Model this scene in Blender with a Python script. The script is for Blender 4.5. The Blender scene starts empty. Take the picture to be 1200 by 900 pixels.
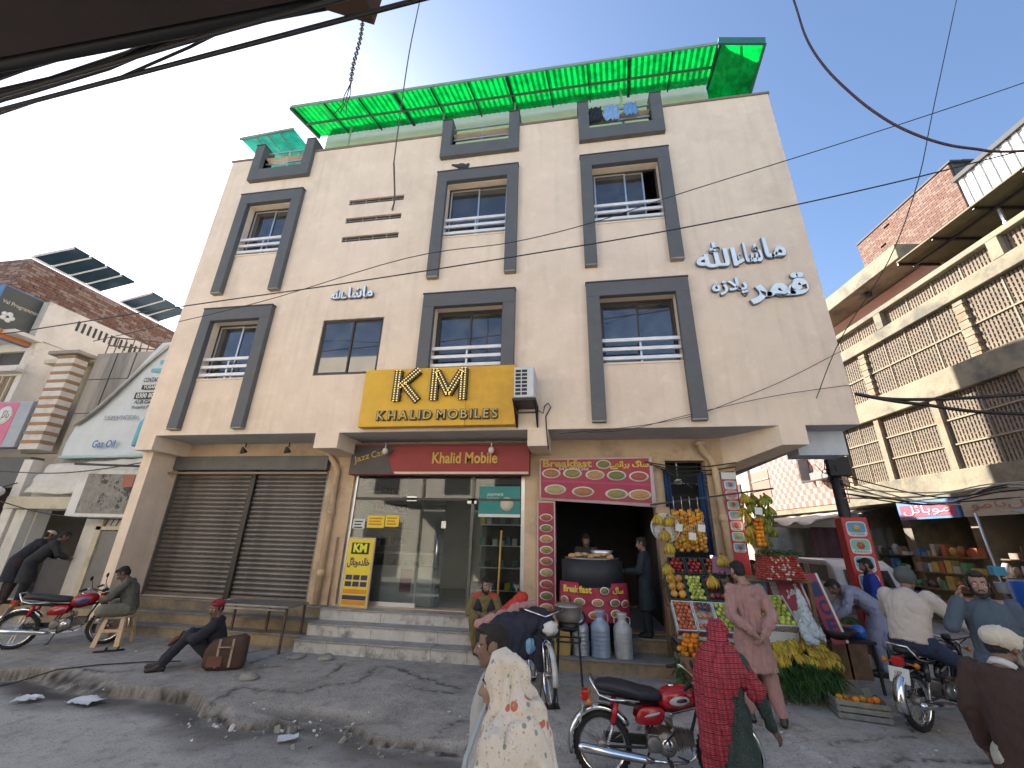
import bpy, bmesh, math, random
import numpy as np
from mathutils import Vector, Matrix, Euler, noise
R = math.radians
random.seed(7)
V = Vector
scene = bpy.context.scene
COL = scene.collection

# ------------------------------------------------------------------ camera
CAMH = 1.95
cam_d = bpy.data.cameras.new('camera'); cam = bpy.data.objects.new('camera', cam_d); COL.objects.link(cam)
_r = V((0.98775773, 0.15427772, 0.02308768)); _d = V((-0.03264589, 0.34916064, -0.93649404)); _f = V((-0.15254148, 0.92427552, 0.34992266))
cam.matrix_world = Matrix(((_r.x, -_d.x, -_f.x, 0), (_r.y, -_d.y, -_f.y, 0), (_r.z, -_d.z, -_f.z, CAMH), (0, 0, 0, 1)))
cam_d.sensor_width = 36; cam_d.lens = 36 * 485 / 1200; cam_d.clip_start = 0.05; cam_d.clip_end = 2000
scene.camera = cam

# ------------------------------------------------------------------ light
SUN = V((-5.8, 5.2, 5.3)).normalized()
sun_el = math.asin(SUN.z)
w = bpy.data.worlds.new('World'); scene.world = w; w.use_nodes = True
nt = w.node_tree; nt.nodes.clear()
sky = nt.nodes.new('ShaderNodeTexSky'); sky.sky_type = 'NISHITA'; sky.sun_disc = False
sky.sun_elevation = sun_el; sky.sun_rotation = math.atan2(SUN.x, SUN.y)
sky.air_density = 1.0; sky.dust_density = 1.3; sky.ozone_density = 3.0; sky.altitude = 200
bg = nt.nodes.new('ShaderNodeBackground'); bg.inputs[1].default_value = 0.08
wo = nt.nodes.new('ShaderNodeOutputWorld')
nt.links.new(sky.outputs[0], bg.inputs[0]); nt.links.new(bg.outputs[0], wo.inputs[0])
sl = bpy.data.lights.new('sun', 'SUN'); so = bpy.data.objects.new('sun', sl); COL.objects.link(so)
sl.energy = 5.0; sl.angle = R(0.6); sl.color = (1.0, 0.93, 0.82)
so.rotation_euler = SUN.to_track_quat('Z', 'Y').to_euler()
scene.view_settings.view_transform = 'Standard'; scene.view_settings.look = 'None'
scene.view_settings.exposure = 1.85; scene.view_settings.gamma = 1
scene.cycles.max_bounces = 6; scene.cycles.diffuse_bounces = 4; scene.cycles.glossy_bounces = 3
scene.cycles.transmission_bounces = 4; scene.cycles.transparent_max_bounces = 8

# ------------------------------------------------------------------ materials
MATS = {}
def srgb(h):
    h = h.lstrip('#'); c = [int(h[i:i+2], 16) / 255 for i in (0, 2, 4)]
    return tuple(x / 12.92 if x <= .04045 else ((x + .055) / 1.055) ** 2.4 for x in c)
def M(name, color, rough=.6, metal=0., var=.12, scale=4., bump=.0, bscale=30., spec=.5, emit=None, estr=1., streak=False, color2=None, mix=(.45, .6), alpha=None, trans=0.):
    """procedural material: base colour broken up by two noises, optional bump and second colour patches"""
    if name in MATS: return MATS[name]
    m = bpy.data.materials.new(name); m.use_nodes = True; MATS[name] = m
    if isinstance(color, str): color = srgb(color)
    if isinstance(color2, str): color2 = srgb(color2)
    n = m.node_tree.nodes; l = m.node_tree.links; b = n['Principled BSDF']
    b.inputs['Roughness'].default_value = rough; b.inputs['Metallic'].default_value = metal
    b.inputs['Specular IOR Level'].default_value = spec
    tc = n.new('ShaderNodeTexCoord'); mp = n.new('ShaderNodeMapping'); l.new(tc.outputs['Object'], mp.inputs[0])
    if streak: mp.inputs['Scale'].default_value = (1, 1, .12)
    nz = n.new('ShaderNodeTexNoise'); nz.inputs['Scale'].default_value = scale; nz.inputs['Detail'].default_value = 6; nz.inputs['Roughness'].default_value = .65
    l.new(mp.outputs[0], nz.inputs[0])
    rp = n.new('ShaderNodeValToRGB'); l.new(nz.outputs[0], rp.inputs[0])
    rp.color_ramp.elements[0].position = .28; rp.color_ramp.elements[1].position = .72
    lo = [max(0, c * (1 - var)) for c in color]; hi = [min(1, c * (1 + var)) for c in color]
    rp.color_ramp.elements[0].color = (*lo, 1); rp.color_ramp.elements[1].color = (*hi, 1)
    out = rp.outputs[0]
    if color2 is not None:
        n2 = n.new('ShaderNodeTexNoise'); n2.inputs['Scale'].default_value = scale * .6; n2.inputs['Detail'].default_value = 8; n2.inputs['Roughness'].default_value = .7
        mp2 = n.new('ShaderNodeMapping'); l.new(tc.outputs['Object'], mp2.inputs[0]); mp2.inputs['Location'].default_value = (7.3, 2.1, 4.4)
        if streak: mp2.inputs['Scale'].default_value = (1, 1, .1)
        l.new(mp2.outputs[0], n2.inputs[0])
        r2 = n.new('ShaderNodeValToRGB'); r2.color_ramp.elements[0].position = mix[0]; r2.color_ramp.elements[1].position = mix[1]
        l.new(n2.outputs[0], r2.inputs[0])
        mx = n.new('ShaderNodeMix'); mx.data_type = 'RGBA'; l.new(r2.outputs[0], mx.inputs[0]); l.new(out, mx.inputs[6]); mx.inputs[7].default_value = (*color2, 1)
        out = mx.outputs[2]
    l.new(out, b.inputs['Base Color'])
    if bump:
        nb = n.new('ShaderNodeTexNoise'); nb.inputs['Scale'].default_value = bscale; nb.inputs['Detail'].default_value = 8
        l.new(tc.outputs['Object'], nb.inputs[0])
        bp = n.new('ShaderNodeBump'); bp.inputs['Strength'].default_value = bump; bp.inputs['Distance'].default_value = .02
        l.new(nb.outputs[0], bp.inputs['Height']); l.new(bp.outputs[0], b.inputs['Normal'])
    if emit is not None:
        if isinstance(emit, str): emit = srgb(emit)
        b.inputs['Emission Color'].default_value = (*emit, 1); b.inputs['Emission Strength'].default_value = estr
    if trans: b.inputs['Transmission Weight'].default_value = trans
    if alpha is not None: b.inputs['Alpha'].default_value = alpha
    return m

def glassmat(name, tint, rough=.03, op=.45, refl=.1):
    """dirty window glass: part mirror, part see-through"""
    if name in MATS: return MATS[name]
    m = bpy.data.materials.new(name); m.use_nodes = True; MATS[name] = m
    n = m.node_tree.nodes; l = m.node_tree.links; n.clear()
    o = n.new('ShaderNodeOutputMaterial'); gl = n.new('ShaderNodeBsdfGlossy'); gl.inputs['Roughness'].default_value = rough
    tr = n.new('ShaderNodeBsdfTransparent'); tr.inputs[0].default_value = (*tint, 1)
    df = n.new('ShaderNodeBsdfDiffuse'); tc = n.new('ShaderNodeTexCoord'); nz = n.new('ShaderNodeTexNoise'); nz.inputs['Scale'].default_value = 3; nz.inputs['Detail'].default_value = 8
    l.new(tc.outputs['Object'], nz.inputs[0]); rp = n.new('ShaderNodeValToRGB'); rp.color_ramp.elements[0].position = .35; rp.color_ramp.elements[1].position = .8
    rp.color_ramp.elements[0].color = (.04, .045, .05, 1); rp.color_ramp.elements[1].color = (.2, .19, .17, 1)
    l.new(nz.outputs[0], rp.inputs[0]); l.new(rp.outputs[0], df.inputs[0])
    m1 = n.new('ShaderNodeMixShader'); m1.inputs[0].default_value = op; l.new(tr.outputs[0], m1.inputs[1]); l.new(df.outputs[0], m1.inputs[2])
    fr = n.new('ShaderNodeFresnel'); fr.inputs[0].default_value = 1.7
    ad = n.new('ShaderNodeMath'); ad.operation = 'ADD'; ad.inputs[1].default_value = refl; l.new(fr.outputs[0], ad.inputs[0])
    m2 = n.new('ShaderNodeMixShader'); l.new(ad.outputs[0], m2.inputs[0]); l.new(m1.outputs[0], m2.inputs[1]); l.new(gl.outputs[0], m2.inputs[2])
    l.new(m2.outputs[0], o.inputs[0])
    return m

def nodes_of(m): return m.node_tree.nodes, m.node_tree.links, m.node_tree.nodes['Principled BSDF']

def patmat(name, base, cells, rough=.8, fold=0):
    """cloth with printed pattern. cells: list of (kind, scale, threshold, colour)"""
    if name in MATS: return MATS[name]
    m = M(name, base, rough, var=.08, scale=6, bump=.15, bscale=200)
    n, l, b = nodes_of(m)
    src = b.inputs['Base Color'].links[0].from_socket
    tc = n.new('ShaderNodeTexCoord')
    for kind, sc, th, colr in cells:
        if isinstance(colr, str): colr = srgb(colr)
        if kind == 'spot':
            t = n.new('ShaderNodeTexVoronoi'); t.inputs['Scale'].default_value = sc; l.new(tc.outputs['Object'], t.inputs[0]); f = t.outputs['Distance']; op = 'LESS_THAN'
        elif kind == 'vine':
            t = n.new('ShaderNodeTexNoise'); t.inputs['Scale'].default_value = sc; t.inputs['Detail'].default_value = 1; l.new(tc.outputs['Object'], t.inputs[0])
            s = n.new('ShaderNodeMath'); s.operation = 'SUBTRACT'; s.inputs[1].default_value = .5; l.new(t.outputs[0], s.inputs[0])
            a = n.new('ShaderNodeMath'); a.operation = 'ABSOLUTE'; l.new(s.outputs[0], a.inputs[0]); f = a.outputs[0]; op = 'LESS_THAN'
        else:
            t = n.new('ShaderNodeTexWave'); t.inputs['Scale'].default_value = sc; t.bands_direction = kind; t.inputs['Distortion'].default_value = 1.2; l.new(tc.outputs['Object'], t.inputs[0]); f = t.outputs[0]; op = 'LESS_THAN'
        c = n.new('ShaderNodeMath'); c.operation = op; c.inputs[1].default_value = th; l.new(f, c.inputs[0])
        mx = n.new('ShaderNodeMix'); mx.data_type = 'RGBA'; l.new(c.outputs[0], mx.inputs[0]); l.new(src, mx.inputs[6]); mx.inputs[7].default_value = (*colr, 1); src = mx.outputs[2]
    l.new(src, b.inputs['Base Color'])
    return m

# ------------------------------------------------------------------ objects
def ob(name, data, parent=None):
    o = bpy.data.objects.new(name, data); COL.objects.link(o)
    if parent is not None: o.parent = parent
    return o
def tag(o, label=None, cat=None, group=None, kind=None):
    if label: o['label'] = label
    if cat: o['category'] = cat
    if group: o['group'] = group
    if kind: o['kind'] = kind
    return o
def thing(name, label, cat, loc=(0, 0, 0), rz=0., group=None, rot=None):
    o = bpy.data.objects.new(name, None); COL.objects.link(o); o.empty_display_size = .1
    o.location = loc; o.rotation_euler = rot if rot else (0, 0, rz)
    return tag(o, label, cat, group)
def copy_tree(o, loc=None, rz=None, label=None, parent=None):
    c = o.copy(); COL.objects.link(c)
    if parent is not None: c.parent = parent
    if loc is not None: c.location = loc
    if rz is not None: c.rotation_euler = (0, 0, rz)
    if label: c['label'] = label
    for ch in list(o.children): copy_tree(ch, parent=c)
    return c

class MB:
    """mesh collector"""
    def __init__(s): s.v = []; s.f = []; s.m = []; s.sm = []
    def add(s, vs, fs, mi=0, smooth=False):
        b = len(s.v); s.v += [tuple(v) for v in vs]; s.f += [tuple(i + b for i in f) for f in fs]; s.m += [mi] * len(fs); s.sm += [smooth] * len(fs); return s
    def box(s, x0, x1, y0, y1, z0, z1, mi=0, jit=0.):
        if x0 > x1: x0, x1 = x1, x0
        if y0 > y1: y0, y1 = y1, y0
        if z0 > z1: z0, z1 = z1, z0
        vs = [(x, y, z) for z in (z0, z1) for y in (y0, y1) for x in (x0, x1)]
        if jit: vs = [tuple(c + random.uniform(-jit, jit) for c in v) for v in vs]
        return s.add(vs, [(0, 2, 3, 1), (4, 5, 7, 6), (0, 1, 5, 4), (2, 6, 7, 3), (0, 4, 6, 2), (1, 3, 7, 5)], mi)
    def rbox(s, c, size, rot=(0, 0, 0), mi=0, taper=1.):
        m = Euler(rot).to_matrix(); a, b, d = [k / 2 for k in size]
        vs = []
        for z in (-d, d):
            t = taper if z > 0 else 1
            for y in (-b, b):
                for x in (-a, a): vs.append(V(c) + m @ V((x * t, y * t, z)))
        return s.add(vs, [(0, 2, 3, 1), (4, 5, 7, 6), (0, 1, 5, 4), (2, 6, 7, 3), (0, 4, 6, 2), (1, 3, 7, 5)], mi)
    def bar(s, p0, p1, w, h=None, up=(0, 0, 1), mi=0):
        h = h or w; p0 = V(p0); p1 = V(p1); d = (p1 - p0).normalized(); u = V(up)
        if abs(d.dot(u)) > .98: u = V((1, 0, 0))
        a = d.cross(u).normalized() * (w / 2); b = a.cross(d).normalized() * (h / 2)
        vs = [p + sa * a + sb * b for p in (p0, p1) for sa, sb in ((-1, -1), (1, -1), (1, 1), (-1, 1))]
        return s.add(vs, [(0, 1, 2, 3), (7, 6, 5, 4), (0, 4, 5, 1), (1, 5, 6, 2), (2, 6, 7, 3), (3, 7, 4, 0)], mi)
    def tube(s, pts, r, n=8, mi=0, caps=True, smooth=True, ell=1.):
        pts = [V(p) for p in pts]; k = len(pts); rs = r if isinstance(r, (list, tuple)) else [r] * k
        vs = []; prev = None
        for i, p in enumerate(pts):
            d = (pts[min(i + 1, k - 1)] - pts[max(i - 1, 0)]).normalized()
            if prev is None:
                a = d.cross(V((0, 0, 1)))
                if a.length < .05: a = d.cross(V((0, 1, 0)))
            else:
                a = prev - d * prev.dot(d)
            a.normalize(); prev = a; b = d.cross(a)
            for j in range(n):
                t = 2 * math.pi * j / n; vs.append(p + (a * math.cos(t) + b * math.sin(t) * ell) * rs[i])
        fs = [(i * n + j, i * n + (j + 1) % n, (i + 1) * n + (j + 1) % n, (i + 1) * n + j) for i in range(k - 1) for j in range(n)]
        if caps: fs += [tuple(range(n - 1, -1, -1)), tuple((k - 1) * n + j for j in range(n))]
        return s.add(vs, fs, mi, smooth)
    def sph(s, c, r, n=10, m=7, mi=0, rot=None, zmin=-1.):
        r = (r, r, r) if not isinstance(r, (tuple, list)) else r; mt = Euler(rot).to_matrix() if rot else None
        vs = []
        for i in range(m + 1):
            ph = -math.pi / 2 + math.pi * i / m; sz = max(math.sin(ph), zmin)
            for j in range(n):
                t = 2 * math.pi * j / n; q = V((math.cos(ph) * math.cos(t) * r[0], math.cos(ph) * math.sin(t) * r[1], sz * r[2]))
                if mt: q = mt @ q
                vs.append(V(c) + q)
        fs = [(i * n + j, i * n + (j + 1) % n, (i + 1) * n + (j + 1) % n, (i + 1) * n + j) for i in range(m) for j in range(n)]
        return s.add(vs, fs, mi, True)
    def cap(s, p0, p1, r0, r1, n=10, mi=0):
        """tapered limb with round ends, closed"""
        p0 = V(p0); p1 = V(p1); d = (p1 - p0); L = d.length
        if L < 1e-5: return s.sph(p0, r0, n, 6, mi)
        d.normalize(); pts = []; rs = []
        for a in (-90, -60, -30): pts.append(p0 + d * r0 * math.sin(R(a))); rs.append(max(r0 * math.cos(R(a)), r0 * .02))
        for t in (0, .5, 1): pts.append(p0.lerp(p1, t)); rs.append(r0 + (r1 - r0) * t)
        for a in (30, 60, 90): pts.append(p1 + d * r1 * math.sin(R(a))); rs.append(max(r1 * math.cos(R(a)), r1 * .02))
        # fixed frame so that ends do not flip
        a = d.cross(V((0, 0, 1)))
        if a.length < .05: a = d.cross(V((0, 1, 0)))
        a.normalize(); b = d.cross(a); vs = []
        for p, r_ in zip(pts, rs):
            for j in range(n):
                t = 2 * math.pi * j / n; vs.append(p + (a * math.cos(t) + b * math.sin(t)) * r_)
        k = len(pts); fs = [(i * n + j, i * n + (j + 1) % n, (i + 1) * n + (j + 1) % n, (i + 1) * n + j) for i in range(k - 1) for j in range(n)]
        fs += [tuple(range(n - 1, -1, -1)), tuple((k - 1) * n + j for j in range(n))]
        return s.add(vs, fs, mi, True)
    def lathe(s, c, prof, n=20, mi=0, smooth=True, axis='Z', rot=None):
        vs = []; mt = Euler(rot).to_matrix() if rot else None
        for r_, z in prof:
            for j in range(n):
                t = 2 * math.pi * j / n
                q = V((r_ * math.cos(t), r_ * math.sin(t), z)) if axis == 'Z' else V((r_ * math.cos(t), z, r_ * math.sin(t)))
                if mt: q = mt @ q
                vs.append(V(c) + q)
        k = len(prof); fs = [(i * n + j, i * n + (j + 1) % n, (i + 1) * n + (j + 1) % n, (i + 1) * n + j) for i in range(k - 1) for j in range(n)]
        return s.add(vs, fs, mi, smooth)
    def loft(s, rings, n=16, mi=0, caps=True, smooth=True, pw=2.):
        """rings: (centre, half-width vector a, half-height vector b) superellipse sections"""
        vs = []
        for c, a, b in rings:
            c = V(c); a = V(a); b = V(b)
            for j in range(n):
                t = 2 * math.pi * j / n; ct = math.cos(t); st = math.sin(t)
                x = math.copysign(abs(ct) ** (2 / pw), ct); y = math.copysign(abs(st) ** (2 / pw), st); vs.append(c + a * x + b * y)
        k = len(rings); fs = [(i * n + j, i * n + (j + 1) % n, (i + 1) * n + (j + 1) % n, (i + 1) * n + j) for i in range(k - 1) for j in range(n)]
        if caps: fs += [tuple(range(n - 1, -1, -1)), tuple((k - 1) * n + j for j in range(n))]
        return s.add(vs, fs, mi, smooth)
    def prism(s, poly, a, b, mi=0):
        """poly list of 3d points, extruded by vector from a to b offset"""
        k = len(poly); vs = [V(p) + V(a) for p in poly] + [V(p) + V(b) for p in poly]
        fs = [tuple(range(k - 1, -1, -1)), tuple(range(k, 2 * k))] + [(i, (i + 1) % k, (i + 1) % k + k, i + k) for i in range(k)]
        return s.add(vs, fs, mi)
    def quad(s, a, b, c, d, mi=0): return s.add([a, b, c, d], [(0, 1, 2, 3)], mi)
    def mesh(s, name, mats):
        me = bpy.data.meshes.new(name); me.from_pydata(s.v, [], s.f)
        for m in (mats if isinstance(mats, (list, tuple)) else [mats]): me.materials.append(m)
        me.polygons.foreach_set('material_index', s.m); me.polygons.foreach_set('use_smooth', s.sm); me.update(); return me
    def build(s, name, mats, parent=None, bevel=0.):
        me = s.mesh(name, mats); o = ob(name, me, parent)
        if bevel:
            b = o.modifiers.new('bevel', 'BEVEL'); b.width = bevel; b.segments = 2; b.limit_method = 'ANGLE'; b.angle_limit = R(40)
        return o

def text_obj(name, body, size, ext, mat, origin, xdir=(1, 0, 0), zdir=(0, 0, 1), parent=None, align='CENTER', width=None, bold=0., height=None, bevel=0.):
    cu = bpy.data.curves.new(name, 'FONT'); cu.body = body; cu.size = size; cu.extrude = ext; cu.align_x = align; cu.align_y = 'CENTER'; cu.offset = bold; cu.resolution_u = 3; cu.bevel_depth = bevel
    t = bpy.data.objects.new(name, cu); COL.objects.link(t)
    dg = bpy.context.evaluated_depsgraph_get(); me = bpy.data.meshes.new_from_object(t.evaluated_get(dg)); bpy.data.objects.remove(t); bpy.data.curves.remove(cu)
    co = np.zeros(len(me.vertices) * 3); me.vertices.foreach_get('co', co); co = co.reshape(-1, 3)
    if len(co) == 0: return None
    w_ = co[:, 0].max() - co[:, 0].min(); h_ = co[:, 1].max() - co[:, 1].min()
    if width: co[:, 0] = (co[:, 0] - (co[:, 0].max() + co[:, 0].min()) / 2) * width / w_
    if height: co[:, 1] = (co[:, 1] - (co[:, 1].max() + co[:, 1].min()) / 2) * height / h_
    x = V(xdir).normalized(); z = V(zdir).normalized(); y = x.cross(z)  # y points into the wall
    mt = np.array([list(x), list(z), list(-y)])
    co = co @ mt + np.array(origin); me.vertices.foreach_set('co', co.astype(np.float32).ravel()); me.name = name
    me.materials.clear(); me.materials.append(mat); me.update()
    return ob(name, me, parent)

def wall(mb, x0, x1, z0, z1, y, th, holes, mi=0, mr=None, ax='x'):
    """wall in the XZ plane at y (front) to y+th with rectangular holes; ax='y' swaps x and y"""
    mr = mi if mr is None else mr
    P = (lambda a, b, c: (a, b, c)) if ax == 'x' else (lambda a, b, c: (b, a, c))
    xs = sorted({x0, x1, *[h[0] for h in holes], *[h[1] for h in holes]}); zs = sorted({z0, z1, *[h[2] for h in holes], *[h[3] for h in holes]})
    xs = [v for v in xs if x0 <= v <= x1]; zs = [v for v in zs if z0 <= v <= z1]
    ins = lambda a, b: any(h[0] < a < h[1] and h[2] < b < h[3] for h in holes)
    for i in range(len(xs) - 1):
        for j in range(len(zs) - 1):
            a, b, c, d = xs[i], xs[i + 1], zs[j], zs[j + 1]
            if ins((a + b) / 2, (c + d) / 2): continue
            mb.quad(P(a, y, c), P(b, y, c), P(b, y, d), P(a, y, d), mi)
            mb.quad(P(b, y + th, c), P(a, y + th, c), P(a, y + th, d), P(b, y + th, d), mi)
    for hx0, hx1, hz0, hz1 in holes:
        cz0 = max(hz0, z0); cz1 = min(hz1, z1)
        mb.quad(P(hx0, y, cz0), P(hx0, y + th, cz0), P(hx0, y + th, cz1), P(hx0, y, cz1), mr)
        mb.quad(P(hx1, y + th, cz0), P(hx1, y, cz0), P(hx1, y, cz1), P(hx1, y + th, cz1), mr)
        if hz0 > z0: mb.quad(P(hx0, y, hz0), P(hx1, y, hz0), P(hx1, y + th, hz0), P(hx0, y + th, hz0), mr)
        if hz1 < z1: mb.quad(P(hx0, y + th, hz1), P(hx1, y + th, hz1), P(hx1, y, hz1), P(hx0, y, hz1), mr)
    mb.quad(P(x0, y + th, z0), P(x0, y, z0), P(x0, y, z1), P(x0, y + th, z1), mi); mb.quad(P(x1, y, z0), P(x1, y + th, z0), P(x1, y + th, z1), P(x1, y, z1), mi)
    mb.quad(P(x0, y, z1), P(x1, y, z1), P(x1, y + th, z1), P(x0, y + th, z1), mi); mb.quad(P(x0, y + th, z0), P(x1, y + th, z0), P(x1, y, z0), P(x0, y, z0), mi)
    return mb

# ------------------------------------------------------------------ shared materials
cream = M('cream_plaster', (.73, .6, .475), .85, var=.07, scale=1.6, bump=.3, bscale=14, color2=(.63, .505, .39), mix=(.5, .75), streak=False)
def add_streaks(m, colr=(.3, .25, .19), amt=.15):
    n, l, b = nodes_of(m); src = b.inputs['Base Color'].links[0].from_socket; tc = n.new('ShaderNodeTexCoord'); mp = n.new('ShaderNodeMapping'); mp.inputs['Scale'].default_value = (5, 5, .35); l.new(tc.outputs['Object'], mp.inputs[0])
    nz = n.new('ShaderNodeTexNoise'); nz.inputs['Scale'].default_value = 1.3; nz.inputs['Detail'].default_value = 7; l.new(mp.outputs[0], nz.inputs[0]); n2 = n.new('ShaderNodeTexNoise'); n2.inputs['Scale'].default_value = .5; l.new(tc.outputs['Object'], n2.inputs[0])
    r = n.new('ShaderNodeValToRGB'); r.color_ramp.elements[0].position = .52; r.color_ramp.elements[1].position = .75; r.color_ramp.elements[1].color = (amt * 2, amt * 2, amt * 2, 1); l.new(nz.outputs[0], r.inputs[0]); mu = n.new('ShaderNodeMath'); mu.operation = 'MULTIPLY'; l.new(r.outputs[0], mu.inputs[0]); l.new(n2.outputs[0], mu.inputs[1])
    mx = n.new('ShaderNodeMix'); mx.data_type = 'RGBA'; l.new(mu.outputs[0], mx.inputs[0]); l.new(src, mx.inputs[6]); mx.inputs[7].default_value = (*colr, 1); src = mx.outputs[2]
    v = n.new('ShaderNodeTexNoise'); v.inputs['Scale'].default_value = 3.2; v.inputs['Detail'].default_value = 3; l.new(tc.outputs['Object'], v.inputs[0]); r2 = n.new('ShaderNodeValToRGB'); r2.color_ramp.elements[0].position = .6; r2.color_ramp.elements[1].position = .72; r2.color_ramp.elements[1].color = (.35, .35, .35, 1); l.new(v.outputs[0], r2.inputs[0])
    m3 = n.new('ShaderNodeMix'); m3.data_type = 'RGBA'; l.new(r2.outputs[0], m3.inputs[0]); l.new(src, m3.inputs[6]); m3.inputs[7].default_value = (.78, .7, .6, 1); l.new(m3.outputs[2], b.inputs['Base Color'])
add_streaks(cream)
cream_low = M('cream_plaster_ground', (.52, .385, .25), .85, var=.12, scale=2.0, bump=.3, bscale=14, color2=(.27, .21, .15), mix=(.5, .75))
grey_trim = M('slate_trim_paint', (.1, .105, .11), .7, var=.12, scale=3, bump=.15, bscale=30, color2=(.12, .13, .14), mix=(.6, .75))
soffit_m = M('soffit_paint', (.45, .46, .47), .9, var=.1, scale=1.5, color2=(.33, .32, .3), mix=(.5, .8))
alu = M('brushed_aluminium', (.62, .64, .66), .35, .8, var=.08)
chrome = M('chrome', (.72, .72, .72), .16, 1., var=.05)
black_m = M('black_metal', (.018, .018, .02), .5, .2, var=.2)
dark_frame = M('dark_window_frame', (.055, .05, .045), .5, .3, var=.15)
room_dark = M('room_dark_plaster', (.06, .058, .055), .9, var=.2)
concrete = M('worn_concrete', (.27, .255, .225), .9, var=.2, scale=2, bump=.5, bscale=12, color2=(.15, .14, .12), mix=(.5, .72))
white_paint = M('white_paint', (.62, .62, .6), .7, var=.1, scale=2, bump=.2, color2=(.38, .36, .32), mix=(.55, .75))
rubber = M('tyre_rubber', (.018, .018, .018), .85, var=.3, scale=20, bump=.2, bscale=60)
glass = glassmat('window_glass', (.35, .38, .4))
glass_b = glassmat('window_glass_blue', (.3, .36, .45), rough=.06, op=.35)
steel = M('dull_steel', (.3, .29, .28), .45, .8, var=.2, scale=8)
# ================================================================== GROUND
KERB = [(-30, 6.1), (-8.4, 5.84), (-7.97, 6.03), (-7.48, 5.85), (-7.0, 5.62), (-6.43, 5.6), (-5.9, 5.72), (-4.95, 5.68), (-4.47, 5.31), (-4.01, 5.11), (-3.72, 5.15), (-3.2, 5.5), (-2.6, 5.38), (-2.3, 5.15), (-1.61, 5.0), (-1.33, 4.95), (-.74, 5.01), (.09, 5.06), (1, 5.0), (2.5, 4.9), (4, 4.8), (8, 4.6), (30, 4.5)]
CRACKS = [[(-4.34, 5.99), (-3.69, 6.04), (-3.52, 6.36), (-3.18, 6.56), (-3.19, 6.88), (-3.3, 7.35), (-3.03, 7.37), (-2.56, 7.08), (-2.13, 6.81), (-1.7, 6.62)],
          [(-2.32, 6.47), (-1.75, 6.44)], [(-3.72, 6.62), (-3.83, 7.36)], [(-5.09, 6.62), (-4.78, 6.93)], [(-5.27, 6.85), (-5.23, 7.48)], [(-7.6, 6.2), (-6.8, 6.1), (-6.1, 6.6), (-5.6, 7.9)],
          [(-1.7, 5.0), (-1.5, 5.6), (-.9, 6.0)], [(.6, 5.9), (1.2, 6.5), (.9, 7.2)], [(2.4, 5.3), (3.1, 5.8), (4.2, 5.9), (5.2, 6.6)], [(2.6, 6.0), (3.6, 6.3), (4.0, 7.2)], [(-4.47, 5.3), (-4.6, 6.0), (-4.34, 6.0)]]
def kerb_y(x):
    xs = [p[0] for p in KERB]; ys = [p[1] for p in KERB]; return np.interp(x, xs, ys)
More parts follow.
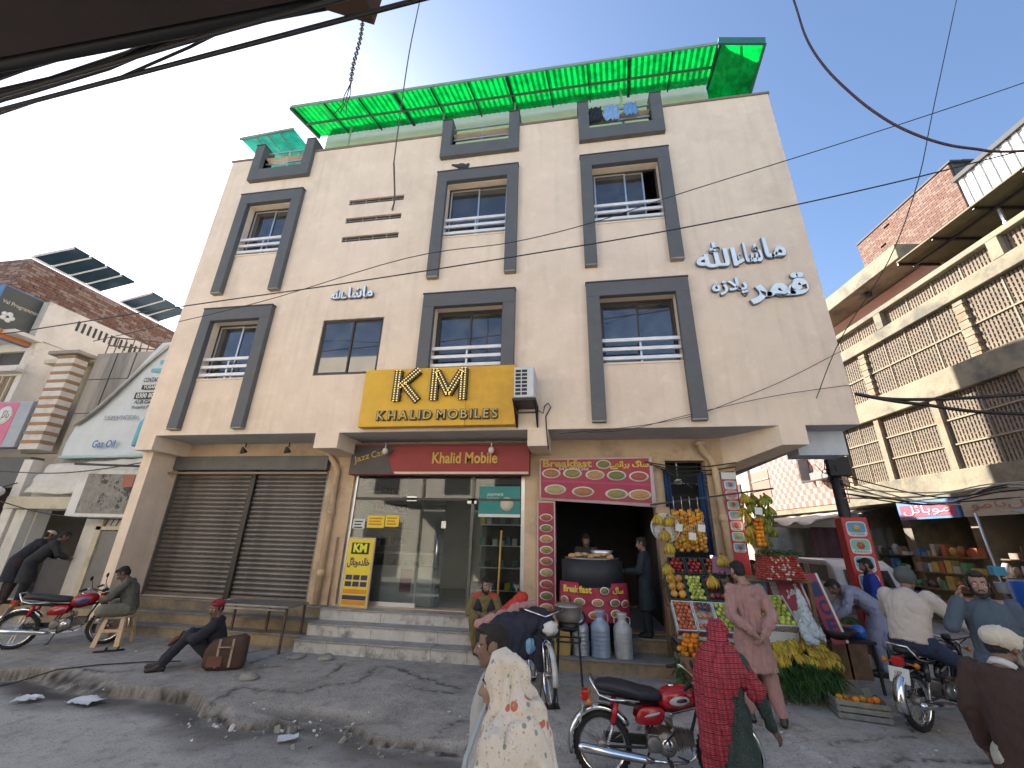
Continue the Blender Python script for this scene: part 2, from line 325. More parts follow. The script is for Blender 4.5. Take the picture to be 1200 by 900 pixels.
def pavement():
    x0, x1, y0, y1, st = -9.6, 6.2, 4.7, 7.9, .025
    nx = int((x1 - x0) / st) + 1; ny = int((y1 - y0) / st) + 1
    X, Y = np.meshgrid(x0 + np.arange(nx) * st, y0 + np.arange(ny) * st)
    nz = np.zeros_like(X); nz2 = np.zeros_like(X)
    for j in range(ny):
        for i in range(nx):
            nz[j, i] = noise.noise(V((X[j, i] * 1.3, Y[j, i] * 1.3, 0))); nz2[j, i] = noise.noise(V((X[j, i] * 9, Y[j, i] * 9, 3)))
    ky = kerb_y(X) + nz2 * .012 + np.vectorize(lambda a: noise.noise(V((a * 5, 0, 3))) * .06)(X)
    wd = np.interp(X, [-30, -8, -7.2, -6.6, -6.2, -4.6, -4.3, -3.9, -2.4, -2.1, .3, 2.0, 30], [.03, .03, .5, .5, .03, .03, .3, .04, .03, .03, .9, 1.5, 1.8])
    t = np.clip((Y - ky) / wd, 0, 1); t = t * t * (3 - 2 * t)
    Z = -.155 + .155 * t + nz * .006 * t + nz2 * .002
    # collapsed corner of the slab with rubble
    Z -= np.interp(X, [-4.6, -3.9, -.5, 1], [0, .06, .06, 0]) * np.clip(1 - (Y - ky) / 1.3, 0, 1) ** 1.5 * (t > .4)
    rag = np.vectorize(lambda a, b: noise.noise(V((a * 16, b * 16, 7))))(X, Y); Z += rag * .014 * (t > .03) * (t < .985)
    dirt = np.clip(1.1 - np.abs(t - .4) * 1.6, 0, 1) * (wd < .6) * np.clip(.75 + nz2, 0, 1) + .55 * np.clip(1 - np.abs(Y - ky + .12) / .32, 0, 1) * (.6 + .8 * nz)
    hole = np.exp(-(((X + 3.1) / .75) ** 2 + ((Y - 5.55) / .16) ** 2) ** 2); Z -= hole * .09 * (t > .2)
    for c in CRACKS:
        for (ax, ay), (bx, by) in zip(c[:-1], c[1:]):
            dx, dy = bx - ax, by - ay; L = dx * dx + dy * dy
            u = np.clip(((X - ax) * dx + (Y - ay) * dy) / L, 0, 1); d = np.hypot(X - ax - u * dx + nz2 * .09, Y - ay - u * dy + nz2 * .09)
            Z -= .018 * np.exp(-(d / .02) ** 2) * (t > .5); dirt = np.maximum(dirt, .95 * np.exp(-(d / .035) ** 2) * (nz2 > -.5)); dirt = np.maximum(dirt, .3 * np.exp(-(d / .12) ** 2))
    edge = np.minimum.reduce([(X - x0), (x1 - X), (y1 - Y)]) ; Z = np.where(edge < st * .5, np.minimum(Z, 0) * 0 - .0 + np.where(t > .5, 0, Z), Z)
    vs = np.stack([X, Y, Z], -1).reshape(-1, 3).tolist()
    fs = [(j * nx + i, j * nx + i + 1, (j + 1) * nx + i + 1, (j + 1) * nx + i) for j in range(ny - 1) for i in range(nx - 1)]
    me = bpy.data.meshes.new('pavement'); me.from_pydata(vs, [], fs)
    a_ = me.attributes.new('dirt', 'FLOAT', 'POINT'); a_.data.foreach_set('value', np.clip(np.maximum(dirt, hole * .6), 0, 1).astype(np.float32).ravel())
    me.materials.append(pave_m); gy, gx = np.gradient(Z, st); sl_ = (np.hypot(gx, gy) < .35)[:-1, :-1].ravel(); me.polygons.foreach_set('use_smooth', sl_.tolist()); me.update()
    o = ob('pavement', me); tag(o, kind='structure'); return o
asph = M('dusty_asphalt', (.46, .45, .43), .85, var=.12, scale=1.6, bump=.8, bscale=90, color2=(.34, .335, .32), mix=(.5, .75))
pave_m = M('pavement_concrete', (.37, .35, .32), .88, var=.18, scale=2.2, bump=.9, bscale=40, color2=(.2, .19, .17), mix=(.5, .72))
def add_dirt(m):
    n, l, b = nodes_of(m); src = b.inputs['Base Color'].links[0].from_socket
    at = n.new('ShaderNodeAttribute'); at.attribute_name = 'dirt'
    mx = n.new('ShaderNodeMix'); mx.data_type = 'RGBA'; l.new(at.outputs['Fac'], mx.inputs[0]); l.new(src, mx.inputs[6]); mx.inputs[7].default_value = (.05, .043, .036, 1); l.new(mx.outputs[2], b.inputs['Base Color'])
def add_speckle(m):
    n, l, b = nodes_of(m); src = b.inputs['Base Color'].links[0].from_socket; tc = n.new('ShaderNodeTexCoord')
    for sc, lo, hi, c, f in ((55, .55, .68, (.42, .41, .38), .55), (38, .58, .7, (.07, .065, .06), .6), (7, .52, .75, (.12, .11, .1), .5), (4, .55, .7, (.42, .4, .36), .45)):
        v = n.new('ShaderNodeTexNoise'); v.inputs['Scale'].default_value = sc; v.inputs['Detail'].default_value = 4; mp = n.new('ShaderNodeMapping'); mp.inputs['Location'].default_value = (sc, c[0] * 50, 0); l.new(tc.outputs['Object'], mp.inputs[0]); l.new(mp.outputs[0], v.inputs[0])
        r = n.new('ShaderNodeValToRGB'); r.color_ramp.elements[0].position = lo; r.color_ramp.elements[1].position = hi; r.color_ramp.elements[1].color = (f, f, f, 1); l.new(v.outputs[0], r.inputs[0])
        mx = n.new('ShaderNodeMix'); mx.data_type = 'RGBA'; l.new(r.outputs[0], mx.inputs[0]); l.new(src, mx.inputs[6]); mx.inputs[7].default_value = (*c, 1); src = mx.outputs[2]
    l.new(src, b.inputs['Base Color'])
add_speckle(pave_m); add_speckle(asph); add_dirt(pave_m); add_dirt(asph)
def ground():
    mb = MB(); S = 400
    mb.quad((-S, -S, -.16), (S, -S, -.16), (S, S, -.16), (-S, S, -.16)); tag(mb.build('ground', asph), kind='structure')
    mb = MB(); xs = np.concatenate([np.linspace(-40, -11, 30), np.linspace(-10.9, 7, 240), np.linspace(7.5, 40, 30)]); ys = np.linspace(-1.2, 6.4, 100)
    vs = [(x, y, -.125 + .012 * noise.noise(V((x * .7, y * .7, 5))) - .03 * max(0, (y - 5.0))) for y in ys for x in xs]
    k = len(xs); mb.add(vs, [(j * k + i, j * k + i + 1, (j + 1) * k + i + 1, (j + 1) * k + i) for j in range(len(ys) - 1) for i in range(k - 1)], 0, True)
    ro = mb.build('road', asph); at_ = ro.data.attributes.new('dirt', 'FLOAT', 'POINT'); at_.data.foreach_set('value', [float(np.clip(1.15 - abs(v[1] - kerb_y(v[0]) + .15) / .42 + .5 * noise.noise(V((v[0] * 2.2, v[1] * 4, 1))), 0, 1) * .75) * (1 if v[0] < 1 else .4) + max(0, .35 * noise.noise(V((v[0] * .8, v[1] * 1.5, 9)))) for v in vs]); tag(ro, kind='structure')
    pavement()
    mb = MB(); mb.box(-40, -9.6, 5.9, 9.0, -.3, .004); mb.box(-9.6, 6.2, 7.9, 9.0, -.3, .0)
    o = mb.build('pavement_strip', pave_m); tag(o, kind='structure')
    mb = MB(); mb.box(6.2, 14, 4.9, 70, -.3, .002); mb.box(3.2, 6.2, 9.0, 70, -.3, -.002); tag(mb.build('side_street', pave_m), kind='structure')
    mb = MB(); mb.box(-40, 40, -3.2, -1.2, -.3, .05); tag(mb.build('opposite_pavement', pave_m), kind='structure')
    # loose slabs, rubble, litter
    for i, (x, y, sz, lab) in enumerate([(-4.74, 6.3, .26, 'broken grey concrete lump beside the long crack in the pavement'), (-4.25, 7.5, .24, 'loose concrete slab lump at the foot of the marble steps'), (-4.78, 7.45, .3, 'flat broken slab piece between the table leg and the steps')]):
        b = bmesh.new(); bmesh.ops.create_icosphere(b, subdivisions=2, radius=sz / 2)
        for v in b.verts:
            q = v.co * 5 + V((i * 9, 0, 0)); v.co *= 1 + .5 * noise.noise(q) + .16 * noise.noise(q * 4); v.co.z = max(min(v.co.z * (.5 if i < 2 else .25), sz * .2), -sz * .12)
        me = bpy.data.meshes.new('stone'); b.to_mesh(me); b.free(); me.materials.append(concrete); o = ob('stone', me); o.location = (x, y, sz * .1); tag(o, lab, 'stone', 'broken stones on the pavement')
    rb = MB()
    for i in range(130):
        x = random.uniform(-4.6, -1.6); y = 5.25 + random.gauss(0, .16); s_ = random.uniform(.01, .035) * (1 if random.random() < .85 else 1.8)
        rb.rbox((x, y, -.13 + s_ * .3), (s_ * 1.4, s_, s_ * .6), (random.random(), random.random(), random.random() * 6), 0 if random.random() < .7 else 1)
    for i in range(160):
        x = random.uniform(-8, 5); y = random.uniform(5.0, 7.5); s_ = random.uniform(.006, .018)
        rb.rbox((x, y, .006), (s_ * 1.6, s_, s_ * .5), (0, 0, random.random() * 6), 0 if random.random() < .6 else 1)
    tag(rb.build('rubble', [concrete, white_paint]), 'small pale rubble scattered along the broken kerb', 'rubble', kind='stuff')
    paper = M('litter_paper', (.62, .66, .7), .7, var=.05)
    for (x, y, a, lab, sz) in [(-7.0, 5.3, .3, 'crumpled white paper sheet at the left end of the kerb', .26), (-6.25, 5.42, -.2, 'large square white paper lying in front of the kerb', .36), (-3.15, 5.02, .6, 'crumpled pale plastic scrap in the gutter below the hole', .2)]:
        m = MB(); k = 6; vs = [((i / k - .5) * sz, (j / k - .5) * sz * .7, .02 + .035 * noise.noise(V((i * .9, j * .9, x)))+.02*abs(i-j)/k) for j in range(k + 1) for i in range(k + 1)]
        m.add(vs, [(j * (k + 1) + i, j * (k + 1) + i + 1, (j + 1) * (k + 1) + i + 1, (j + 1) * (k + 1) + i) for j in range(k) for i in range(k)], 0, True)
        o = m.build('paper_sheet', paper); o.location = (x, y, -.115); o.rotation_euler = (0, 0, a); tag(o, lab, 'paper')
    m = MB(); m.tube([(-6.3, 6.75, .02), (-6.8, 6.6, .015), (-7.3, 6.3, .015), (-7.6, 6.0, .01), (-7.7, 5.6, -.05), (-8.0, 5.35, -.1), (-8.6, 5.0, -.11)], .009, 5)
    tag(m.build('ground_cable', black_m), 'thin dark cable trailing across the pavement by the stool', 'cable')
ground()

# ================================================================== MAIN BUILDING
YF, YW = 7.8, 8.75
bld = thing('plaza_building', 'tall cream plastered three storey building with grey window surrounds and a green roof canopy', 'building', (0, YF, 0))
def rel(o):  # parent with the building's origin
    o.parent = bld; o.matrix_parent_inverse = Matrix.Translation((0, -YF, 0)); return o
def part(mb, name, mats, bevel=0.): return rel(mb.build(name, mats, None, bevel))
def sub(mb, name, mats, parent): o = mb.build(name, mats); o.parent = parent; return o   # parent at origin in local mesh coordinates

XW = [(-9.05, -7.17), (-3.35, -1.25), (.28, 2.35)]
LEG = .27
def inner(c): return (XW[c][0] + LEG, XW[c][1] - LEG)
holes = []
for c in range(3):
    a, b = inner(c)
    holes += [(a, b, 8.78, 10.42), (a, b, 5.28, 6.78)]
    holes.append((a, b, 11.72, 12.22))
holes.append((-5.82, -4.3, 5.26, 6.66))
for z in (10.1, 9.5, 8.9): holes.append((-5.78, -4.25, z, z + .17))
mb = MB(); wall(mb, -9.86, 4.84, 3.95, 12.22, YF, .25, holes)
part(mb, 'front_wall', cream)
mb = MB(); wall(mb, YF + .25, 17.8, 3.95, 12.22, 4.59, .25, [(9.5, 11, 8.8, 10.4), (12.5, 14, 8.8, 10.4), (9.5, 11, 5.3, 6.8), (12.5, 14, 5.3, 6.8)], ax='y'); wall(mb, YF + .25, 17.8, 0, 12.22, -9.86, .25, [], ax='y')
mb.box(-9.6, 4.59, 17.55, 17.8, 0, 12.22); part(mb, 'side_wall', cream)
mb = MB(); mb.box(-9.6, 4.59, YF + .25, 17.55, 11.05, 11.2); mb.box(-9.6, 4.59, YF + .25, 17.55, 7.75, 7.85); mb.box(-9.6, 4.59, YF + .26, 17.55, 3.96, 4.1)
mb.box(-9.6, 4.59, 10.4, 10.5, 4.1, 11.05); part(mb, 'floor_slab', room_dark)
mb = MB(); mb.box(-9.88, 4.86, YF - .03, YF + .28, 12.22, 12.27)
for c in range(3): pass
# coping runs between the raised rail frames
xs = [-9.89] + [v for c in XW for v in c] + [4.87]
for i in range(0, len(xs), 2): mb = MB(); mb.box(xs[i], xs[i + 1], YF - .03, YF + .28, 12.223, 12.28); part(mb, 'parapet_coping', M('coping', (.2, .17, .14), .9, var=.2))
mb = MB(); mb.box(-9.85, 4.83, YF + .004, YW + .32, 3.942, 3.949); mb.box(2.78, 4.83, YW + .32, 17.7, 3.942, 3.949); part(mb, 'soffit', soffit_m)
# soffit face overlaps the wall foot: keep the beams proud
for (a, b, y1) in [(-9.855, -9.4, YW), (-5.46, -4.92, YW), (-.96, -.56, YW)]:
    mb = MB(); mb.box(a, b, YF - .004, y1, 3.62, 3.955); part(mb, 'cantilever_beam', cream, .01)
mb = MB(); mb.prism([(3.54, YF - .004, 3.6), (3.96, YF - .004, 3.6), (3.96, YF - .004, 3.957), (3.54, YF - .004, 3.957)], (0, 0, 0), (0, 0, 0)) if False else None
mb = MB(); mb.add([(3.54, YF - .004, 3.6), (3.97, YF - .004, 3.6), (3.97, YF - .004, 3.957), (3.54, YF - .004, 3.957), (2.6, YW + .3, 3.3), (3.05, YW + .5, 3.3), (3.05, YW + .5, 3.957), (2.6, YW + .3, 3.957)], [(0, 1, 2, 3), (7, 6, 5, 4), (0, 4, 5, 1), (1, 5, 6, 2), (3, 2, 6, 7), (0, 3, 7, 4)])
part(mb, 'cantilever_beam', [cream])
mb = MB(); mb.box(3.99, 4.8, 8.25, 8.7, 3.5, 3.94); part(mb, 'cantilever_beam', M('pale_paint', (.5, .54, .6), .8))

# window surrounds and windows
wind_i = 0
def window(x0, x1, z0, z1, y=YF + .17, split=.5, rails=True, low=False, openr=False, gm=glass):
    mb = MB(); t = .045; e = .004
    mb.box(x0 + e, x1 - e, y, y + .06, z1 - t, z1 - e); mb.box(x0 + e, x1 - e, y, y + .06, z0 + e, z0 + t); mb.box(x0 + e, x0 + t, y, y + .06, z0 + t, z1 - t); mb.box(x1 - t, x1 - e, y, y + .06, z0 + t, z1 - t)
    f = part(mb, 'window', dark_frame)
    xm = x0 + (x1 - x0) * split
    for k, (a, b, yy) in enumerate([(x0 + t, xm + .03, y + .012), (xm - .03, (x1 - t) if not openr else xm + .45, y + .035)]):
        m = MB(); s = .035
        m.box(a, b, yy, yy + .02, z1 - t - s, z1 - t); m.box(a, b, yy, yy + .02, z0 + t, z0 + t + s); m.box(a, a + s, yy, yy + .02, z0 + t + s, z1 - t - s); m.box(b - s, b, yy, yy + .02, z0 + t + s, z1 - t - s)
        sub(m, 'sash', alu if low is False and gm is glass_b else dark_frame, f)
        m = MB(); m.box(a + s, b - s, yy + .008, yy + .012, z0 + t + s, z1 - t - s); sub(m, 'pane', gm, f)
    m = MB(); k = 24; W_ = (x1 - x0) * .42; vs = []
    for zz in (z0 + .05, z1 - .05):
        for i in range(k + 1): vs.append((x0 + .1 + W_ * i / k, y + .16 + .025 * math.sin(i * 1.7 + x0), zz))
    m.add(vs, [(i, i + 1, i + k + 2, i + k + 1) for i in range(k)], 0, True)
    sub(m, 'curtain', M('curtain_grey', (.24, .25, .28), .9, var=.15) if gm is glass_b else M('curtain_dark', (.12, .11, .1), .9, var=.3), f)
    return f
for c in range(3):
    X0, X1 = XW[c]; a, b = inner(c)
    for (zt, zb, g0, g1) in [(10.76, 7.6, 8.78, 10.42), (7.1, 4.08, 5.28, 6.78)]:
        mb = MB(); mb.box(X0, X1, YF - .13, YF - .001, zt - .33, zt); mb.box(X0, a, YF - .13, YF - .001, zb, zt - .33); mb.box(b, X1, YF - .13, YF - .001, zb, zt - .33)
        s = part(mb, 'window_surround', grey_trim, .008)
        m = MB(); m.box(X0 - .012, X1 + .012, YF - .14, YF - .002, zt, zt + .03); sub(m, 'capping', M('dark_edge', (.04, .045, .05), .8), s)
        m = MB(); m.box(X0 + .002, a - .002, YF - .128, YF - .002, zb - .035, zb - .002); m.box(b + .002, X1 - .002, YF - .128, YF - .002, zb - .035, zb - .002); sub(m, 'leg_foot', concrete, s)
        window(a, b, g0, g1, gm=glass_b if zt > 9 else (glass_b if c == 0 else glass), openr=(c == 2 and zt > 9))
        m = MB(); m.box(a - .02, b + .02, YF - .02, YF + .17, g0 - .04, g0 + .001); part(m, 'window_sill', cream)
        rl = MB(); 
        for k in range(3 if zt > 9 or c != 1 else 3): pass
        r0 = thing('window_railing', None, None); r0.parent = bld; r0.matrix_parent_inverse = Matrix.Translation((0, -YF, 0))
        for k, zz in enumerate((.1, .3, .5)):
            m = MB(); m.box(a + .003, b - .003, YF - .01, YF + .04, g0 + zz - .037, g0 + zz + .037); o = m.build('rail', M('rail_white', (.7, .71, .72), .4, .1), r0, .006)
        m = MB(); xm = (a + b) / 2; m.box(xm - .02, xm + .02, YF + .041, YF + .06, g0 + .01, g0 + .56); m.build('rail_post', alu, r0)
    # parapet frame
    mb = MB(); mb.box(X0, X1, YF - .13, YF - .001, 11.3, 11.68); mb.box(X0, a, YF - .13, YF + .26, 11.68, 12.62); mb.box(b, X1, YF - .13, YF + .26, 11.68, 12.62)
    s = part(mb, 'parapet_frame', grey_trim, .008)
    m = MB(); m.box(X0 - .012, a + .005, YF - .14, YF + .27, 12.62, 12.65); m.box(b - .005, X1 + .012, YF - .14, YF + .27, 12.62, 12.65); sub(m, 'capping', M('dark_edge', (.04, .045, .05)), s)
    r0 = thing('parapet_railing', None, None); r0.parent = bld; r0.matrix_parent_inverse = Matrix.Translation((0, -YF, 0))
    for zz in (11.86, 12.06, 12.26, 12.46):
        m = MB(); m.box(a + .003, b - .003, YF + .05, YF + .09, zz - .02, zz + .02); m.build('rail', alu, r0)
    m = MB(); m.box((a + b) / 2 - .02, (a + b) / 2 + .02, YF + .091, YF + .11, 11.7, 12.5); m.build('rail_post', alu, r0)
window(-5.82, -4.3, 5.26, 6.66, y=YF + .03, low=True)
for z in (10.1, 9.5, 8.9):
    m = MB(); m.box(-5.775, -4.255, YF + .045, YF + .05, z + .004, z + .166)
    v = part(m, 'vent_shade_plate', M('vent_dark', (.03, .028, .026), .9))  # dark plate stands in for the shade inside the opening
    m = MB(); m.box(-5.775, -4.255, YF + .03, YF + .04, z + .075, z + .09); [m.box(-5.7 + k * .37, -5.68 + k * .37, YF + .032, YF + .038, z + .006, z + .164) for k in range(4)]; sub(m, 'vent_grille', concrete, v)

# penthouse wall behind the parapet
pent = M('pale_green_plaster', (.5, .56, .42), .85, var=.06)
mb = MB(); wall(mb, -7.85, 3.95, 11.2, 14.4, 8.85, .2, [(-2.6, -1.7, 11.5, 12.75), (.6, 1.4, 11.5, 12.75)]); mb.box(-7.85, 3.95, 9.06, 14, 13.85, 14.0); wall(mb, 9.05, 14, 11.2, 13.85, 3.75, .2, [], ax='y'); mb.box(-7.85, -7.65, 9.05, 14, 11.2, 13.85)
part(mb, 'penthouse_wall', pent)
for (a, b) in ((-2.6, -1.7), (.6, 1.4)):
    m = MB(); m.box(a + .01, b - .01, 8.9, 8.95, 11.5, 12.74); m.box(a + .4, a + .44, 8.86, 8.9, 11.5, 12.74); part(m, 'penthouse_window', dark_frame)

# ---- ground floor
GH = [(-9.6, -5.6, .62, 3.5), (-4.97, -1.12, .62, 3.3), (-.5, 1.46, .42, 3.5), (1.72, 2.48, .42, 3.5)]
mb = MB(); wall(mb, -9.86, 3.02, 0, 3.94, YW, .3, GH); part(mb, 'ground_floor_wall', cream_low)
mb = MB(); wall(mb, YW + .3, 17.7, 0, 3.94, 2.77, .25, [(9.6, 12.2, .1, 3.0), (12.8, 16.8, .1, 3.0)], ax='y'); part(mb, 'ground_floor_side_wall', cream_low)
mb = MB()
for x in (-9.6, -5.3, -.8, 1.59): mb.box(x - .05, x + .05, YW + .3, 12.6, 0.0, 3.9)
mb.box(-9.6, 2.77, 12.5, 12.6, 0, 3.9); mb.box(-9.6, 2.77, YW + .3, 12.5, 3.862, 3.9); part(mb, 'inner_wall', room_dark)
white_in = M('shop_white_wall', (.62, .62, .6), .8, var=.05)
mb = MB(); mb.box(-5.24, -5.2, YW + .31, 12.4, .61, 3.85); mb.box(-.9, -.86, YW + .31, 12.4, .61, 3.85); mb.box(-5.2, -.9, 12.36, 12.4, .61, 3.85); mb.box(-5.2, -.9, YW + .31, 12.36, 3.81, 3.85); part(mb, 'shop_lining', white_in)
tile = M('shop_floor_tile', (.5, .5, .5), .25, var=.1)
mb = MB(); mb.box(-9.54, -.86, YW + .01, 12.5, .5, .605); mb.box(-.74, 2.76, YW + .01, 12.5, .3, .405); part(mb, 'shop_floor', tile)

# roller shutters: box, guide rails, slats
shut_m = M('shutter_steel', (.18, .165, .15), .45, .55, var=.22, scale=1.5, bump=.2, color2=(.08, .07, .06), mix=(.5, .75), streak=True)
sh = thing('roller_shutter', 'wide closed pair of brown grey roller shutters on the left shop', None); del sh['label']; rel(sh)
m = MB(); m.box(-9.6, -5.6, YW - .14, YW + .28, 3.3, 3.62); m.build('shutter_box', M('shutter_box_steel', (.1, .105, .1), .6, .3, var=.2), sh, .01)
for (a, b) in ((-9.56, -7.56), (-7.44, -5.64)):
    prof = [(0, 0), (.012, .015), (.03, .03), (.035, .05), (.03, .07), (.012, .085), (0, .095)]
    base = None
    for k in range(27):
        z = .68 + k * .0975
        if base is None:
            m = MB(); vs = []
            for x in (0, b - a): vs += [(x, -p[0], p[1]) for p in prof]
            n_ = len(prof); m.add(vs, [(i, n_ + i, n_ + i + 1, i + 1) for i in range(n_ - 1)], 0, True); base = m.mesh('slat', shut_m)
        o = ob('slat', base, sh); o.location = (a, YW + .1 + random.uniform(-.003, .003), z)
    m = MB(); m.box(a, b, YW + .05, YW + .11, .605, .68); m.build('bottom_bar', shut_m, sh)
m = MB(); m.box(-7.56, -7.44, YW + .0, YW + .1, .605, 3.3); m.build('centre_guide', M('guide_dark', (.05, .045, .04), .5, .5), sh)
for x in (-9.6, -5.64): m = MB(); m.box(x + .003, x + .037, YW + .0, YW + .12, .605, 3.3); m.build('side_guide', shut_m, sh)

# steps: yellowish plinth steps, marble steps, brown shop steps
step_y = M('plinth_paint', (.31, .235, .135), .85, var=.25, scale=3, bump=.4, color2=(.15, .13, .1), mix=(.45, .65))
marble = M('marble_step', (.5, .49, .46), .45, var=.16, scale=4, color2=(.17, .16, .14), mix=(.5, .66))
tread = M('step_tread_concrete', (.21, .2, .185), .8, var=.25, scale=4, bump=.3, color2=(.12, .11, .1), mix=(.5, .7))
def stairs(name, x0, x1, ys, zs, mr, mt_, yend):
    o = thing(name, None, None); rel(o)
    for i, (y, z) in enumerate(zip(ys, zs)):
        if mr is marble:
            zb = zs[i - 1] if i else -.05; n_ = 7; rr_ = random.Random(i)
            for k_ in range(n_):
                a_ = x0 + (x1 - x0) * k_ / n_; b_ = x0 + (x1 - x0) * (k_ + 1) / n_ - .006; dy = rr_.uniform(0, .006); ye = (ys[i + 1] if i + 1 < len(ys) else yend)
                m = MB(); m.box(a_, b_, y + dy, ye, zb, z - .03, 0); m.build('riser_tile', mr, o); m = MB(); m.box(a_, b_, y - .025 + dy, ye + .02 * (i + 1 < len(ys)), z - .03, z - rr_.uniform(0, .003), 0); m.build('tread_tile', mt_, o, .005)
            continue
        m = MB(); zb = zs[i - 1] if i else -.05; m.box(x0, x1, y, (ys[i + 1] if i + 1 < len(ys) else yend), zb, z - .03, 0); m.build('riser', mr, o)
        m = MB(); m.box(x0 - .004, x1 + .004, y - .025, yend if i + 1 == len(ys) else ys[i + 1] + .02, z - .03, z, 0); m.build('tread', mt_, o, .006)
stairs('plinth_step', -9.86, -5.08, (8.05, 8.32, 8.6), (.2, .4, .6), step_y, tread, YW)
stairs('plinth_step', -5.06, -.66, (7.75, 8.08, 8.42), (.2, .4, .6), marble, M('marble_tread', (.3, .3, .29), .5, var=.2, scale=5, color2=(.16, .155, .145), mix=(.5, .7)), YW)
stairs('plinth_step', -.64, 1.66, (7.75, 8.38), (.2, .41), step_y, tread, YW)

# mobile shop front: aluminium frame, glass panes, open door
sf = thing('shop_front', None, None); rel(sf)
y = YW + .06
def fbar(x0, x1, z0, z1, n='frame_bar', mt_=alu, y0=y, y1=y + .06): m = MB(); m.box(x0, x1, y0, y1, z0, z1); return m.build(n, mt_, sf)
fbar(-4.965, -1.125, 3.2, 3.295); fbar(-4.965, -4.9, .62, 3.195); fbar(-1.2, -1.125, .62, 3.195)
fbar(-4.895, -3.3, .62, .7); fbar(-2.2, -1.205, .62, .7); fbar(-2.26, -2.2, .62, 3.195, mt_=M('door_jamb', (.12, .12, .12), .4, .5)); fbar(-4.895, -1.205, 2.68, 2.73, mt_=dark_frame)
for (a, b, c, d, n) in [(-4.89, -3.35, .7, 2.675, 'glass_pane'), (-4.89, -1.21, 2.735, 3.19, 'transom_pane'), (-2.195, -1.21, .7, 2.675, 'glass_pane'), (-3.33, -2.82, .64, 2.67, 'glass_door')]:
    m = MB(); m.box(a, b, y + .025, y + .033, c, d); m.build(n, glassmat('shop_glass', (.75, .8, .8), op=.06, refl=.0), sf)
m = MB(); m.tube([(-2.92, y - .05, 1.3), (-2.92, y - .05, 2.0)], .016, 8); [m.bar((-2.92, y - .05, z), (-2.92, y + .03, z), .015) for z in (1.34, 1.96)]; m.build('door_handle', chrome, sf)
for (x, z, w_, h_) in [(-3.7, 2.66, .22, .1), (-2.35, 2.62, .2, .1), (-2.88, 2.12, .1, .14)]: m = MB(); m.box(x, x + w_, y + .0, y + .02, z, z + h_); m.build('glass_clamp', alu, sf)
# stickers on the glass
yel = M('yellow_paper', (.72, .55, .03), .6, var=.06); whp = M('white_paper', (.6, .62, .6), .7, var=.05); tealp = M('teal_vinyl', (.01, .2, .19), .5, var=.1); blkp = M('black_print', (.02, .02, .02), .6)
for (a, b, c, d, mm) in [(-4.55, -4.16, 2.1, 2.35, yel), (-4.14, -3.83, 2.13, 2.36, yel), (-4.88, -4.6, 2.08, 2.28, whp)]:
    m = MB(); m.box(a, b, y + .01, y + .018, c, d); s = m.build('glass_notice', mm, sf)
    for k in range(3): m = MB(); m.box(a + .04, b - .05 - .03 * (k % 2), y + .006, y + .0095, d - .07 - k * .06, d - .045 - k * .06); m.build('print_line', blkp if mm is whp else M('orange_print', (.5, .15, .01)), s)
m = MB(); m.box(-2.1, -1.22, y + .008, y + .018, 2.42, 2.98); s = m.build('teal_notice', tealp, sf)
m = MB(); m.lathe((-1.5, y + .006, 2.62), [(0, 0), (.14, .0), (.14, -.003), (0, -.003)], 20, axis='Y'); m.build('print_disc', M('print_cream', (.55, .5, .38)), s)
m = MB(); m.box(-2.1, -1.22, y + .004, y + .0075, 2.36, 2.42); m.build('print_strip', whp, s)
text_obj('print_word', 'payment', .1, .001, whp, (-1.75, y + .003, 2.82), parent=s)
text_obj('print_word', 'SERVICE', .07, .001, whp, (-1.8, y + .003, 2.72), parent=s)
# counter inside and shelves
def inside(name, lab, cat, mb, mats): o = mb.build(name, mats); tag(o, lab, cat); return o
m = MB(); m.box(-4.3, -4.22, 9.0, 9.1, .605, 1.5)
cn = thing('shop_counter', 'white fronted glass display counter inside the phone shop', 'counter', (-3.6, 9.6, .6))
m = MB(); m.box(-1.0, .5, -.45, -.2, 0, .75); m.build('counter_front', M('counter_laminate', (.75, .75, .75), .4), cn)
m = MB(); m.box(-1.0, .5, -.46, .1, .99, 1.02); m.build('counter_top', alu, cn); m = MB(); m.box(-1.0, .5, -.445, -.437, .76, .985); m.build('display_pane', glassmat('shop_glass', (.75, .8, .8)), cn)
m = MB(); m.box(-.2, .05, -.462, -.455, .25, .7); m.build('counter_poster', M('magenta_print', (.3, .02, .12)), cn)
for k in range(10): m = MB(); z = .78; x = -.95 + k * .14; m.box(x, x + .1, -.4, -.3, .76, .83 + .05 * random.random()); m.build('phone_box', [yel, whp, tealp, blkp][k % 4], cn)
sh2 = thing('wall_shelf', 'dark shelving packed with phone boxes on the left inner wall of the phone shop', 'shelf', (-4.9, 9.4, .6))
for k in range(4): m = MB(); m.box(-.3, .0 + .25, 0, 2.4, 1.1 + k * .4, 1.13 + k * .4); m.build('shelf_board', alu, sh2)
for k in range(48):
    m = MB(); yy = .05 + (k % 12) * .19; zz = 1.13 + (k // 12) * .4; h_ = random.uniform(.1, .24); m.box(-.25, .1, yy, yy + random.uniform(.08, .15), zz, zz + h_); m.build('phone_box', [yel, whp, tealp, blkp, M('red_print', (.4, .03, .03)), M('blue_print', (.03, .1, .35))][random.randrange(6)], sh2)
s3 = thing('glass_shelf', 'tiered glass shelf unit behind the right pane of the phone shop', 'shelf', (-1.7, 9.1, .6))
for k in range(5): m = MB(); m.box(-.45, .45, 0, .35, .35 + k * .42, .37 + k * .42); m.build('shelf_board', alu, s3)
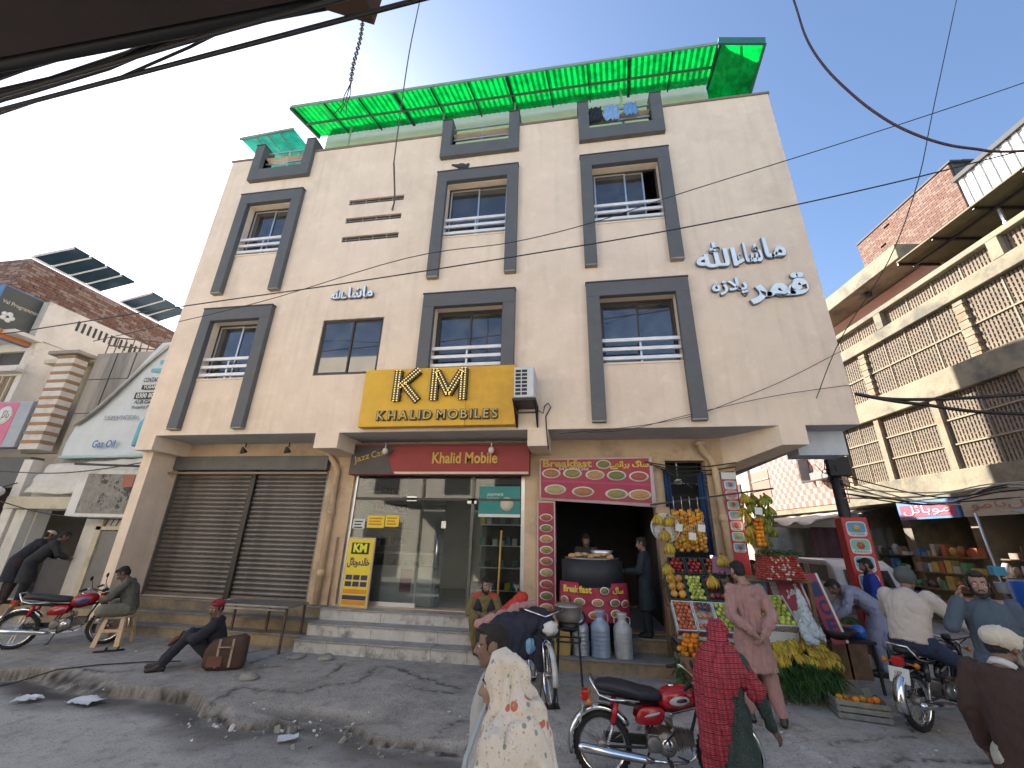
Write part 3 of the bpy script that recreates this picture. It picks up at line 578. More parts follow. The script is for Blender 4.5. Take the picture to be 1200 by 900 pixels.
for k in range(26):
    m = MB(); zz = .37 + (k // 6) * .42; x = -.42 + (k % 6) * .14; m.box(x, x + .1, .05, .2, zz, zz + random.uniform(.08, .22)); m.build('phone_box', [whp, blkp, tealp, yel, blkp][random.randrange(5)], s3)
m = MB(); m.box(-.45, .45, .36, .38, .0, 2.5); m.build('back_panel', room_dark, s3)
m = MB(); m.tube([(-1.62, YW - .06, .62), (-1.58, YW - .03, 2.1)], .02, 8); tag(m.build('wooden_pole', M('ochre_wood', (.42, .24, .06), .6)), 'upright ochre wooden pole leaning on the right shop window', 'pole')

# KM standee
st = thing('sandwich_board', 'upright yellow and white KM advertising board standing left of the shop door', 'sign', (-4.5, 8.6, .6), rz=-.06)
m = MB(); m.box(-.31, .31, .0, .04, 0, 1.3); m.build('board_frame', M('cream_edge', (.5, .38, .28)), st, .006)
m = MB(); m.box(-.28, .28, -.006, -.001, .03, 1.27); m.build('board_face', yel, st)
m = MB(); m.box(-.2, .2, -.012, -.007, .98, 1.2); m.build('logo_box', blkp, st, .003)
text_obj('board_word', 'KM', .22, .001, M('acid_yellow', (.7, .72, .03)), (0, -.016, 1.09), parent=st, bold=.01)
text_obj('board_word', '\uFEDE\uFE8B\uFE8E\uFE91\uFEEE\uFEE3\uFEAA\uFEDF\uFE8E\uFEA7', .2, .001, M('navy_print', (.02, .03, .12)), (0, -.01, .82), parent=st, width=.5, height=.2, bold=.006)
for r_ in range(2):
    for c in range(3): m = MB(); m.box(-.24 + c * .17, -.1 + c * .17, -.012, -.007, .5 - r_ * .12, .59 - r_ * .12); m.build('picture_box', M('navy_print', (.02, .03, .12)), st)
for z, mm in ((.25, M('orange_band', (.6, .25, .02))), (.14, M('navy_print', (.02, .03, .12))), (.05, M('orange_band', (.6, .25, .02)))): m = MB(); m.box(-.26, .26, -.012, -.007, z, z + .08); m.build('band', mm, st)

# fascia sign of the phone shop
fs_ = thing('fascia_sign', 'long red and black fascia sign reading Khalid Mobile over the phone shop', 'sign', (-3.0, 8.5, 3.18))
m = MB(); m.box(-1.98, 2.0, .0, .2, 0, .62); m.build('sign_box', M('sign_red', (.23, .012, .018), .5, var=.15, scale=3), fs_, .006)
m = MB(); m.add([(-1.97, -.006, .01), (-.95, -.006, .01), (-1.1, -.006, .35), (-.95, -.006, .61), (-1.97, -.006, .61)], [(0, 1, 2, 3, 4)]); m.build('black_panel', M('sign_black', (.05, .045, .045), .5, var=.2), fs_)
m = MB(); m.add([(-.94, -.005, .06), (1.98, -.005, .06), (1.98, -.005, .012), (-.9, -.005, .012)], [(3, 2, 1, 0)]); m.build('cream_strip', M('print_cream', (.5, .42, .3)), fs_)
m = MB(); m.box(-1.99, 2.01, -.02, .21, .621, .66); m.build('top_trim', M('brown_trim', (.14, .07, .05)), fs_)
text_obj('sign_word', 'Khalid Mobile', .26, .003, M('faded_yellow', (.5, .33, .06)), (.62, -.012, .35), parent=fs_, width=1.42, height=.24, bold=.006)
w1 = text_obj('sign_word', 'Jazz', .2, .003, M('faded_yellow', (.5, .33, .06)), (-1.72, -.012, .36), (1, 0, .28), (-.28, 0, 1), parent=fs_, width=.36)
w2 = text_obj('sign_word', 'Cash', .2, .003, M('faded_yellow', (.5, .33, .06)), (-1.32, -.012, .46), (1, 0, .28), (-.28, 0, 1), parent=fs_, width=.36)

# big KM sign
ks = thing('shop_sign', 'big yellow KM sign board with bulb studded black letters above the phone shop', 'sign', (-2.8, 7.6, 4.0))
m = MB(); m.box(-1.62, .62, 0, .19, 0, 1.25); m.build('sign_panel', M('sign_yellow', (.62, .36, .015), .45, var=.1, scale=2.5), ks, .012)
m = MB(); m.box(.622, 1.62, .004, .19, 0, 1.25); m.build('sign_panel', M('sign_yellow_b', (.58, .32, .015), .45, var=.15, scale=4), ks, .012)
letter = M('letter_black', (.02, .018, .015), .4); bulb = M('bulb_glass', (.75, .6, .2), .3, emit=(.9, .62, .2), estr=.25); face = M('letter_gold', (.35, .22, .04), .4, .3)
def bulb_stroke(parent, p0, p1):
    m = MB(); m.bar((p0[0], -.05, p0[1]), (p1[0], -.05, p1[1]), .1, .17, up=(0, 1, 0)); m.build('letter_stroke', letter, parent)
def biglet(name, strokes, org):
    o = thing(name, None, None); o.parent = ks; o.location = org
    for p0, p1 in strokes:
        m = MB(); m.bar((p0[0], -.04, p0[1]), (p1[0], -.04, p1[1]), .17, .09, up=(0, 1, 0)); m.build('letter_stroke', letter, o)
    m = MB()
    for p0, p1 in strokes:
        a = V((p0[0], 0, p0[1])); b = V((p1[0], 0, p1[1])); d = (b - a).normalized(); nn = V((-d.z, 0, d.x)); L = (b - a).length; k = max(2, int(L / .05))
        for i in range(k + 1):
            for s in (-1, 1): q = a.lerp(b, i / k) + nn * s * .036; m.sph((q.x, -.09, q.z), .017, 6, 4)
    tag(m.build('letter_bulbs', bulb, o), kind='stuff')
biglet('letter_k', [((.08, .02), (.08, .68)), ((.14, .33), (.52, .68)), ((.22, .38), (.54, .02))], (-.92, 0, .5))
biglet('letter_m', [((.08, .02), (.08, .68)), ((.12, .62), (.38, .14)), ((.38, .14), (.64, .62)), ((.68, .02), (.68, .68))], (-.12, 0, .5))
cx_ = -1.22
for k, ch_ in enumerate('KHALID MOBILES'):
    if ch_ == ' ': cx_ += .05; continue
    o = text_obj('sign_letter', ch_, .26, .022, letter, (0, -.02, .21), parent=ks, bold=.016); b_ = [v.co.x for v in o.data.vertices]; dx = cx_ - min(b_); o.location.x = dx; cx_ += (max(b_) - min(b_)) + .035
    f = text_obj('letter_face', ch_, .26, .003, M('letter_cream', (.5, .38, .12), .4), (0, -.046, .215), parent=ks); f.location.x = dx

# calligraphy on the plaster
calm = M('sign_pale_blue', (.72, .84, .93), .4, 0, var=.04); calb = M('sign_blue_edge', (.1, .14, .2), .5)
def calli(name, lab, words, y0=YF - .06, size=.8):
    t = thing(name, lab, 'sign', (words[0][1], YF, words[0][2]))
    for s, x, z, w_, h_, b_ in words:
        text_obj('word', s, size, .03, calb, (x - t.location.x, -.04, z - t.location.z), parent=t, width=w_ + .02, height=h_ + .02, bold=b_ + .004)
        text_obj('word_face', s, size, .006, calm, (x - t.location.x, -.078, z - t.location.z), parent=t, width=w_, height=h_, bold=b_)
calli('wall_lettering', 'large pale blue raised calligraphy in two lines at the right of the facade',
      [('\uFDF2', 2.98, 7.62, .8, .62, .02), ('\uFE80\uFE8E\uFEB7', 3.62, 7.6, .5, .52, .02), ('\uFE8E\uFEE3', 4.12, 7.7, .4, .5, .02), ('\uFEAE\uFEE4\uFED7', 4.02, 6.72, 1.1, .66, .035), ('\uFBA6\uFEAF\uFEFC\uFB58', 3.13, 6.82, .66, .42, .02)])
calli('wall_lettering', 'small pale grey raised calligraphy left of centre on the facade above the plain window',
      [('\uFDF2\uFE80', -5.5, 7.3, .42, .26, .02), ('\uFE8E\uFEB7\uFE8E\uFEE3', -4.95, 7.33, .62, .3, .02)])

# air conditioner
ac = thing('air_conditioner', 'narrow white air conditioner outdoor unit on a black bracket beside the yellow sign', 'air conditioner', (-1.0, 7.8, 4.3))
m = MB(); m.box(-.15, .23, -.62, -.08, .1, .72); m.build('casing', M('ac_white', (.52, .55, .58), .5, var=.06), ac, .03)
for c in range(2):
    for r_ in range(7): m = MB(); m.box(-.12 + c * .12, -.02 + c * .12, -.628, -.6, .15 + r_ * .075, .2 + r_ * .075); m.build('louvre', blkp, ac)
m = MB(); m.box(-.18, .26, -.6, -.02, .05, .095); [m.bar((x, -.55, .06), (x, -.02, -.3), .03) for x in (-.16, .24)]; [m.bar((x, -.02, .06), (x, -.02, -.32), .03) for x in (-.16, .24)]; m.bar((-.16, -.3, -.1), (.24, -.3, -.1), .03); m.build('bracket', black_m, ac)
m = MB(); m.tube([(.25, -.1, .0), (.35, -.06, -.05), (.38, -.05, .1), (.45, -.04, .16), (.5, -.03, .08), (.4, -.02, -.1), (.42, -.02, -.5), (.45, -.02, -.75)], .012, 5); m.build('cable', black_m, ac)
# hanging lamps under the soffit
for x, lab in ((-4.12, 'white bulb hanging over the left end of the Khalid Mobile sign'), (-1.78, 'white bulb hanging over the right end of the Khalid Mobile sign')):
    t = thing('soffit_lamp', lab, 'lamp', (x, 8.35, 3.86)); m = MB(); m.tube([(0, 0, 0), (0, 0, -.14)], .012, 6); m.build('stem', alu, t); m = MB(); m.sph((0, 0, -.2), (.06, .06, .075), 12, 8); m.build('bulb', white_paint, t)
for x, z, lab in ((-7.5, 3.86, 'black bracket light under the soffit above the shutter centre'), (-6.4, 3.86, 'black spotlight under the soffit right of the shutter centre')):
    t = thing('soffit_spotlight', lab, 'lamp', (x, 8.3, z)); m = MB(); m.tube([(0, 0, 0), (0, 0, -.1)], .015, 6); m.build('stem', black_m, t); m = MB(); m.lathe((0, -.03, -.2), [(.02, .1), (.04, .06), (.08, -.02), (.075, -.03)], 12, rot=(.5, 0, 0)); m.build('lamp_head', black_m, t)
# drain pipes
for pts, lab in (([(-5.72, YW - .02, 3.87), (-5.7, YW - .07, 3.72), (-5.5, YW - .07, 3.5), (-5.36, YW - .07, 3.3), (-5.35, YW - .07, .62)], 'cream drain pipe between the shutters and the phone shop'),
                 ([(2.4, YW - .1, 3.87), (2.42, YW - .1, 3.72), (2.58, YW - .1, 3.5), (2.62, YW - .1, 3.3), (2.7, YW - .1, .4)], 'cream drain pipe running down the corner pillar')):
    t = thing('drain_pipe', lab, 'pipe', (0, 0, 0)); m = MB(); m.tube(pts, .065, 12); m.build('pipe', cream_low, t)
    m = MB(); m.lathe((pts[0][0], pts[0][1], 3.8), [(.1, .05), (.1, 0), (.07, -.03)], 14); m.build('collar', cream_low, t)
    for z in (1.2, 2.4): m = MB(); m.lathe((pts[-1][0] - (.0 if pts[0][0] < 0 else .03 * (z - .4) * 1.0), pts[-1][1], z), [(.068, -.06), (.08, -.055), (.08, .055), (.068, .06)], 14); m.build('coupling', cream_low, t)
m = MB(); m.tube([(-5.1, YW - .04, .6), (-5.12, YW - .04, 1.9)], .02, 6); tag(m.build('conduit', M('conduit_red', (.3, .18, .15))), 'thin conduit beside the cream drain pipe left of the phone shop', 'pipe')
m = MB(); m.bar((-9.9, YW - .2, 3.22), (-5.5, YW - .2, 3.22), .045); tag(m.build('shutter_lintel_pipe', M('old_pipe', (.2, .15, .1), .5, .3)), 'long straight pipe fixed across the top of the shutters', 'pipe')

# bench-like steel table on the plinth
tb = thing('steel_table', 'long low grey steel table standing in front of the closed shutters', 'table', (-5.95, 7.85, 0))
m = MB(); m.box(-.75, .8, -.32, .3, .7, .73); m.build('table_top', steel, tb, .005)
for x, y_, z in ((-.7, -.28, 0), (.75, -.28, 0), (-.7, .25, .2), (.75, .25, .2), (.03, .25, .2)): m = MB(); m.bar((x, y_, z), (x, y_, .7), .035); m.build('leg', M('rust_steel', (.12, .08, .065), .7, .3), tb)
m = MB(); m.bar((-.7, -.28, .66), (.75, -.28, .66), .03); m.build('rail', steel, tb)
# ================================================================== GREEN ROOF CANOPY
def transl(name, col1, col2, t=.6):
    if name in MATS: return MATS[name]
    m = M(name, col1, .45, var=.4, scale=4.5, color2=col2, mix=(.45, .7)); n, l, b = nodes_of(m)
    tr = n.new('ShaderNodeBsdfTranslucent'); mx = n.new('ShaderNodeMixShader'); mx.inputs[0].default_value = t
    src = b.inputs['Base Color'].links[0].from_socket; l.new(src, tr.inputs[0]); o = [k for k in n if k.type == 'OUTPUT_MATERIAL'][0]
    l.new(b.outputs[0], mx.inputs[1]); l.new(tr.outputs[0], mx.inputs[2]); l.new(mx.outputs[0], o.inputs[0]); return m
green = transl('green_fibreglass', (.0, .42, .05), (.0, .16, .02), .7)
dgreen = M('canopy_trim_green', (.02, .12, .06), .6, var=.2); beam_g = M('canopy_beam', (.01, .06, .03), .6)
cy = thing('roof_canopy', 'long translucent green corrugated sheet canopy over the roof terrace', 'canopy', (-2, 7.3, 13.5))
NB = 11; xa, xb = -7.9, 3.72
def cpt(u, v, dz=0):   # u along, v 0 front 1 back
    fx = xa + (xb - xa) * u; bx = -7.95 + (3.92 + 7.95) * u
    return V((fx + (bx - fx) * v + 2, 1.35 * v, .5 * v + dz + .0))
for i in range(NB):
    m = MB(); k = 14
    for j in range(k):
        u0 = (i + j / k) / NB; u1 = (i + (j + 1) / k) / NB
        if i == NB - 1: pass
        dz0 = .012 * math.sin(j * math.pi); dz = (.0 if j % 2 else .03)
        m.add([cpt(u0, 0, dz), cpt(u1, 0, .03 - dz), cpt(u1, 1, .03 - dz), cpt(u0, 1, dz)], [(0, 1, 2, 3)], 0, True)
    m.build('sheet', green, cy)
for i in range(NB + 1):
    m = MB(); m.bar(cpt(i / NB, 0, -.04), cpt(i / NB, 1, -.04), .035 if i % 3 else .08, .05); m.build('rafter', beam_g, cy)
m = MB(); m.bar(cpt(0, .5, -.05), cpt(1, .5, -.05), .05); m.build('purlin', M('purlin_grey', (.1, .16, .12), .5), cy)
m = MB(); m.bar(cpt(0, 0, .03), cpt(1, 0, .03), .03, .09); m.build('front_trim', M('canopy_trim_pale', (.2, .3, .25), .6), cy)
m = MB(); m.bar(cpt(0, 0, .0), cpt(0, 1, .0), .06, .09); m.build('end_trim', dgreen, cy)
for u in (.12, .37, .55, .8): m = MB(); p = cpt(u, .55); m.tube([(p.x, .9, .2), (p.x, .9, -1.4)], .03, 6); m.build('post', M('post_pale', (.3, .38, .3), .5), cy)
cz = thing('corner_canopy', 'bright green sheet panel turning down at the right end of the roof canopy', 'canopy', (3.75, 7.3, 13.5))
m = MB(); A_ = [(0, 0, .05), (1.02, .05, -.15), (.95, 1.1, -.75), (.25, 1.35, -.7 + .75)]
m.add([(0.02, 0, .04), (1.02, .05, -.18), (.9, 1.25, -.7), (.1, 1.3, .35)], [(0, 1, 2, 3)]); m.add([(.1, 1.3, .35), (.9, 1.25, -.7), (.9, 1.27, -1.3), (.1, 1.32, -1.3)], [(0, 1, 2, 3)]); m.build('sheet', green, cz)
m = MB(); m.bar((0, -.02, .08), (1.06, .03, -.1), .05, .22); m.build('front_trim', M('canopy_trim_teal', (.03, .14, .12), .6), cz)
m = MB(); m.bar((1.04, .03, -.15), (.92, 1.27, -.75), .05, .14); m.build('side_trim', dgreen, cz); m = MB(); m.bar((.05, .02, .0), (.12, 1.3, .3), .05, .08); m.build('side_trim', dgreen, cz)
m = MB(); m.bar((.5, .1, -.06), (.8, 1.2, -.6), .025); m.build('rafter', beam_g, cz)
tealg = M('teal_sheet', (.02, .22, .17), .5, var=.25, scale=3)
tz = thing('terrace_canopy', 'small dark teal lean-to canopy above the left roof terrace', 'canopy', (-9.75, 7.7, 12.95))
m = MB(); m.add([(0, 0, .1), (1.75, 0, .22), (1.8, 1.6, .32), (.1, 1.6, .2)], [(0, 1, 2, 3)]); m.add([(0, 0, .1), (1.75, 0, .22), (1.75, .0, .15), (0, .0, .03)], [(0, 1, 2, 3)]); m.add([(1.8, 1.6, .32), (.1, 1.6, .2), (.1, 1.6, -1.6), (1.8, 1.6, -1.6)], [(0, 1, 2, 3)]); m.build('sheet', transl('teal_fibre', (.02, .3, .22), (.01, .15, .12), .35), tz)
m = MB(); m.bar((0, -.02, .08), (1.75, -.02, .2), .04, .08); m.build('front_trim', M('canopy_trim_pale', (.2, .3, .25)), tz)
for x in (.3, 1.6): m = MB(); m.tube([(x, .6, .1), (x, .6, -1.7)], .025, 6); m.build('post', alu, tz)
for x in (.5, .9, 1.3): m = MB(); m.bar((x, 0, .1), (x + .03, 1.6, .24), .025); m.build('rafter', M('post_pale', (.3, .38, .3)), tz)
# laundry on the right parapet rail
for (x, w_, h_, c, lab) in [(.72, .36, .5, (.015, .02, .03), 'black garment hung over the right parapet rail'), (1.12, .4, .52, (.2, .35, .6), 'light blue shirt hung over the right parapet rail'), (1.6, .34, .42, (.13, .28, .55), 'blue cloth hung at the right end of the parapet rail')]:
    m = MB(); k = 10; r_ = 8; vs = []
    for j in range(r_ + 1):
        for i in range(k + 1):
            t = i / k - .5; vs.append((x + t * w_ * (1 - .1 * math.sin(j)) + .02 * math.sin(j * 2 + i), YF - .03 + .025 * math.sin(i * 1.9 + j * .5) - .01 * j * .2, 12.5 - h_ * j / r_ + .03 * math.sin(i * 2.1) * (j > 6)))
    m.add(vs, [(j * (k + 1) + i, (j + 1) * (k + 1) + i, (j + 1) * (k + 1) + i + 1, j * (k + 1) + i + 1) for j in range(r_) for i in range(k)], 0, True)
    for v in range(0): pass
    o = m.build('hung_garment', M('cloth_%d' % int(x * 100), c, .9, var=.2)); so_ = o.modifiers.new('thick', 'SOLIDIFY'); so_.thickness = .012; tag(o, lab, 'garment')
t = thing('pigeon', 'small grey pigeon sitting on top of the middle upper window surround', 'bird', (-2.7, 7.74, 10.79), .6); t.scale = (1.5, 1.5, 1.5); t.location.z = 10.8
m = MB(); m.sph((0, 0, .08), (.11, .055, .065), 12, 8, rot=(0, -.3, 0)); m.sph((.09, 0, .17), .035, 10, 6); m.cap((.06, 0, .12), (.09, 0, .17), .04, .03); m.cap((-.08, 0, .06), (-.19, 0, .03), .035, .015); m.cap((.12, 0, .17), (.145, 0, .165), .01, .004); m.cap((0, .02, .04), (0, .02, 0), .008, .006); m.cap((0, -.02, .04), (0, -.02, 0), .008, .006)
m.build('body', M('pigeon_grey', (.05, .055, .065), .8), t)

# ================================================================== RIGHT: MARKET BUILDING WITH JALI SCREENS
ANG = math.atan2(.11, .99)
def RB(t_, z, o=0.):   # along street, height, out from facade towards the street
    n = V((.994, .11, 0)); d = V((-.11, .994, 0)); return n * (12 - o) + d * t_ + V((0, 0, z))
rb = thing('market_building', 'weathered cream market building with brown lattice screens along the right street', 'building', tuple(RB(0, 0)), rz=math.atan2(.994, -.11))
# local frame: +x along street (far), +y = away from the street? , z up
stone = M('weathered_cream_render', (.27, .235, .165), .9, var=.2, scale=1.3, bump=.5, bscale=9, color2=(.13, .122, .1), mix=(.48, .64))
pier_m = M('pier_brick_render', (.28, .23, .16), .9, var=.25, scale=3, bump=.5, color2=(.3, .17, .11), mix=(.5, .65))
jali_m = M('jali_terracotta', (.22, .175, .13), .9, var=.2, scale=2, color2=(.16, .135, .11), mix=(.5, .7))
LY = lambda o: o      # local y: rotating (0,1) by that angle gives direction (-.994,-.11) i.e. towards the street
def rpart(m, n, mats, bevel=0.): return m.build(n, mats, rb, bevel)
T0, T1 = 1.0, 16.55
m = MB(); m.box(T0, T1, -.165, -8, 3.45, 9.0); rpart(m, 'core_wall', M('core_wall_brown', (.2, .165, .13), .9))  # even brown backing wall behind the lattice
for (z0, z1, pr) in [(3.42, 4.05, .12), (6.15, 6.85, .1), (8.6, 9.0, .08)]:
    m = MB(); m.box(T0, T1 + .04, -.36, pr, z0, z1, jit=.0); rpart(m, 'floor_band', stone, .02)
m = MB(); m.box(T0, T1 + .04, -.2, .1, 9.55, 9.72); rpart(m, 'parapet_rail', stone, .02)
m = MB(); m.box(T0, T1, -1.6, .7, 3.28, 3.41); rpart(m, 'shop_canopy_slab', stone, .01)
# jali screens: one shared lattice tile per size
def jali(w_, h_, cx=.098, cz=.15, diag=False):
    m = MB(); nx = max(1, round(w_ / cx)); nz = max(1, round(h_ / cz)); cx = w_ / nx; cz = h_ / nz
    for i in range(nx + 1):
        m.box(i * cx - .026, i * cx + .026, -.06, 0, 0, h_)
    for j in range(nz + 1):
        for i in range(nx):
            a = i * cx + .0265; z = j * cz; m.box(a, a + cx - .053, -.05, -.006, z - .014 + (.04 if i % 2 else 0), z + .014 + (.04 if i % 2 else 0))
    return m.mesh('lattice', jali_m)
JC = {}
def put_jali(t0, t1, z0, z1):
    f = thing('jali_screen', None, None); f.parent = rb; f.location = (t0, -.06, z0)
    w_ = t1 - t0; h_ = z1 - z0; nw = max(1, round(w_ / .95)); nh = max(1, round(h_ / .72)); cw = w_ / nw; chh = h_ / nh
    key = (round(cw, 2), round(chh, 2))
    if key not in JC:
        JC[key] = jali(key[0] - .05, key[1] - .05)
    for i in range(nw):
        for j in range(nh):
            if random.random() < .03: continue
            o = ob('lattice_panel', JC[key], f); o.location = (i * cw + .025, 0, j * chh + .025)
    m = MB()
    for j in range(1, nh): m.box(0, w_, -.05, .035, j * chh - .02, j * chh + .02)
    for i in range(1, nw):
        for j in range(nh): m.box(i * cw - .016, i * cw + .016, -.05, .022, j * chh + .021, (j + 1) * chh - .021)
    m.build('screen_rib', M('rib_pale', (.3, .26, .19), .9, var=.15), f)
PIERS = [16.4, 14.55, 12.35, 9.9, 7.2, 4.4, 1.5]
for (z0, z1) in ((4.05, 6.15), (6.85, 8.6)):
    off = 0 if z0 < 5 else -.0
    ps = PIERS if z0 < 5 else [16.4, 14.4, 10.75, 7.4, 4.3, 1.5]
    for i, p in enumerate(ps):
        m = MB(); wd = .2 if z0 < 5 else .28
        if i == 0 or z0 < 5: m.box(p - wd / 2, p + wd / 2 , -.3, .04, z0, z1)
        else:
            for k in range(int((z1 - z0) / .12)): dx = .035 * (k % 2); m.box(p - wd / 2 - dx, p + wd / 2 - dx, -.3, .02 + .015 * (k % 2), z0 + k * .12, z0 + k * .12 + .105)
        o = rpart(m, 'pier', pier_m)
        if not (i == 0 or z0 < 5): o['kind'] = 'stuff'
        if i + 1 < len(ps): put_jali(ps[i + 1] + wd / 2 + .01, p - wd / 2 - .01, z0, z1)
for i, p in enumerate([16.35, 13.2, 9.35, 6.0, 2.4]):
    m = MB(); m.box(p - .14, p + .14, -.2, .09, 9.0, 9.55); rpart(m, 'parapet_post', stone)
    if i < 4:
        nx_ = [16.35, 13.2, 9.35, 6.0, 2.4][i + 1]
        put_jali(nx_ + .15, p - .15, 9.0, 9.55)
m = MB(); m.box(8.85, 9.45, -.34, -.3, 7.2, 8.0); rpart(m, 'broken_opening', blkp)
# rooftop: pink room with concrete slab, brick wall block, tin roof
pink = M('pink_plaster', (.5, .27, .22), .85, var=.12, scale=2)
m = MB(); m.box(11.7, 17.2, -3.2, -1.1, 9.0, 10.9); rpart(m, 'rooftop_room_wall', pink)
m = MB(); m.box(11.9, 17.5, -4.0, -.05, 10.95, 11.5); rpart(m, 'concrete_roof_slab', stone, .02)
m = MB(); m.tube([(14, -.6, 10.93), (14, -.6, 10.8)], .12, 12); rpart(m, 'ceiling_vent', blkp)
brk = [M('brick_red', (.17, .09, .065), .9, var=.3, scale=9), M('brick_pale', (.22, .14, .11), .9, var=.3, scale=9), M('mortar_brick', (.2, .16, .13), .95, var=.2)]
def brickwall(parent, o_, ux, w_, h_, bw=.24, bh=.085, seed=1, depth=.05, name='brick', far=True, gap=.012):
    """real bricks: the facing courses of a wall as one counted-out mesh of stuff over a mortar core"""
    rr = random.Random(seed); m = MB(); ux = V(ux).normalized(); n = V((0, 0, 1)).cross(ux) * -1
    nz = int(h_ / bh); nx = int(w_ / bw)
    for j in range(nz):
        for i in range(-1, nx + 1):
            a = i * bw + (bw / 2 if j % 2 else 0); b = a + bw - gap; a = max(a, 0); b = min(b, w_)
            if b - a < .03 or rr.random() < .01: continue
            pr = rr.uniform(0, .022); z0 = j * bh; z1 = z0 + bh - gap
            p = [V(o_) + ux * a + V((0, 0, z0)), V(o_) + ux * b + V((0, 0, z0)), V(o_) + ux * b + V((0, 0, z1)), V(o_) + ux * a + V((0, 0, z1))]
            m.prism(p, n * (-depth), n * pr, rr.choice((0, 0, 0, 1, 1)))
    o = m.build(name, brk, parent); o['kind'] = 'stuff'; return o
bw_ = thing('brick_rooftop_block', 'bare red brick rooftop block with a dark coping above the pink room', 'building', tuple(RB(10.5, 11.3, -1.2)), rz=math.atan2(.994, -.11))
m = MB(); m.box(0, 3.9, -3.5, -.06, 0, 2.15); m.build('mortar_core', M('grey_gable_render', (.1, .1, .1), .9, var=.2), bw_); brickwall(bw_, (0, -.01, 0), (1, 0, 0), 3.9, 2.15, seed=3)

m = MB(); m.box(-.1, 3.95, -.3, .06, 2.155, 2.22); m.box(-.12, .2, -3.5, -.3, 2.155, 2.22); m.build('coping', M('dark_coping', (.07, .07, .075), .8), bw_)
wt = thing('white_rooftop_wall', 'whitewashed corrugated wall topped by a dark edge, next to the brick rooftop block', 'wall', tuple(RB(2.8, 10.9, -.9)), rz=math.atan2(.994, -.11))
m = MB(); k = 60
for i in range(k): x = i * 7.4 / k; m.box(x, x + 7.4 / k - .0, -.12, (.03 if i % 2 else .0), 0, 1.55)
tag(m.build('corrugated_sheet', white_paint, wt), kind='stuff'); m = MB(); m.box(-.05, 7.5, -.2, .1, 1.56, 1.7); m.build('dark_edge', M('dark_coping', (.07, .07, .075)), wt)
tr_ = thing('tin_veranda_roof', 'dark ribbed tin veranda roof on thin posts above the lattice parapet', 'roof', tuple(RB(2, 10.6, 0)), rz=math.atan2(.994, -.11))
tin = M('old_tin', (.13, .11, .06), .7, .2, var=.3, scale=3)
for i in range(8): m = MB(); m.box(i * 1.22, i * 1.22 + 1.2, -3, .25, 0, .04); m.build('roof_sheet', tin, tr_)
for i in range(9): m = MB(); m.box(i * 1.22 - .03, i * 1.22 + .02, -3, .2, -.08, -.002); m.build('roof_beam', black_m, tr_)
for y_ in (-.3, -1.4): m = MB(); m.box(0, 9.75, y_, y_ + .06, -.14, -.081); m.build('purlin', black_m, tr_)
for x in (1.2, 4.2, 7.2): m = MB(); m.box(x, x + .06, -.36, -.31, -1.6, -.141); m.build('post', alu, tr_)
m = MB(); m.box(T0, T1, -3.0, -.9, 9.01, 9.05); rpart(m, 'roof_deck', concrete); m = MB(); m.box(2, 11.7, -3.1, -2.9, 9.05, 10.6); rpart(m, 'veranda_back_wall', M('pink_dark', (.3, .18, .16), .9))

# ---- tile fronted building further along the street
tb_ = thing('tiled_building', 'pink and white checker tiled upper floor of the house beyond the market building', 'building', tuple(RB(16.7, 0)), rz=math.atan2(.994, -.11))
m = MB(); m.box(0, 7.0, -6, -.03, 3.5, 10.5); m.build('wall', M('tile_grout', (.5, .42, .38), .7), tb_)
ta = M('tile_pink', (.36, .17, .14), .35, var=.25, scale=6); tb2 = M('tile_white', (.42, .35, .3), .35, var=.1, scale=6)
tm = [MB().box(0, .235, -.03, 0, 0, .235).mesh('tile', t_) for t_ in (ta, tb2)]
cnt = 0; mst = MB()
for i in range(24):
    for j in range(28):
        x = .1 + i * .24; z = 3.55 + j * .24
        if (1.9 < x < 2.6 and 4.6 < z < 5.6) or (x > 5.2 and 4.3 < z < 5.5): continue
        if cnt < 296 and j < 13: o = ob('tile', tm[(i + j) % 2], tb_); o.location = (x, 0, z); cnt += 1
        else: mst.box(x, x + .235, -.03, 0, z, z + .235, (i + j) % 2)
o = mst.build('tile', [ta, tb2], tb_); o['kind'] = 'stuff'
m = MB(); m.box(1.95, 2.62, -.028, .02, 4.55, 5.55); f = m.build('window', dark_frame, tb_); m = MB(); m.box(2.0, 2.57, .0, .5, 4.6, 5.5); 
m = MB(); m.prism([(1.95, .021, 4.6), (2.1, .35, 4.6), (2.1, .35, 5.5), (1.95, .021, 5.5)], (0, 0, 0), (.03, 0, 0)); m.build('shutter', M('window_grey', (.2, .2, .2)), f)
m = MB(); m.box(5.2, 6.9, -.028, .02, 4.2, 5.6); f = m.build('window', M('wood_window', (.3, .17, .12)), tb_)
for z in (4.6, 5.1): m = MB(); m.box(5.2, 6.9, .021, .05, z, z + .05); m.build('window_bar', tb2, f)
m = MB(); m.box(.3, 1.4, -.01, .4, 4.5, 4.8); m.build('ledge_box', M('window_grey', (.2, .2, .2)), tb_)
m = MB(); m.box(-.1, 7.1, -.1, .12, 3.3, 3.5); m.build('floor_band', stone, tb_)
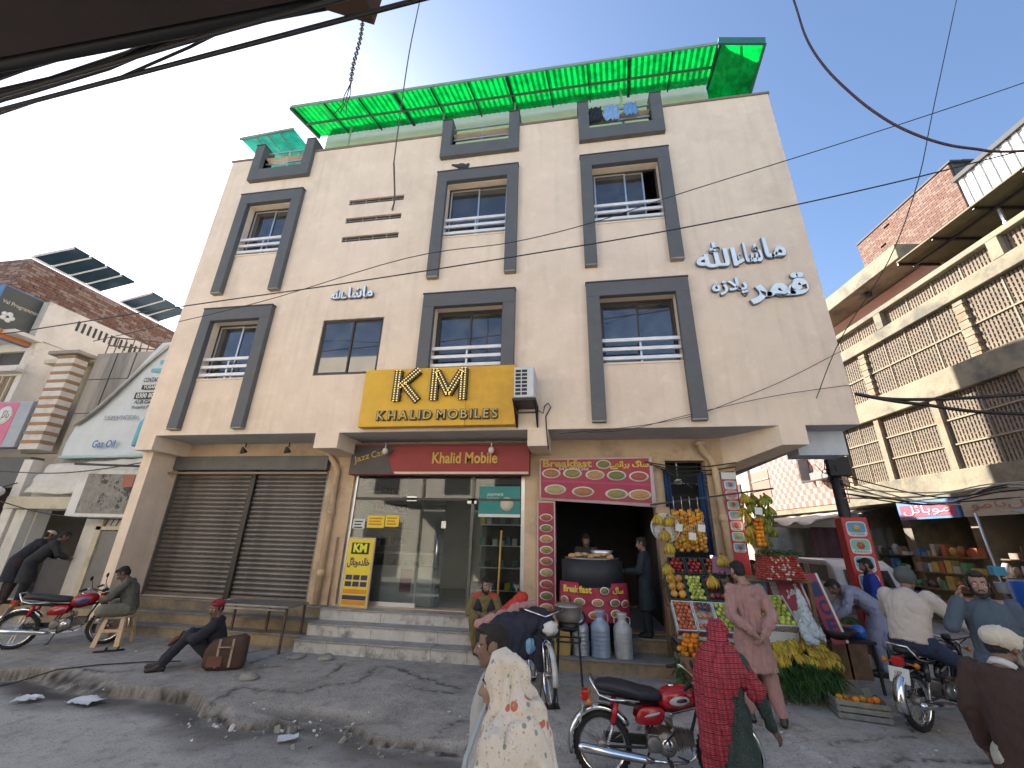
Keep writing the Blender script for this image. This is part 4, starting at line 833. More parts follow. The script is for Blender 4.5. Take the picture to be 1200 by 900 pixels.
# further houses closing the street
for i, (t_, h_, c, lab) in enumerate([(24, 8, (.42, .36, .28), 'dull cream house further down the right side of the street'), (31, 10, (.36, .2, .14), 'brown brick house near the far end of the right street')]):
    b_ = thing('street_house', lab, 'building', tuple(RB(t_, 0)), rz=math.atan2(.994, -.11)); m = MB(); m.box(0, 6.8, -6, -.02, 0, h_); m.build('wall', M('house%d' % i, c, .9, var=.2, scale=.8, bump=.3), b_)
    for a in (1, 3, 5):
        for z in (4, 6.5): m = MB(); m.box(a, a + .9, -.018, .03, z, z + 1.2); m.build('window', dark_frame, b_)
m = MB(); m.box(2.2, 10.5, 44, 50, 0, 8); b_ = m.build('street_end_house', M('house2', (.4, .34, .27), .9, var=.2, scale=.6)); tag(b_, 'pale house closing the far end of the side street', 'building')
m = MB(); m.box(-6, 4.6, 19, 30, 0, 7.5); b_ = m.build('rear_house', M('house3', (.38, .3, .22), .9, var=.2, scale=.6)); tag(b_, 'plain brown house behind the plaza along the side street', 'building')

# ---- shops under the market building
SH = [(2.0, 'shelf'), (5.3, 'shelf'), (8.6, 'goods'), (11.5, 'dark'), (14.0, 'dark')]
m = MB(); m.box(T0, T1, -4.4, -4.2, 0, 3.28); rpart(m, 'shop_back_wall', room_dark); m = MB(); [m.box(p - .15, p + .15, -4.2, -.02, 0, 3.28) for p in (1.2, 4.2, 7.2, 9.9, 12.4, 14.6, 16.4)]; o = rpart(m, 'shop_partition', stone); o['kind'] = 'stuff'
signm = [M('sign_blue', (.1, .25, .5), .5), M('sign_pinkred', (.6, .08, .14), .5), white_paint]
def rthing(name, lab, cat, t_, o, z, group=None, extra=0.): return thing(name, lab, cat, tuple(RB(t_, z, o)), rz=math.atan2(.994, -.11) + extra, group=group)
t = rthing('shop_board', 'pink and blue shop board under the lattice building, nearest the lamp post', 'sign', 11.9, .7, 2.75)
m = MB(); m.box(0, 1.9, 0, .06, 0, .5); m.build('board', signm[0], t); m = MB(); m.box(.08, 1.82, .061, .07, .07, .4); m.build('face', signm[1], t)
text_obj('board_word', '\uFEDE\uFE8B\uFE8E\uFE91\uFEEE\uFEE3', .36, .002, whp, (.95, .08, .24), (-1, 0, 0), parent=t, width=1.5, height=.28)
t = rthing('shop_board', 'faded cream shop board between the pink board and the long tarpaulin', 'sign', 9.9, .75, 2.75); m = MB(); m.box(0, 1.85, 0, .06, 0, .5); m.build('board', M('board_cream', (.5, .42, .32), .7, var=.2), t)
text_obj('board_word', '\uFEEE\uFEE3\uFE8E\uFE91\uFEDE', .3, .002, M('board_red_faded', (.4, .2, .15)), (.95, .07, .25), (-1, 0, 0), parent=t, width=1.3, height=.25)
tarp = M('tarp_grey', (.33, .33, .3), .8, var=.25, scale=2, bump=.3)
def tarp_sheet(name, lab, t0, t1, o0, o1, z0, z1, mat, k=26, amp=.07):
    """sagging awning cloth with thickness"""
    m = MB(); r_ = 8; vs = []
    for j in range(r_ + 1):
        for i in range(k + 1):
            u = i / k; v = j / r_; sag = -amp * 1.6 * abs(math.sin(u * math.pi * 4)) * v + amp * .5 * noise.noise(V((u * 9, v * 3, t0)))
            p = RB(t0 + (t1 - t0) * u, z0 + (z1 - z0) * v + sag, o0 + (o1 - o0) * v); vs.append(p)
    m.add(vs, [(j * (k + 1) + i, j * (k + 1) + i + 1, (j + 1) * (k + 1) + i + 1, (j + 1) * (k + 1) + i) for j in range(r_) for i in range(k)], 0, True)
    o = m.build(name, mat); s = o.modifiers.new('thick', 'SOLIDIFY'); s.thickness = .02; return tag(o, lab, 'awning')
tarp_sheet('shop_awning', 'long sagging grey tarpaulin awning over the snack shop at far right', 2.0, 9.6, .1, 1.9, 3.25, 2.75, tarp)
tarp_sheet('shop_awning', 'pale torn cloth awning over the shops beyond the lamp post', 15.5, 20.5, .1, 2.2, 3.2, 2.85, M('tarp_pale', (.5, .46, .38), .85, var=.2, scale=2), amp=.12)
tarp_sheet('shop_awning', 'brown sagging sheet awning farthest down the right street', 20.8, 26, .1, 2.4, 3.1, 2.7, M('tarp_brown', (.3, .25, .2), .85, var=.2, scale=2), amp=.12)
m = MB(); m.tube([RB(2, 3.27, 1.5), RB(6, 3.2, 1.55), RB(9.5, 3.2, 1.5)], [.1, .12, .09], 10); tag(m.build('rolled_tarpaulin', tarp), 'rolled cream tarpaulin lying along the front of the awning', 'tarpaulin')
# bamboo / pipe poles holding the awnings
for t_, o_, lab in ((11.0, 1.2, 'metal awning pole beside the pink shop board'), (9.0, 1.8, 'metal awning pole in front of the goods table'), (7.8, 1.85, 'metal awning pole left of the snack rack'), (6.2, 1.9, 'metal awning pole in front of the snack rack')):
    m = MB(); m.tube([RB(t_, 0, o_), RB(t_ + .1, 2.8, o_ - .05)], .028, 7); tag(m.build('awning_pole', alu), lab, 'pole', 'awning poles')
# snack shop shelves
pk = [M('packet_orange', (.5, .2, .02), .35), M('packet_brown', (.22, .07, .02), .35), M('packet_yellow', (.6, .38, .03), .35), M('packet_gold', (.45, .28, .06), .35), M('packet_red', (.4, .04, .03), .35), M('packet_blue', (.05, .2, .45), .35), whp]
pkm = []
for q in pk:
    m = MB(); m.loft([((0, 0, 0), (.075, 0, 0), (0, .008, 0)), ((0, 0, .03), (.075, 0, 0), (0, .03, 0)), ((0, 0, .1), (.078, 0, 0), (0, .045, 0)), ((0, 0, .18), (.075, 0, 0), (0, .03, 0)), ((0, 0, .21), (.075, 0, 0), (0, .008, 0))], 8); m.lathe((0, .046, .11), [(0, .0), (.035, -.002), (.035, -.012)], 10, 1, axis='Y'); pkm.append(m.mesh('packet', [q, whp]))
def rack(lab, t0, w_, o_, z0, rows, cols, group):
    t = rthing('snack_rack', lab, 'rack', t0, o_, 0)
    for r_ in range(rows):
        m = MB(); m.box(0, w_, -.3 + .07 * (rows - r_) - .25, -.3 + .07 * (rows - r_) + .03, z0 + r_ * .26 - .02, z0 + r_ * .26 - .001); m.build('shelf_board', M('shelf_wood', (.2, .13, .07)), t)
        for c in range(cols):
            o = ob('snack_packet', pkm[random.choice((0, 0, 1, 1, 2, 3, 3, 4))]); l = V((c * w_ / cols + .09, -.3 + .07 * (rows - r_) - .05, z0 + r_ * .26)); o.matrix_world = t.matrix_basis @ Matrix.Translation(l) @ Matrix.Rotation(random.uniform(-.15, .15), 4, 'X')
            tag(o, 'small glossy snack packet standing on a shelf of the corner rack at the far right', 'snack packet', group)
rack('wooden rack crowded with orange and brown snack packets at far right', 5.0, 2.6, 1.6, .95, 6, 14, 'snack packets on the far right rack')
t = rthing('shop_counter', 'white counter front below the snack rack at the far right edge', 'counter', 4.9, 2.2, 0); m = MB(); m.box(0, 3.0, -.5, 0, 0, .9); m.build('counter_body', white_paint, t); m = MB(); m.box(-.05, 3.05, -.55, .05, .9, .94); m.build('counter_top', alu, t)
# shop goods: boxes, tubs, drums on tables
t = rthing('shop_table', 'wooden table loaded with tubs and boxes below the cream board', 'table', 8.3, 1.5, 0); m = MB(); m.box(0, 2.4, -.7, 0, 1.05, 1.1); m.build('table_top', M('shelf_wood', (.2, .13, .07)), t); [MB().box(a, a + .06, b, b + .06, 0, 1.05).build('leg', M('shelf_wood', (.2, .13, .07)), t) for a in (0, 2.3) for b in (-.68, -.1)]
for i in range(22):
    a = random.random(); tt = 8.4 + random.random() * 2.1; oo = 1.55 + random.random() * .45; zz = 1.1 + (.35 if i % 3 == 0 else 0)
    m = MB(); cc = [M('tub_blue', (.1, .4, .6)), M('tub_teal', (.02, .35, .33)), whp, M('tub_orange', (.5, .25, .05)), M('tub_brown', (.22, .1, .04)), M('tub_clear', (.4, .45, .48))][i % 6]
    if i % 2: m.lathe((0, 0, 0), [(.0, 0), (.09, 0), (.12, .2), (.125, .21), (.11, .215), (0, .215)], 14)
    else: m.box(-.14, .14, -.1, .1, 0, .18)
    o = m.build('tub' if i % 2 else 'carton', cc, None, .008); o.location = RB(tt, zz if i < 18 else 1.12, oo); o.rotation_euler = (0, 0, a * 3); tag(o, ['blue', 'teal', 'white', 'orange', 'brown', 'grey'][i % 6] + (' round tub on the goods table under the market building' if i % 2 else ' carton on the goods table under the market building'), 'tub' if i % 2 else 'carton', 'tubs on the goods table' if i % 2 else 'cartons on the goods table')
m = MB(); m.lathe((0, 0, 0), [(0, 0), (.29, .0), (.3, .3), (.29, .31), (.3, .6), (.29, .61), (.3, .9), (.27, .92), (0, .92)], 24); o = m.build('plastic_drum', M('drum_blue', (.01, .09, .38), .4)); o.location = (7.75, 9.3, .55); tag(o, 'large bright blue plastic drum behind the phone man', 'drum'); 
m = MB(); m.box(-.45, .45, -.4, .4, 0, .55); o = m.build('wooden_crate', M('shelf_wood', (.2, .13, .07))); o.location = (7.75, 9.3, 0); tag(o, 'low wooden crate under the blue drum', 'crate')
m = MB(); m.loft([((0, 0, 0), (.3, 0, 0), (0, .2, 0)), ((0, 0, .35), (.36, 0, 0), (0, .24, 0)), ((0, 0, .7), (.28, 0, 0), (0, .2, 0)), ((.02, 0, .8), (.08, 0, 0), (0, .08, 0))], 14); o = m.build('grain_sack', M('sack_tan', (.3, .24, .17), .9, var=.2)); o.location = (7.5, 8.55, 0.35); tag(o, 'upright tan sack leaning in front of the blue drum', 'sack')

# ---- extra clutter of goods in front of the shops
gc = [M('goods_%d' % i, c, .5, var=.2) for i, c in enumerate([(.45, .42, .38), (.08, .22, .4), (.4, .12, .05), (.5, .35, .08), (.12, .1, .08), (.1, .28, .14), (.35, .25, .2), (.5, .5, .52)])]
rg = random.Random(12)
for si, (t0, t1, o0) in enumerate(((7.6, 9.4, .3), (9.9, 11.8, .5), (12.3, 14.2, .6), (14.6, 16.2, .5), (17, 19.5, .6), (20, 23, .6))):
    lab_ = ['behind the goods table', 'under the cream board', 'under the pink board', 'left of the pink board', 'below the tiled house', 'beyond the tiled house'][si]
    tb__ = rthing('goods_shelf', 'dark stepped shelf of mixed goods in the shop ' + lab_, 'shelf', t0, o0, 0)
    for r_ in range(4):
        m = MB(); m.box(0, t1 - t0, -.35 + .12 * (3 - r_) - .3, -.35 + .12 * (3 - r_) + .1, .5 + .42 * r_ - .03, .5 + .42 * r_ - .001); m.build('shelf_board', M('shelf_wood', (.2, .13, .07)), tb__)
        x = .02
        while x < t1 - t0 - .12:
            w_ = rg.uniform(.08, .24); h_ = rg.uniform(.1, .34); m = MB(); c_ = rg.randrange(8)
            y_ = -.35 + .12 * (3 - r_)
            if rg.random() < .4: m.lathe((x + w_ / 2, y_ - .06, .5 + .42 * r_), [(0, 0), (w_ * .4, 0), (w_ * .46, h_ * .7), (w_ * .25, h_), (0, h_)], 12)
            else: m.box(x, x + w_ * .92, y_ - .2, y_ + .03 * rg.random(), .5 + .42 * r_, .5 + .42 * r_ + h_)
            m.build('shelf_goods', gc[c_], tb__); x += w_ + rg.uniform(.0, .05)
# hanging strips of sachets
for k in range(10):
    t_ = 5.2 + .5 * k; m = MB(); L_ = rg.uniform(.5, .9)
    for j in range(int(L_ / .09)): m.rbox((0, rg.uniform(-.01, .01), -j * .09), (.1, .012, .08), (rg.uniform(-.2, .2), 0, rg.uniform(-.2, .2)), j % 2)
    o = m.build('sachet_strip', [pk[k % 7], pk[(k + 3) % 7]]); o.location = RB(t_, 2.65, 1.35); o.rotation_euler = (0, 0, R(84)); o['kind'] = 'stuff'; tag(o, 'hanging strip of small sachets above the shop fronts at right', 'sachets', 'hanging sachet strips')
# ---- tall red drinks sign, lamp post
def cells(parent, x0, x1, z0, z1, n, y_, mats_):
    h_ = (z1 - z0) / n
    for i in range(n):
        zc = z0 + h_ * (i + .5); m = MB(); m.loft([(((x0 + x1) / 2, y_, zc), ((x1 - x0) / 2, 0, 0), (0, 0, h_ * .44)), (((x0 + x1) / 2, y_ - .004, zc), ((x1 - x0) / 2, 0, 0), (0, 0, h_ * .44))], 24, pw=5, smooth=False); m.build('picture_frame', whp, parent)
        m = MB(); m.loft([(((x0 + x1) / 2, y_ - .005, zc + h_ * .08), ((x1 - x0) / 2 - .02, 0, 0), (0, 0, h_ * .3)), (((x0 + x1) / 2, y_ - .008, zc + h_ * .08), ((x1 - x0) / 2 - .02, 0, 0), (0, 0, h_ * .3))], 24, pw=5, smooth=False); m.build('picture', mats_[i % len(mats_)], parent)
        m = MB(); m.lathe(((x0 + x1) / 2, y_ - .009, zc + h_ * .05), [(0, 0), ((x1 - x0) * .2, 0), ((x1 - x0) * .2, -.002), (0, -.003)], 12, axis='Y'); m.build('picture_dish', [M('dish_red', (.5, .1, .05)), M('dish_gold', (.5, .35, .1))][i % 2], parent)
        text_obj('price_word', ['ICE CREAM', 'JUICE', 'SHAKE', 'COLD', 'FRESH'][i % 5], .07, .001, blkp, ((x0 + x1) / 2, y_ - .007, zc - h_ * .31), parent=parent, width=(x1 - x0) * .7, height=h_ * .1)
rs_ = thing('lit_menu_box', 'tall red upright menu box with framed pictures standing against the lamp post', 'sign', (5.08, 9.5, 0.0), rz=-.12)
m = MB(); m.box(0, .45, 0, .3, .12, 2.5); m.build('cabinet', M('cabinet_red', (.42, .015, .02), .4), rs_, .02)
cells(rs_, .06, .39, .55, 2.44, 6, -.002, [M('pic_sky', (.12, .38, .55)), M('pic_mint', (.2, .45, .35)), M('pic_sky2', (.08, .3, .5))])
m = MB(); m.box(.03, .42, -.006, -.001, .16, .5); m.build('lower_face', M('cabinet_red2', (.5, .03, .02), .4), rs_)
lp = thing('utility_pole', 'dark steel utility pole with a tangled meter box beside the plaza corner', 'pole', (5.45, 10.0, 0))
m = MB(); m.tube([(0, 0, 0), (0, 0, 4.6)], [.12, .1], 12); m.build('pole_shaft', M('pole_dark', (.03, .032, .036), .6), lp)
m = MB(); m.box(-.2, .22, -.22, -.1, 3.35, 3.75); m.build('junction_box', black_m, lp, .01); m = MB(); m.box(-.02, .3, -.2, .1, 3.85, 4.4); m.build('meter_box', black_m, lp, .01)
m = MB()
for k in range(26):
    a = random.random() * 6.28; p = V((math.cos(a) * .16, math.sin(a) * .16, 3.2 + random.random() * 1.3)); pts = [p]
    for j in range(5): p = p + V((random.uniform(-.12, .12), random.uniform(-.12, .12), random.uniform(-.2, .2))); pts.append(p)
    m.tube(pts, .009, 4, caps=False)
tag(m.build('wire_tangle', black_m, lp), kind='stuff')

# ---- white van in the side street
cr = thing('white_van', 'white van parked in the side street behind the bending men', 'van', (7.15, 14.6, 0), rz=R(92))
prof = [(-1.75, .35), (-1.75, 1.0), (-1.6, 1.45), (-1.3, 1.62), (.5, 1.62), (1.1, 1.1), (1.7, .95), (1.75, .4)]
m = MB(); m.prism([(x, 0, z) for x, z in prof], (0, -.74, 0), (0, .74, 0)); b0 = m.build('body', M('van_white', (.6, .6, .6), .25), cr, .06)
m = MB(); m.box(-1.765, -1.6, -.55, .55, 1.02, 1.42); 
m = MB(); m.prism([(-1.757, -.55, 1.02), (-1.757, .55, 1.02), (-1.64, .52, 1.4), (-1.64, -.52, 1.4)], (-.03, 0, 0), (-.012, 0, 0)); m.build('rear_window', glass, cr)
for s in (-1, 1):
    for (a, b) in ((-1.35, -.5), (-.4, .35)): m = MB(); m.box(a, b, s * .742, s * .75, 1.08, 1.48); m.build('side_window', glass, cr)
    for x in (-1.15, 1.15):
        m = MB(); m.lathe((x, s * .66, .3), [(0, -.09), (.2, -.09), (.3, -.06), (.3, .06), (.2, .09), (0, .09)], 20, axis='Y'); w_ = m.build('wheel', rubber, cr); m = MB(); m.lathe((x, s * .66 + s * .092, .3), [(0, 0), (.17, 0), (.17, s * .004), (0, s * .006)], 16, axis='Y'); m.build('hub_cap', alu, w_)
    m = MB(); m.box(-1.77, -1.74, s * .62 - .06, s * .62 + .06, .7, 1.0); m.build('tail_light', M('tail_red', (.4, .01, .01), .3), cr)
m = MB(); m.box(-1.82, -1.74, -.7, .7, .38, .55); m.build('bumper', M('bumper_grey', (.12, .12, .12)), cr, .02)

# ---- far shop cloths below the tiled building
for i, (x, y_, c, w_, lab) in enumerate([(8.3, 17.5, (.14, .07, .08), 1.5, 'plum coloured cloth panel hanging in a far shop front'), (9.4, 17.0, (.2, .21, .2), 1.2, 'grey green cloth panel hanging in a far shop front'), (7.2, 18.5, (.3, .3, .27), 1.6, 'pale grey cloth panel hanging in a far shop front')]):
    m = MB(); k = 16; vs = [(x + w_ * i_ / k, y_ + .06 * math.sin(i_ * 1.5), z) for z in (.6, 2.6) for i_ in range(k + 1)]; m.add(vs, [(i_, i_ + 1, i_ + k + 2, i_ + k + 1) for i_ in range(k)], 0, True)
    o = m.build('hanging_cloth', M('cloth_far%d' % i, c, .9, var=.2)); s = o.modifiers.new('thick', 'SOLIDIFY'); s.thickness = .02; tag(o, lab, 'cloth')

# ================================================================== LEFT NEIGHBOURS
lg = thing('grey_shop_building', 'low grey stained one storey building with a big torn banner, left of the plaza', 'building', (-12, 9, 0))
def lp_(m, n, mats, bevel=0., par=None): o = m.build(n, mats, None, bevel); o.parent = par or lg; o.matrix_parent_inverse = Matrix.Translation((12, -9, 0)) if par is None else Matrix(); return o
stained = M('stained_grey_render', (.3, .28, .25), .95, var=.25, scale=1.4, bump=.4, color2=(.13, .125, .12), mix=(.45, .62), streak=True)
cream_old = M('old_cream_paint', (.5, .45, .34), .9, var=.12, scale=2, bump=.3, color2=(.3, .27, .22), mix=(.55, .75))
wht = M('whitewash', (.56, .54, .5), .9, var=.12, scale=2, bump=.3, color2=(.34, .32, .29), mix=(.55, .75))
m = MB(); wall(m, -13.75, -9.88, 3.3, 6.72, 9.0, .3, []); m.box(-13.75, -9.88, 9.3, 15, 6.4, 6.6); m.box(-15.5, -9.9, 12.2, 15, 6.61, 8.0); lp_(m, 'front_wall', stained)  # last box is an unseen rear block, added to keep sun off the street
m = MB(); wall(m, -14.3, -9.88, 0, 3.3, 9.0, .3, [(-13.62, -12.05, .35, 2.36), (-11.5, -10.55, .3, 2.0)]); lp_(m, 'shop_wall', wht)
m = MB(); m.box(-13.8, -10.2, 12, 12.2, 0, 3.3); m.box(-13.8, -10.2, 9.3, 12, 3.2, 3.3); m.box(-11.9, -11.8, 9.3, 12, 0, 3.2); m.box(-14.3, -9.9, 9.3, 12, 0, .34); lp_(m, 'inner_wall', room_dark)
for k in range(1, 6): m = MB(); m.box(-13.7 + k * .65, -13.68 + k * .65, 8.985, 8.998, 3.7, 6.7); lp_(m, 'panel_joint', M('dark_edge', (.04, .045, .05)))
for z in (4.9, 5.9): m = MB(); m.box(-13.74, -9.9, 8.99, 8.999, z, z + .02); lp_(m, 'panel_joint', M('dark_edge', (.04, .045, .05)))
m = MB(); m.box(-14.3, -12.1, 8.7, 8.999, 2.37, 2.66); lp_(m, 'shop_beam', cream_old, .01)
m = MB(); m.box(-14.0, -13.66, 8.8, 8.999, .34, 2.36); lp_(m, 'shop_pillar', wht, .01)
m = MB(); m.box(-14.35, -14.05, 8.75, 8.999, .0, 3.6); lp_(m, 'shop_pillar', wht, .01)
m = MB(); m.box(-14.3, -9.95, 8.5, 8.999, -.1, .32); lp_(m, 'shop_step', step_y, .01)
# striped pillar with cream blocks and brown bands
sp = thing('striped_pillar', None, None); sp.parent = lg; sp.location = (-2.35, -.35, 3.85)
for k in range(11):
    m = MB(); z = k * .245; m.box(-.22, .4, 0, .34, z, z + (.16)); m.build('pillar_block', wht, sp, .012)
    m = MB(); m.box(-.235, .415, -.01, .34, z + .162, z + .243); m.build('pillar_band', M('brown_band', (.3, .18, .1), .9), sp)
m = MB(); m.box(-.45, .6, -.12, .36, 2.7, 2.8); m.build('pillar_cap', concrete, sp, .01)
m = MB(); wall(m, -15.6, -14.0, 3.9, 6.6, 9.35, .2, [(-15.3, -14.75, 5.0, 6.1)]); m.box(-15.6, -13.76, 9.0, 9.35, 6.5, 6.62); lp_(m, 'balcony_wall', cream_old)
m = MB(); m.box(-15.28, -14.77, 9.42, 9.46, 5.02, 6.08); lp_(m, 'balcony_door', M('wood_brown', (.16, .11, .08)))
# sheer white fabric band above shop and door frame
def cloth_panel(name, lab, p00, p10, p01, p11, mat, nx=24, nz=14, amp=.04, seed=0., fold=None):
    m = MB(); vs = []; n = ((V(p10) - V(p00)).cross(V(p01) - V(p00))).normalized()
    for j in range(nz + 1):
        for i in range(nx + 1):
            u = i / nx; v = j / nz; p = V(p00).lerp(V(p10), u).lerp(V(p01).lerp(V(p11), u), v)
            d = amp * noise.noise(V((u * 5 + seed, v * 3, seed))) + amp * .3 * noise.noise(V((u * 15, v * 9, seed))); vs.append(p + n * d)
    m.add(vs, [(j * (nx + 1) + i, j * (nx + 1) + i + 1, (j + 1) * (nx + 1) + i + 1, (j + 1) * (nx + 1) + i) for j in range(nz) for i in range(nx)], 0, True)
    o = m.build(name, mat); s = o.modifiers.new('thick', 'SOLIDIFY'); s.thickness = .015
    if lab: tag(o, lab, 'banner')
    return o
o = cloth_panel('fabric_awning', None, (-13.9, 8.72, 2.75), (-10.4, 8.72, 2.72), (-13.7, 8.9, 3.5), (-10.5, 8.9, 3.66), M('fabric_white', (.55, .54, .5), .85, var=.12), amp=.1); tag(o, 'white stretched cloth strip below the torn banner', 'awning')
# torn banner: triangular vinyl with print
bn = thing('torn_banner', 'large torn white and blue printed banner hanging beside the plaza corner', 'banner', (-12, 8.9, 3.7))
vin = M('banner_white', (.5, .54, .56), .55, var=.08, scale=3)
m = MB(); k = 18; vs = []
for j in range(k + 1):
    v = j / k; xl = -1.4 + 2.0 * max(0, (v - .28)) ** .8 * 1.25 if v > .28 else -1.4 + .25 * v
    xl = min(xl, 1.2)
    for i in range(k + 1): u = i / k; x = xl + (2.1 - xl) * u; vs.append((x, -.03 + .05 * noise.noise(V((u * 4, v * 5, 2))), v * 3.2))
m.add(vs, [(j * (k + 1) + i, j * (k + 1) + i + 1, (j + 1) * (k + 1) + i + 1, (j + 1) * (k + 1) + i) for j in range(k) for i in range(k)], 0, True); m.build('banner_sheet', vin, bn)
m = MB(); m.loft([((-1.25, -.07, .85), (.1, 0, 0), (0, .05, .05)), ((-.75, -.1, 1.25), (.16, 0, .1), (0, .08, .1)), ((-.2, -.1, 1.9), (.15, 0, .1), (0, .08, .1)), ((.35, -.08, 2.6), (.14, 0, .08), (0, .06, .08)), ((.8, -.06, 3.1), (.1, 0, 0), (0, .04, .05))], 10); m.build('folded_flap', M('banner_back', (.36, .35, .32), .7, var=.15), bn)
m = MB(); m.tube([(-1.4, -.05, -.03), (2.15, -.05, .0)], .04, 8); m.build('bottom_rod', M('teal_rod', (.35, .5, .48)), bn)
for (x, z, s_, wd, hh, c) in [(.78, 2.05, 'CONTACT US', .7, .13, blkp), (.72, 1.6, '0300 8000', .7, .13, whp), (.8, 1.84, 'YUSAR BIL', .6, .09, whp), (.72, 1.42, 'Al-B Game', .7, .1, blkp), (.7, 1.27, 'Shopping Plaza', .7, .1, blkp), (.1, 1.0, 'SERVICES', 1.0, .12, M('print_grey', (.25, .27, .28))), (-.1, .3, 'Gas Oil', .7, .2, M('print_blue', (.05, .15, .3)))]:
    if c is whp: m = MB(); m.box(x - wd / 2 - .06, x + wd / 2 + .04, -.1, -.09, z - hh * .7, z + hh * .7); m.build('black_strip', blkp, bn)
    text_obj('banner_word', s_, .2, .001, c, (x, -.105, z), parent=bn, width=wd, height=hh, bold=.004)
for (x0, x1, z0, z1) in [(.75, 1.5, 2.5, 2.62), (.55, 1.5, 2.28, 2.38)]: m = MB(); m.box(x0, x1, -.1, -.092, z0, z1); m.build('blue_strip', M('print_cyan', (.1, .35, .45)), bn)
m = MB(); m.lathe((.95, -.09, .22), [(0, 0), (.13, 0), (.14, .02), (.13, .6), (.06, .75), (.05, .82), (0, .82)], 12); m.build('bottle_print', M('print_cyan', (.1, .35, .45)), bn)
# leaning poster frame and steel door frame
pf = thing('poster_frame', 'white framed peeling grey poster box projecting over the narrow doorway', 'sign', (-11.3, 8.6, 2.3), rz=.1)
m = MB(); m.box(-.8, .75, 0, .25, -.1, 1.0); m.build('frame_box', white_paint, pf, .01); m = MB(); m.box(-.55, .68, -.01, -.002, -.02, .9); m.build('poster', M('poster_grey', (.22, .21, .19), .8, var=.3, scale=6, color2=(.05, .05, .05), mix=(.55, .6)), pf); m = MB(); m.box(.4, .67, -.016, -.011, .6, .9); m.build('red_patch', M('patch_red', (.3, .1, .07)), pf)
m = MB(); m.bar((-.9, -.1, 1.12), (1.0, -.1, 1.08), .05); m.build('top_bar', black_m, pf)
dn = thing('steel_door', 'plain grey steel door in a cream frame beside the shutters', 'door', (-11.03, 8.96, .3))
m = MB(); m.box(-.4, .42, 0, .05, .02, 1.6); m.build('door_leaf', M('door_grey', (.17, .165, .155), .6, var=.12), dn)
for x0, x1, z0, z1 in ((-.56, -.41, 0, 1.98), (.43, .52, 0, 1.98), (-.56, .52, 1.62, 1.7), (-.41, .43, 1.9, 1.98)): m = MB(); m.box(x0, x1, -.04, .04, z0, z1); m.build('frame_bar', cream_old, dn)
m = MB(); [m.bar((-.38 + k * .16, 0, 1.72), (-.32 + k * .16, 0, 1.88), .015) for k in range(5)]; m.build('grille', black_m, dn)
# inside left shop: shelves and light, counter
cn2 = thing('shop_counter', 'low grey counter inside the left shop where men lean', 'counter', (-12.9, 9.6, .34)); m = MB(); m.box(-.8, .7, 0, .5, 0, .85); m.build('counter_body', M('counter_grey', (.18, .18, .18)), cn2); m = MB(); m.box(-.82, .72, -.04, .5, .852, .89); m.build('counter_top', alu, cn2)
tl = thing('tube_light', 'lit white tube light inside the left shop', 'lamp', (-12.6, 10.0, 2.25)); m = MB(); m.tube([(-.3, 0, 0), (.3, 0, 0)], .025, 8); m.build('tube', M('tube_lit', (.8, .85, .9), emit=(.85, .95, 1), estr=6), tl)
sk = thing('wall_shelf', 'dark shelf of small bottles at the back of the left shop', 'shelf', (-12.9, 11.4, .34))
for k in range(4): m = MB(); m.box(-.8, .9, 0, .3, .5 + k * .4, .53 + k * .4); m.build('shelf_board', steel, sk)
for k in range(44): m = MB(); x = -.75 + (k % 11) * .15; z = .53 + (k // 11) * .4; m.lathe((x, .12, z), [(0, 0), (.04, 0), (.04, .16), (.015, .2), (.015, .24), (0, .24)], 8); m.build('bottle', pk[k % 7], sk)
m = MB(); m.sph((0, 0, 0), (.15, .15, .13), 16, 10); o = m.build('white_globe_lamp', white_paint); o.location = (-14.3, 8.45, 2.75); tag(o, 'white round lamp hanging at the far left shop front', 'lamp')
m = MB(); m.tube([(-14.3, 8.5, 2.85), (-14.25, 8.75, 3.0)], .015, 6); tag(m.build('lamp_arm', black_m), 'short arm holding the white round lamp', 'bracket')
# white older house with pink sign
lw = thing('white_old_house', 'old white and cream house with balcony and rooftop screen at far left', 'building', (-18, 9, 0))
def lq(m, n, mats, bevel=0., par=None): o = m.build(n, mats, None, bevel); o.parent = lw; o.matrix_parent_inverse = Matrix.Translation((18, -9, 0)); return o
m = MB(); wall(m, -26, -16.2, 3.5, 7.3, 9.0, .3, [(-17.6, -16.4, 5.3, 6.15), (-17.6, -16.5, 6.5, 6.95), (-20.5, -19.3, 5.0, 6.5)]); m.box(-26, -16.2, 9.3, 16, 3.5, 7.3); lq(m, 'front_wall', wht)
m = MB(); wall(m, 8.85, 13.2, 7.3, 8.56, -16.3, .15, [], ax='y'); wall(m, -26, -16.3, 7.3, 8.56, 8.85, .15, []); lq(m, 'parapet_wall', wht)
for k in range(13): m = MB(); yy = 9.7 + k * .17; m.box(-16.16, -16.14, yy, yy + .07, 8.0, 8.35); lq(m, 'parapet_slot', M('dark_edge', (.04, .045, .05)))
m = MB(); m.box(-17.58, -16.42, 9.1, 9.15, 5.3, 6.15); lq(m, 'window', M('wood_brown2', (.2, .15, .1), .8))
for a in (-17.3, -17.0, -16.7): m = MB(); m.box(a, a + .04, 9.05, 9.1, 5.3, 6.15); lq(m, 'window_bar', cream_old)
m = MB(); m.box(-17.58, -16.52, 9.1, 9.15, 6.5, 6.95); lq(m, 'window', dark_frame)
m = MB(); m.box(-26, -16.0, 8.3, 9.0, 7.2, 7.32); lq(m, 'balcony_slab', wht, .01); m = MB(); m.box(-18.0, -16.1, 8.75, 9.0, 6.2, 6.3); lq(m, 'window_shade', wht, .01)
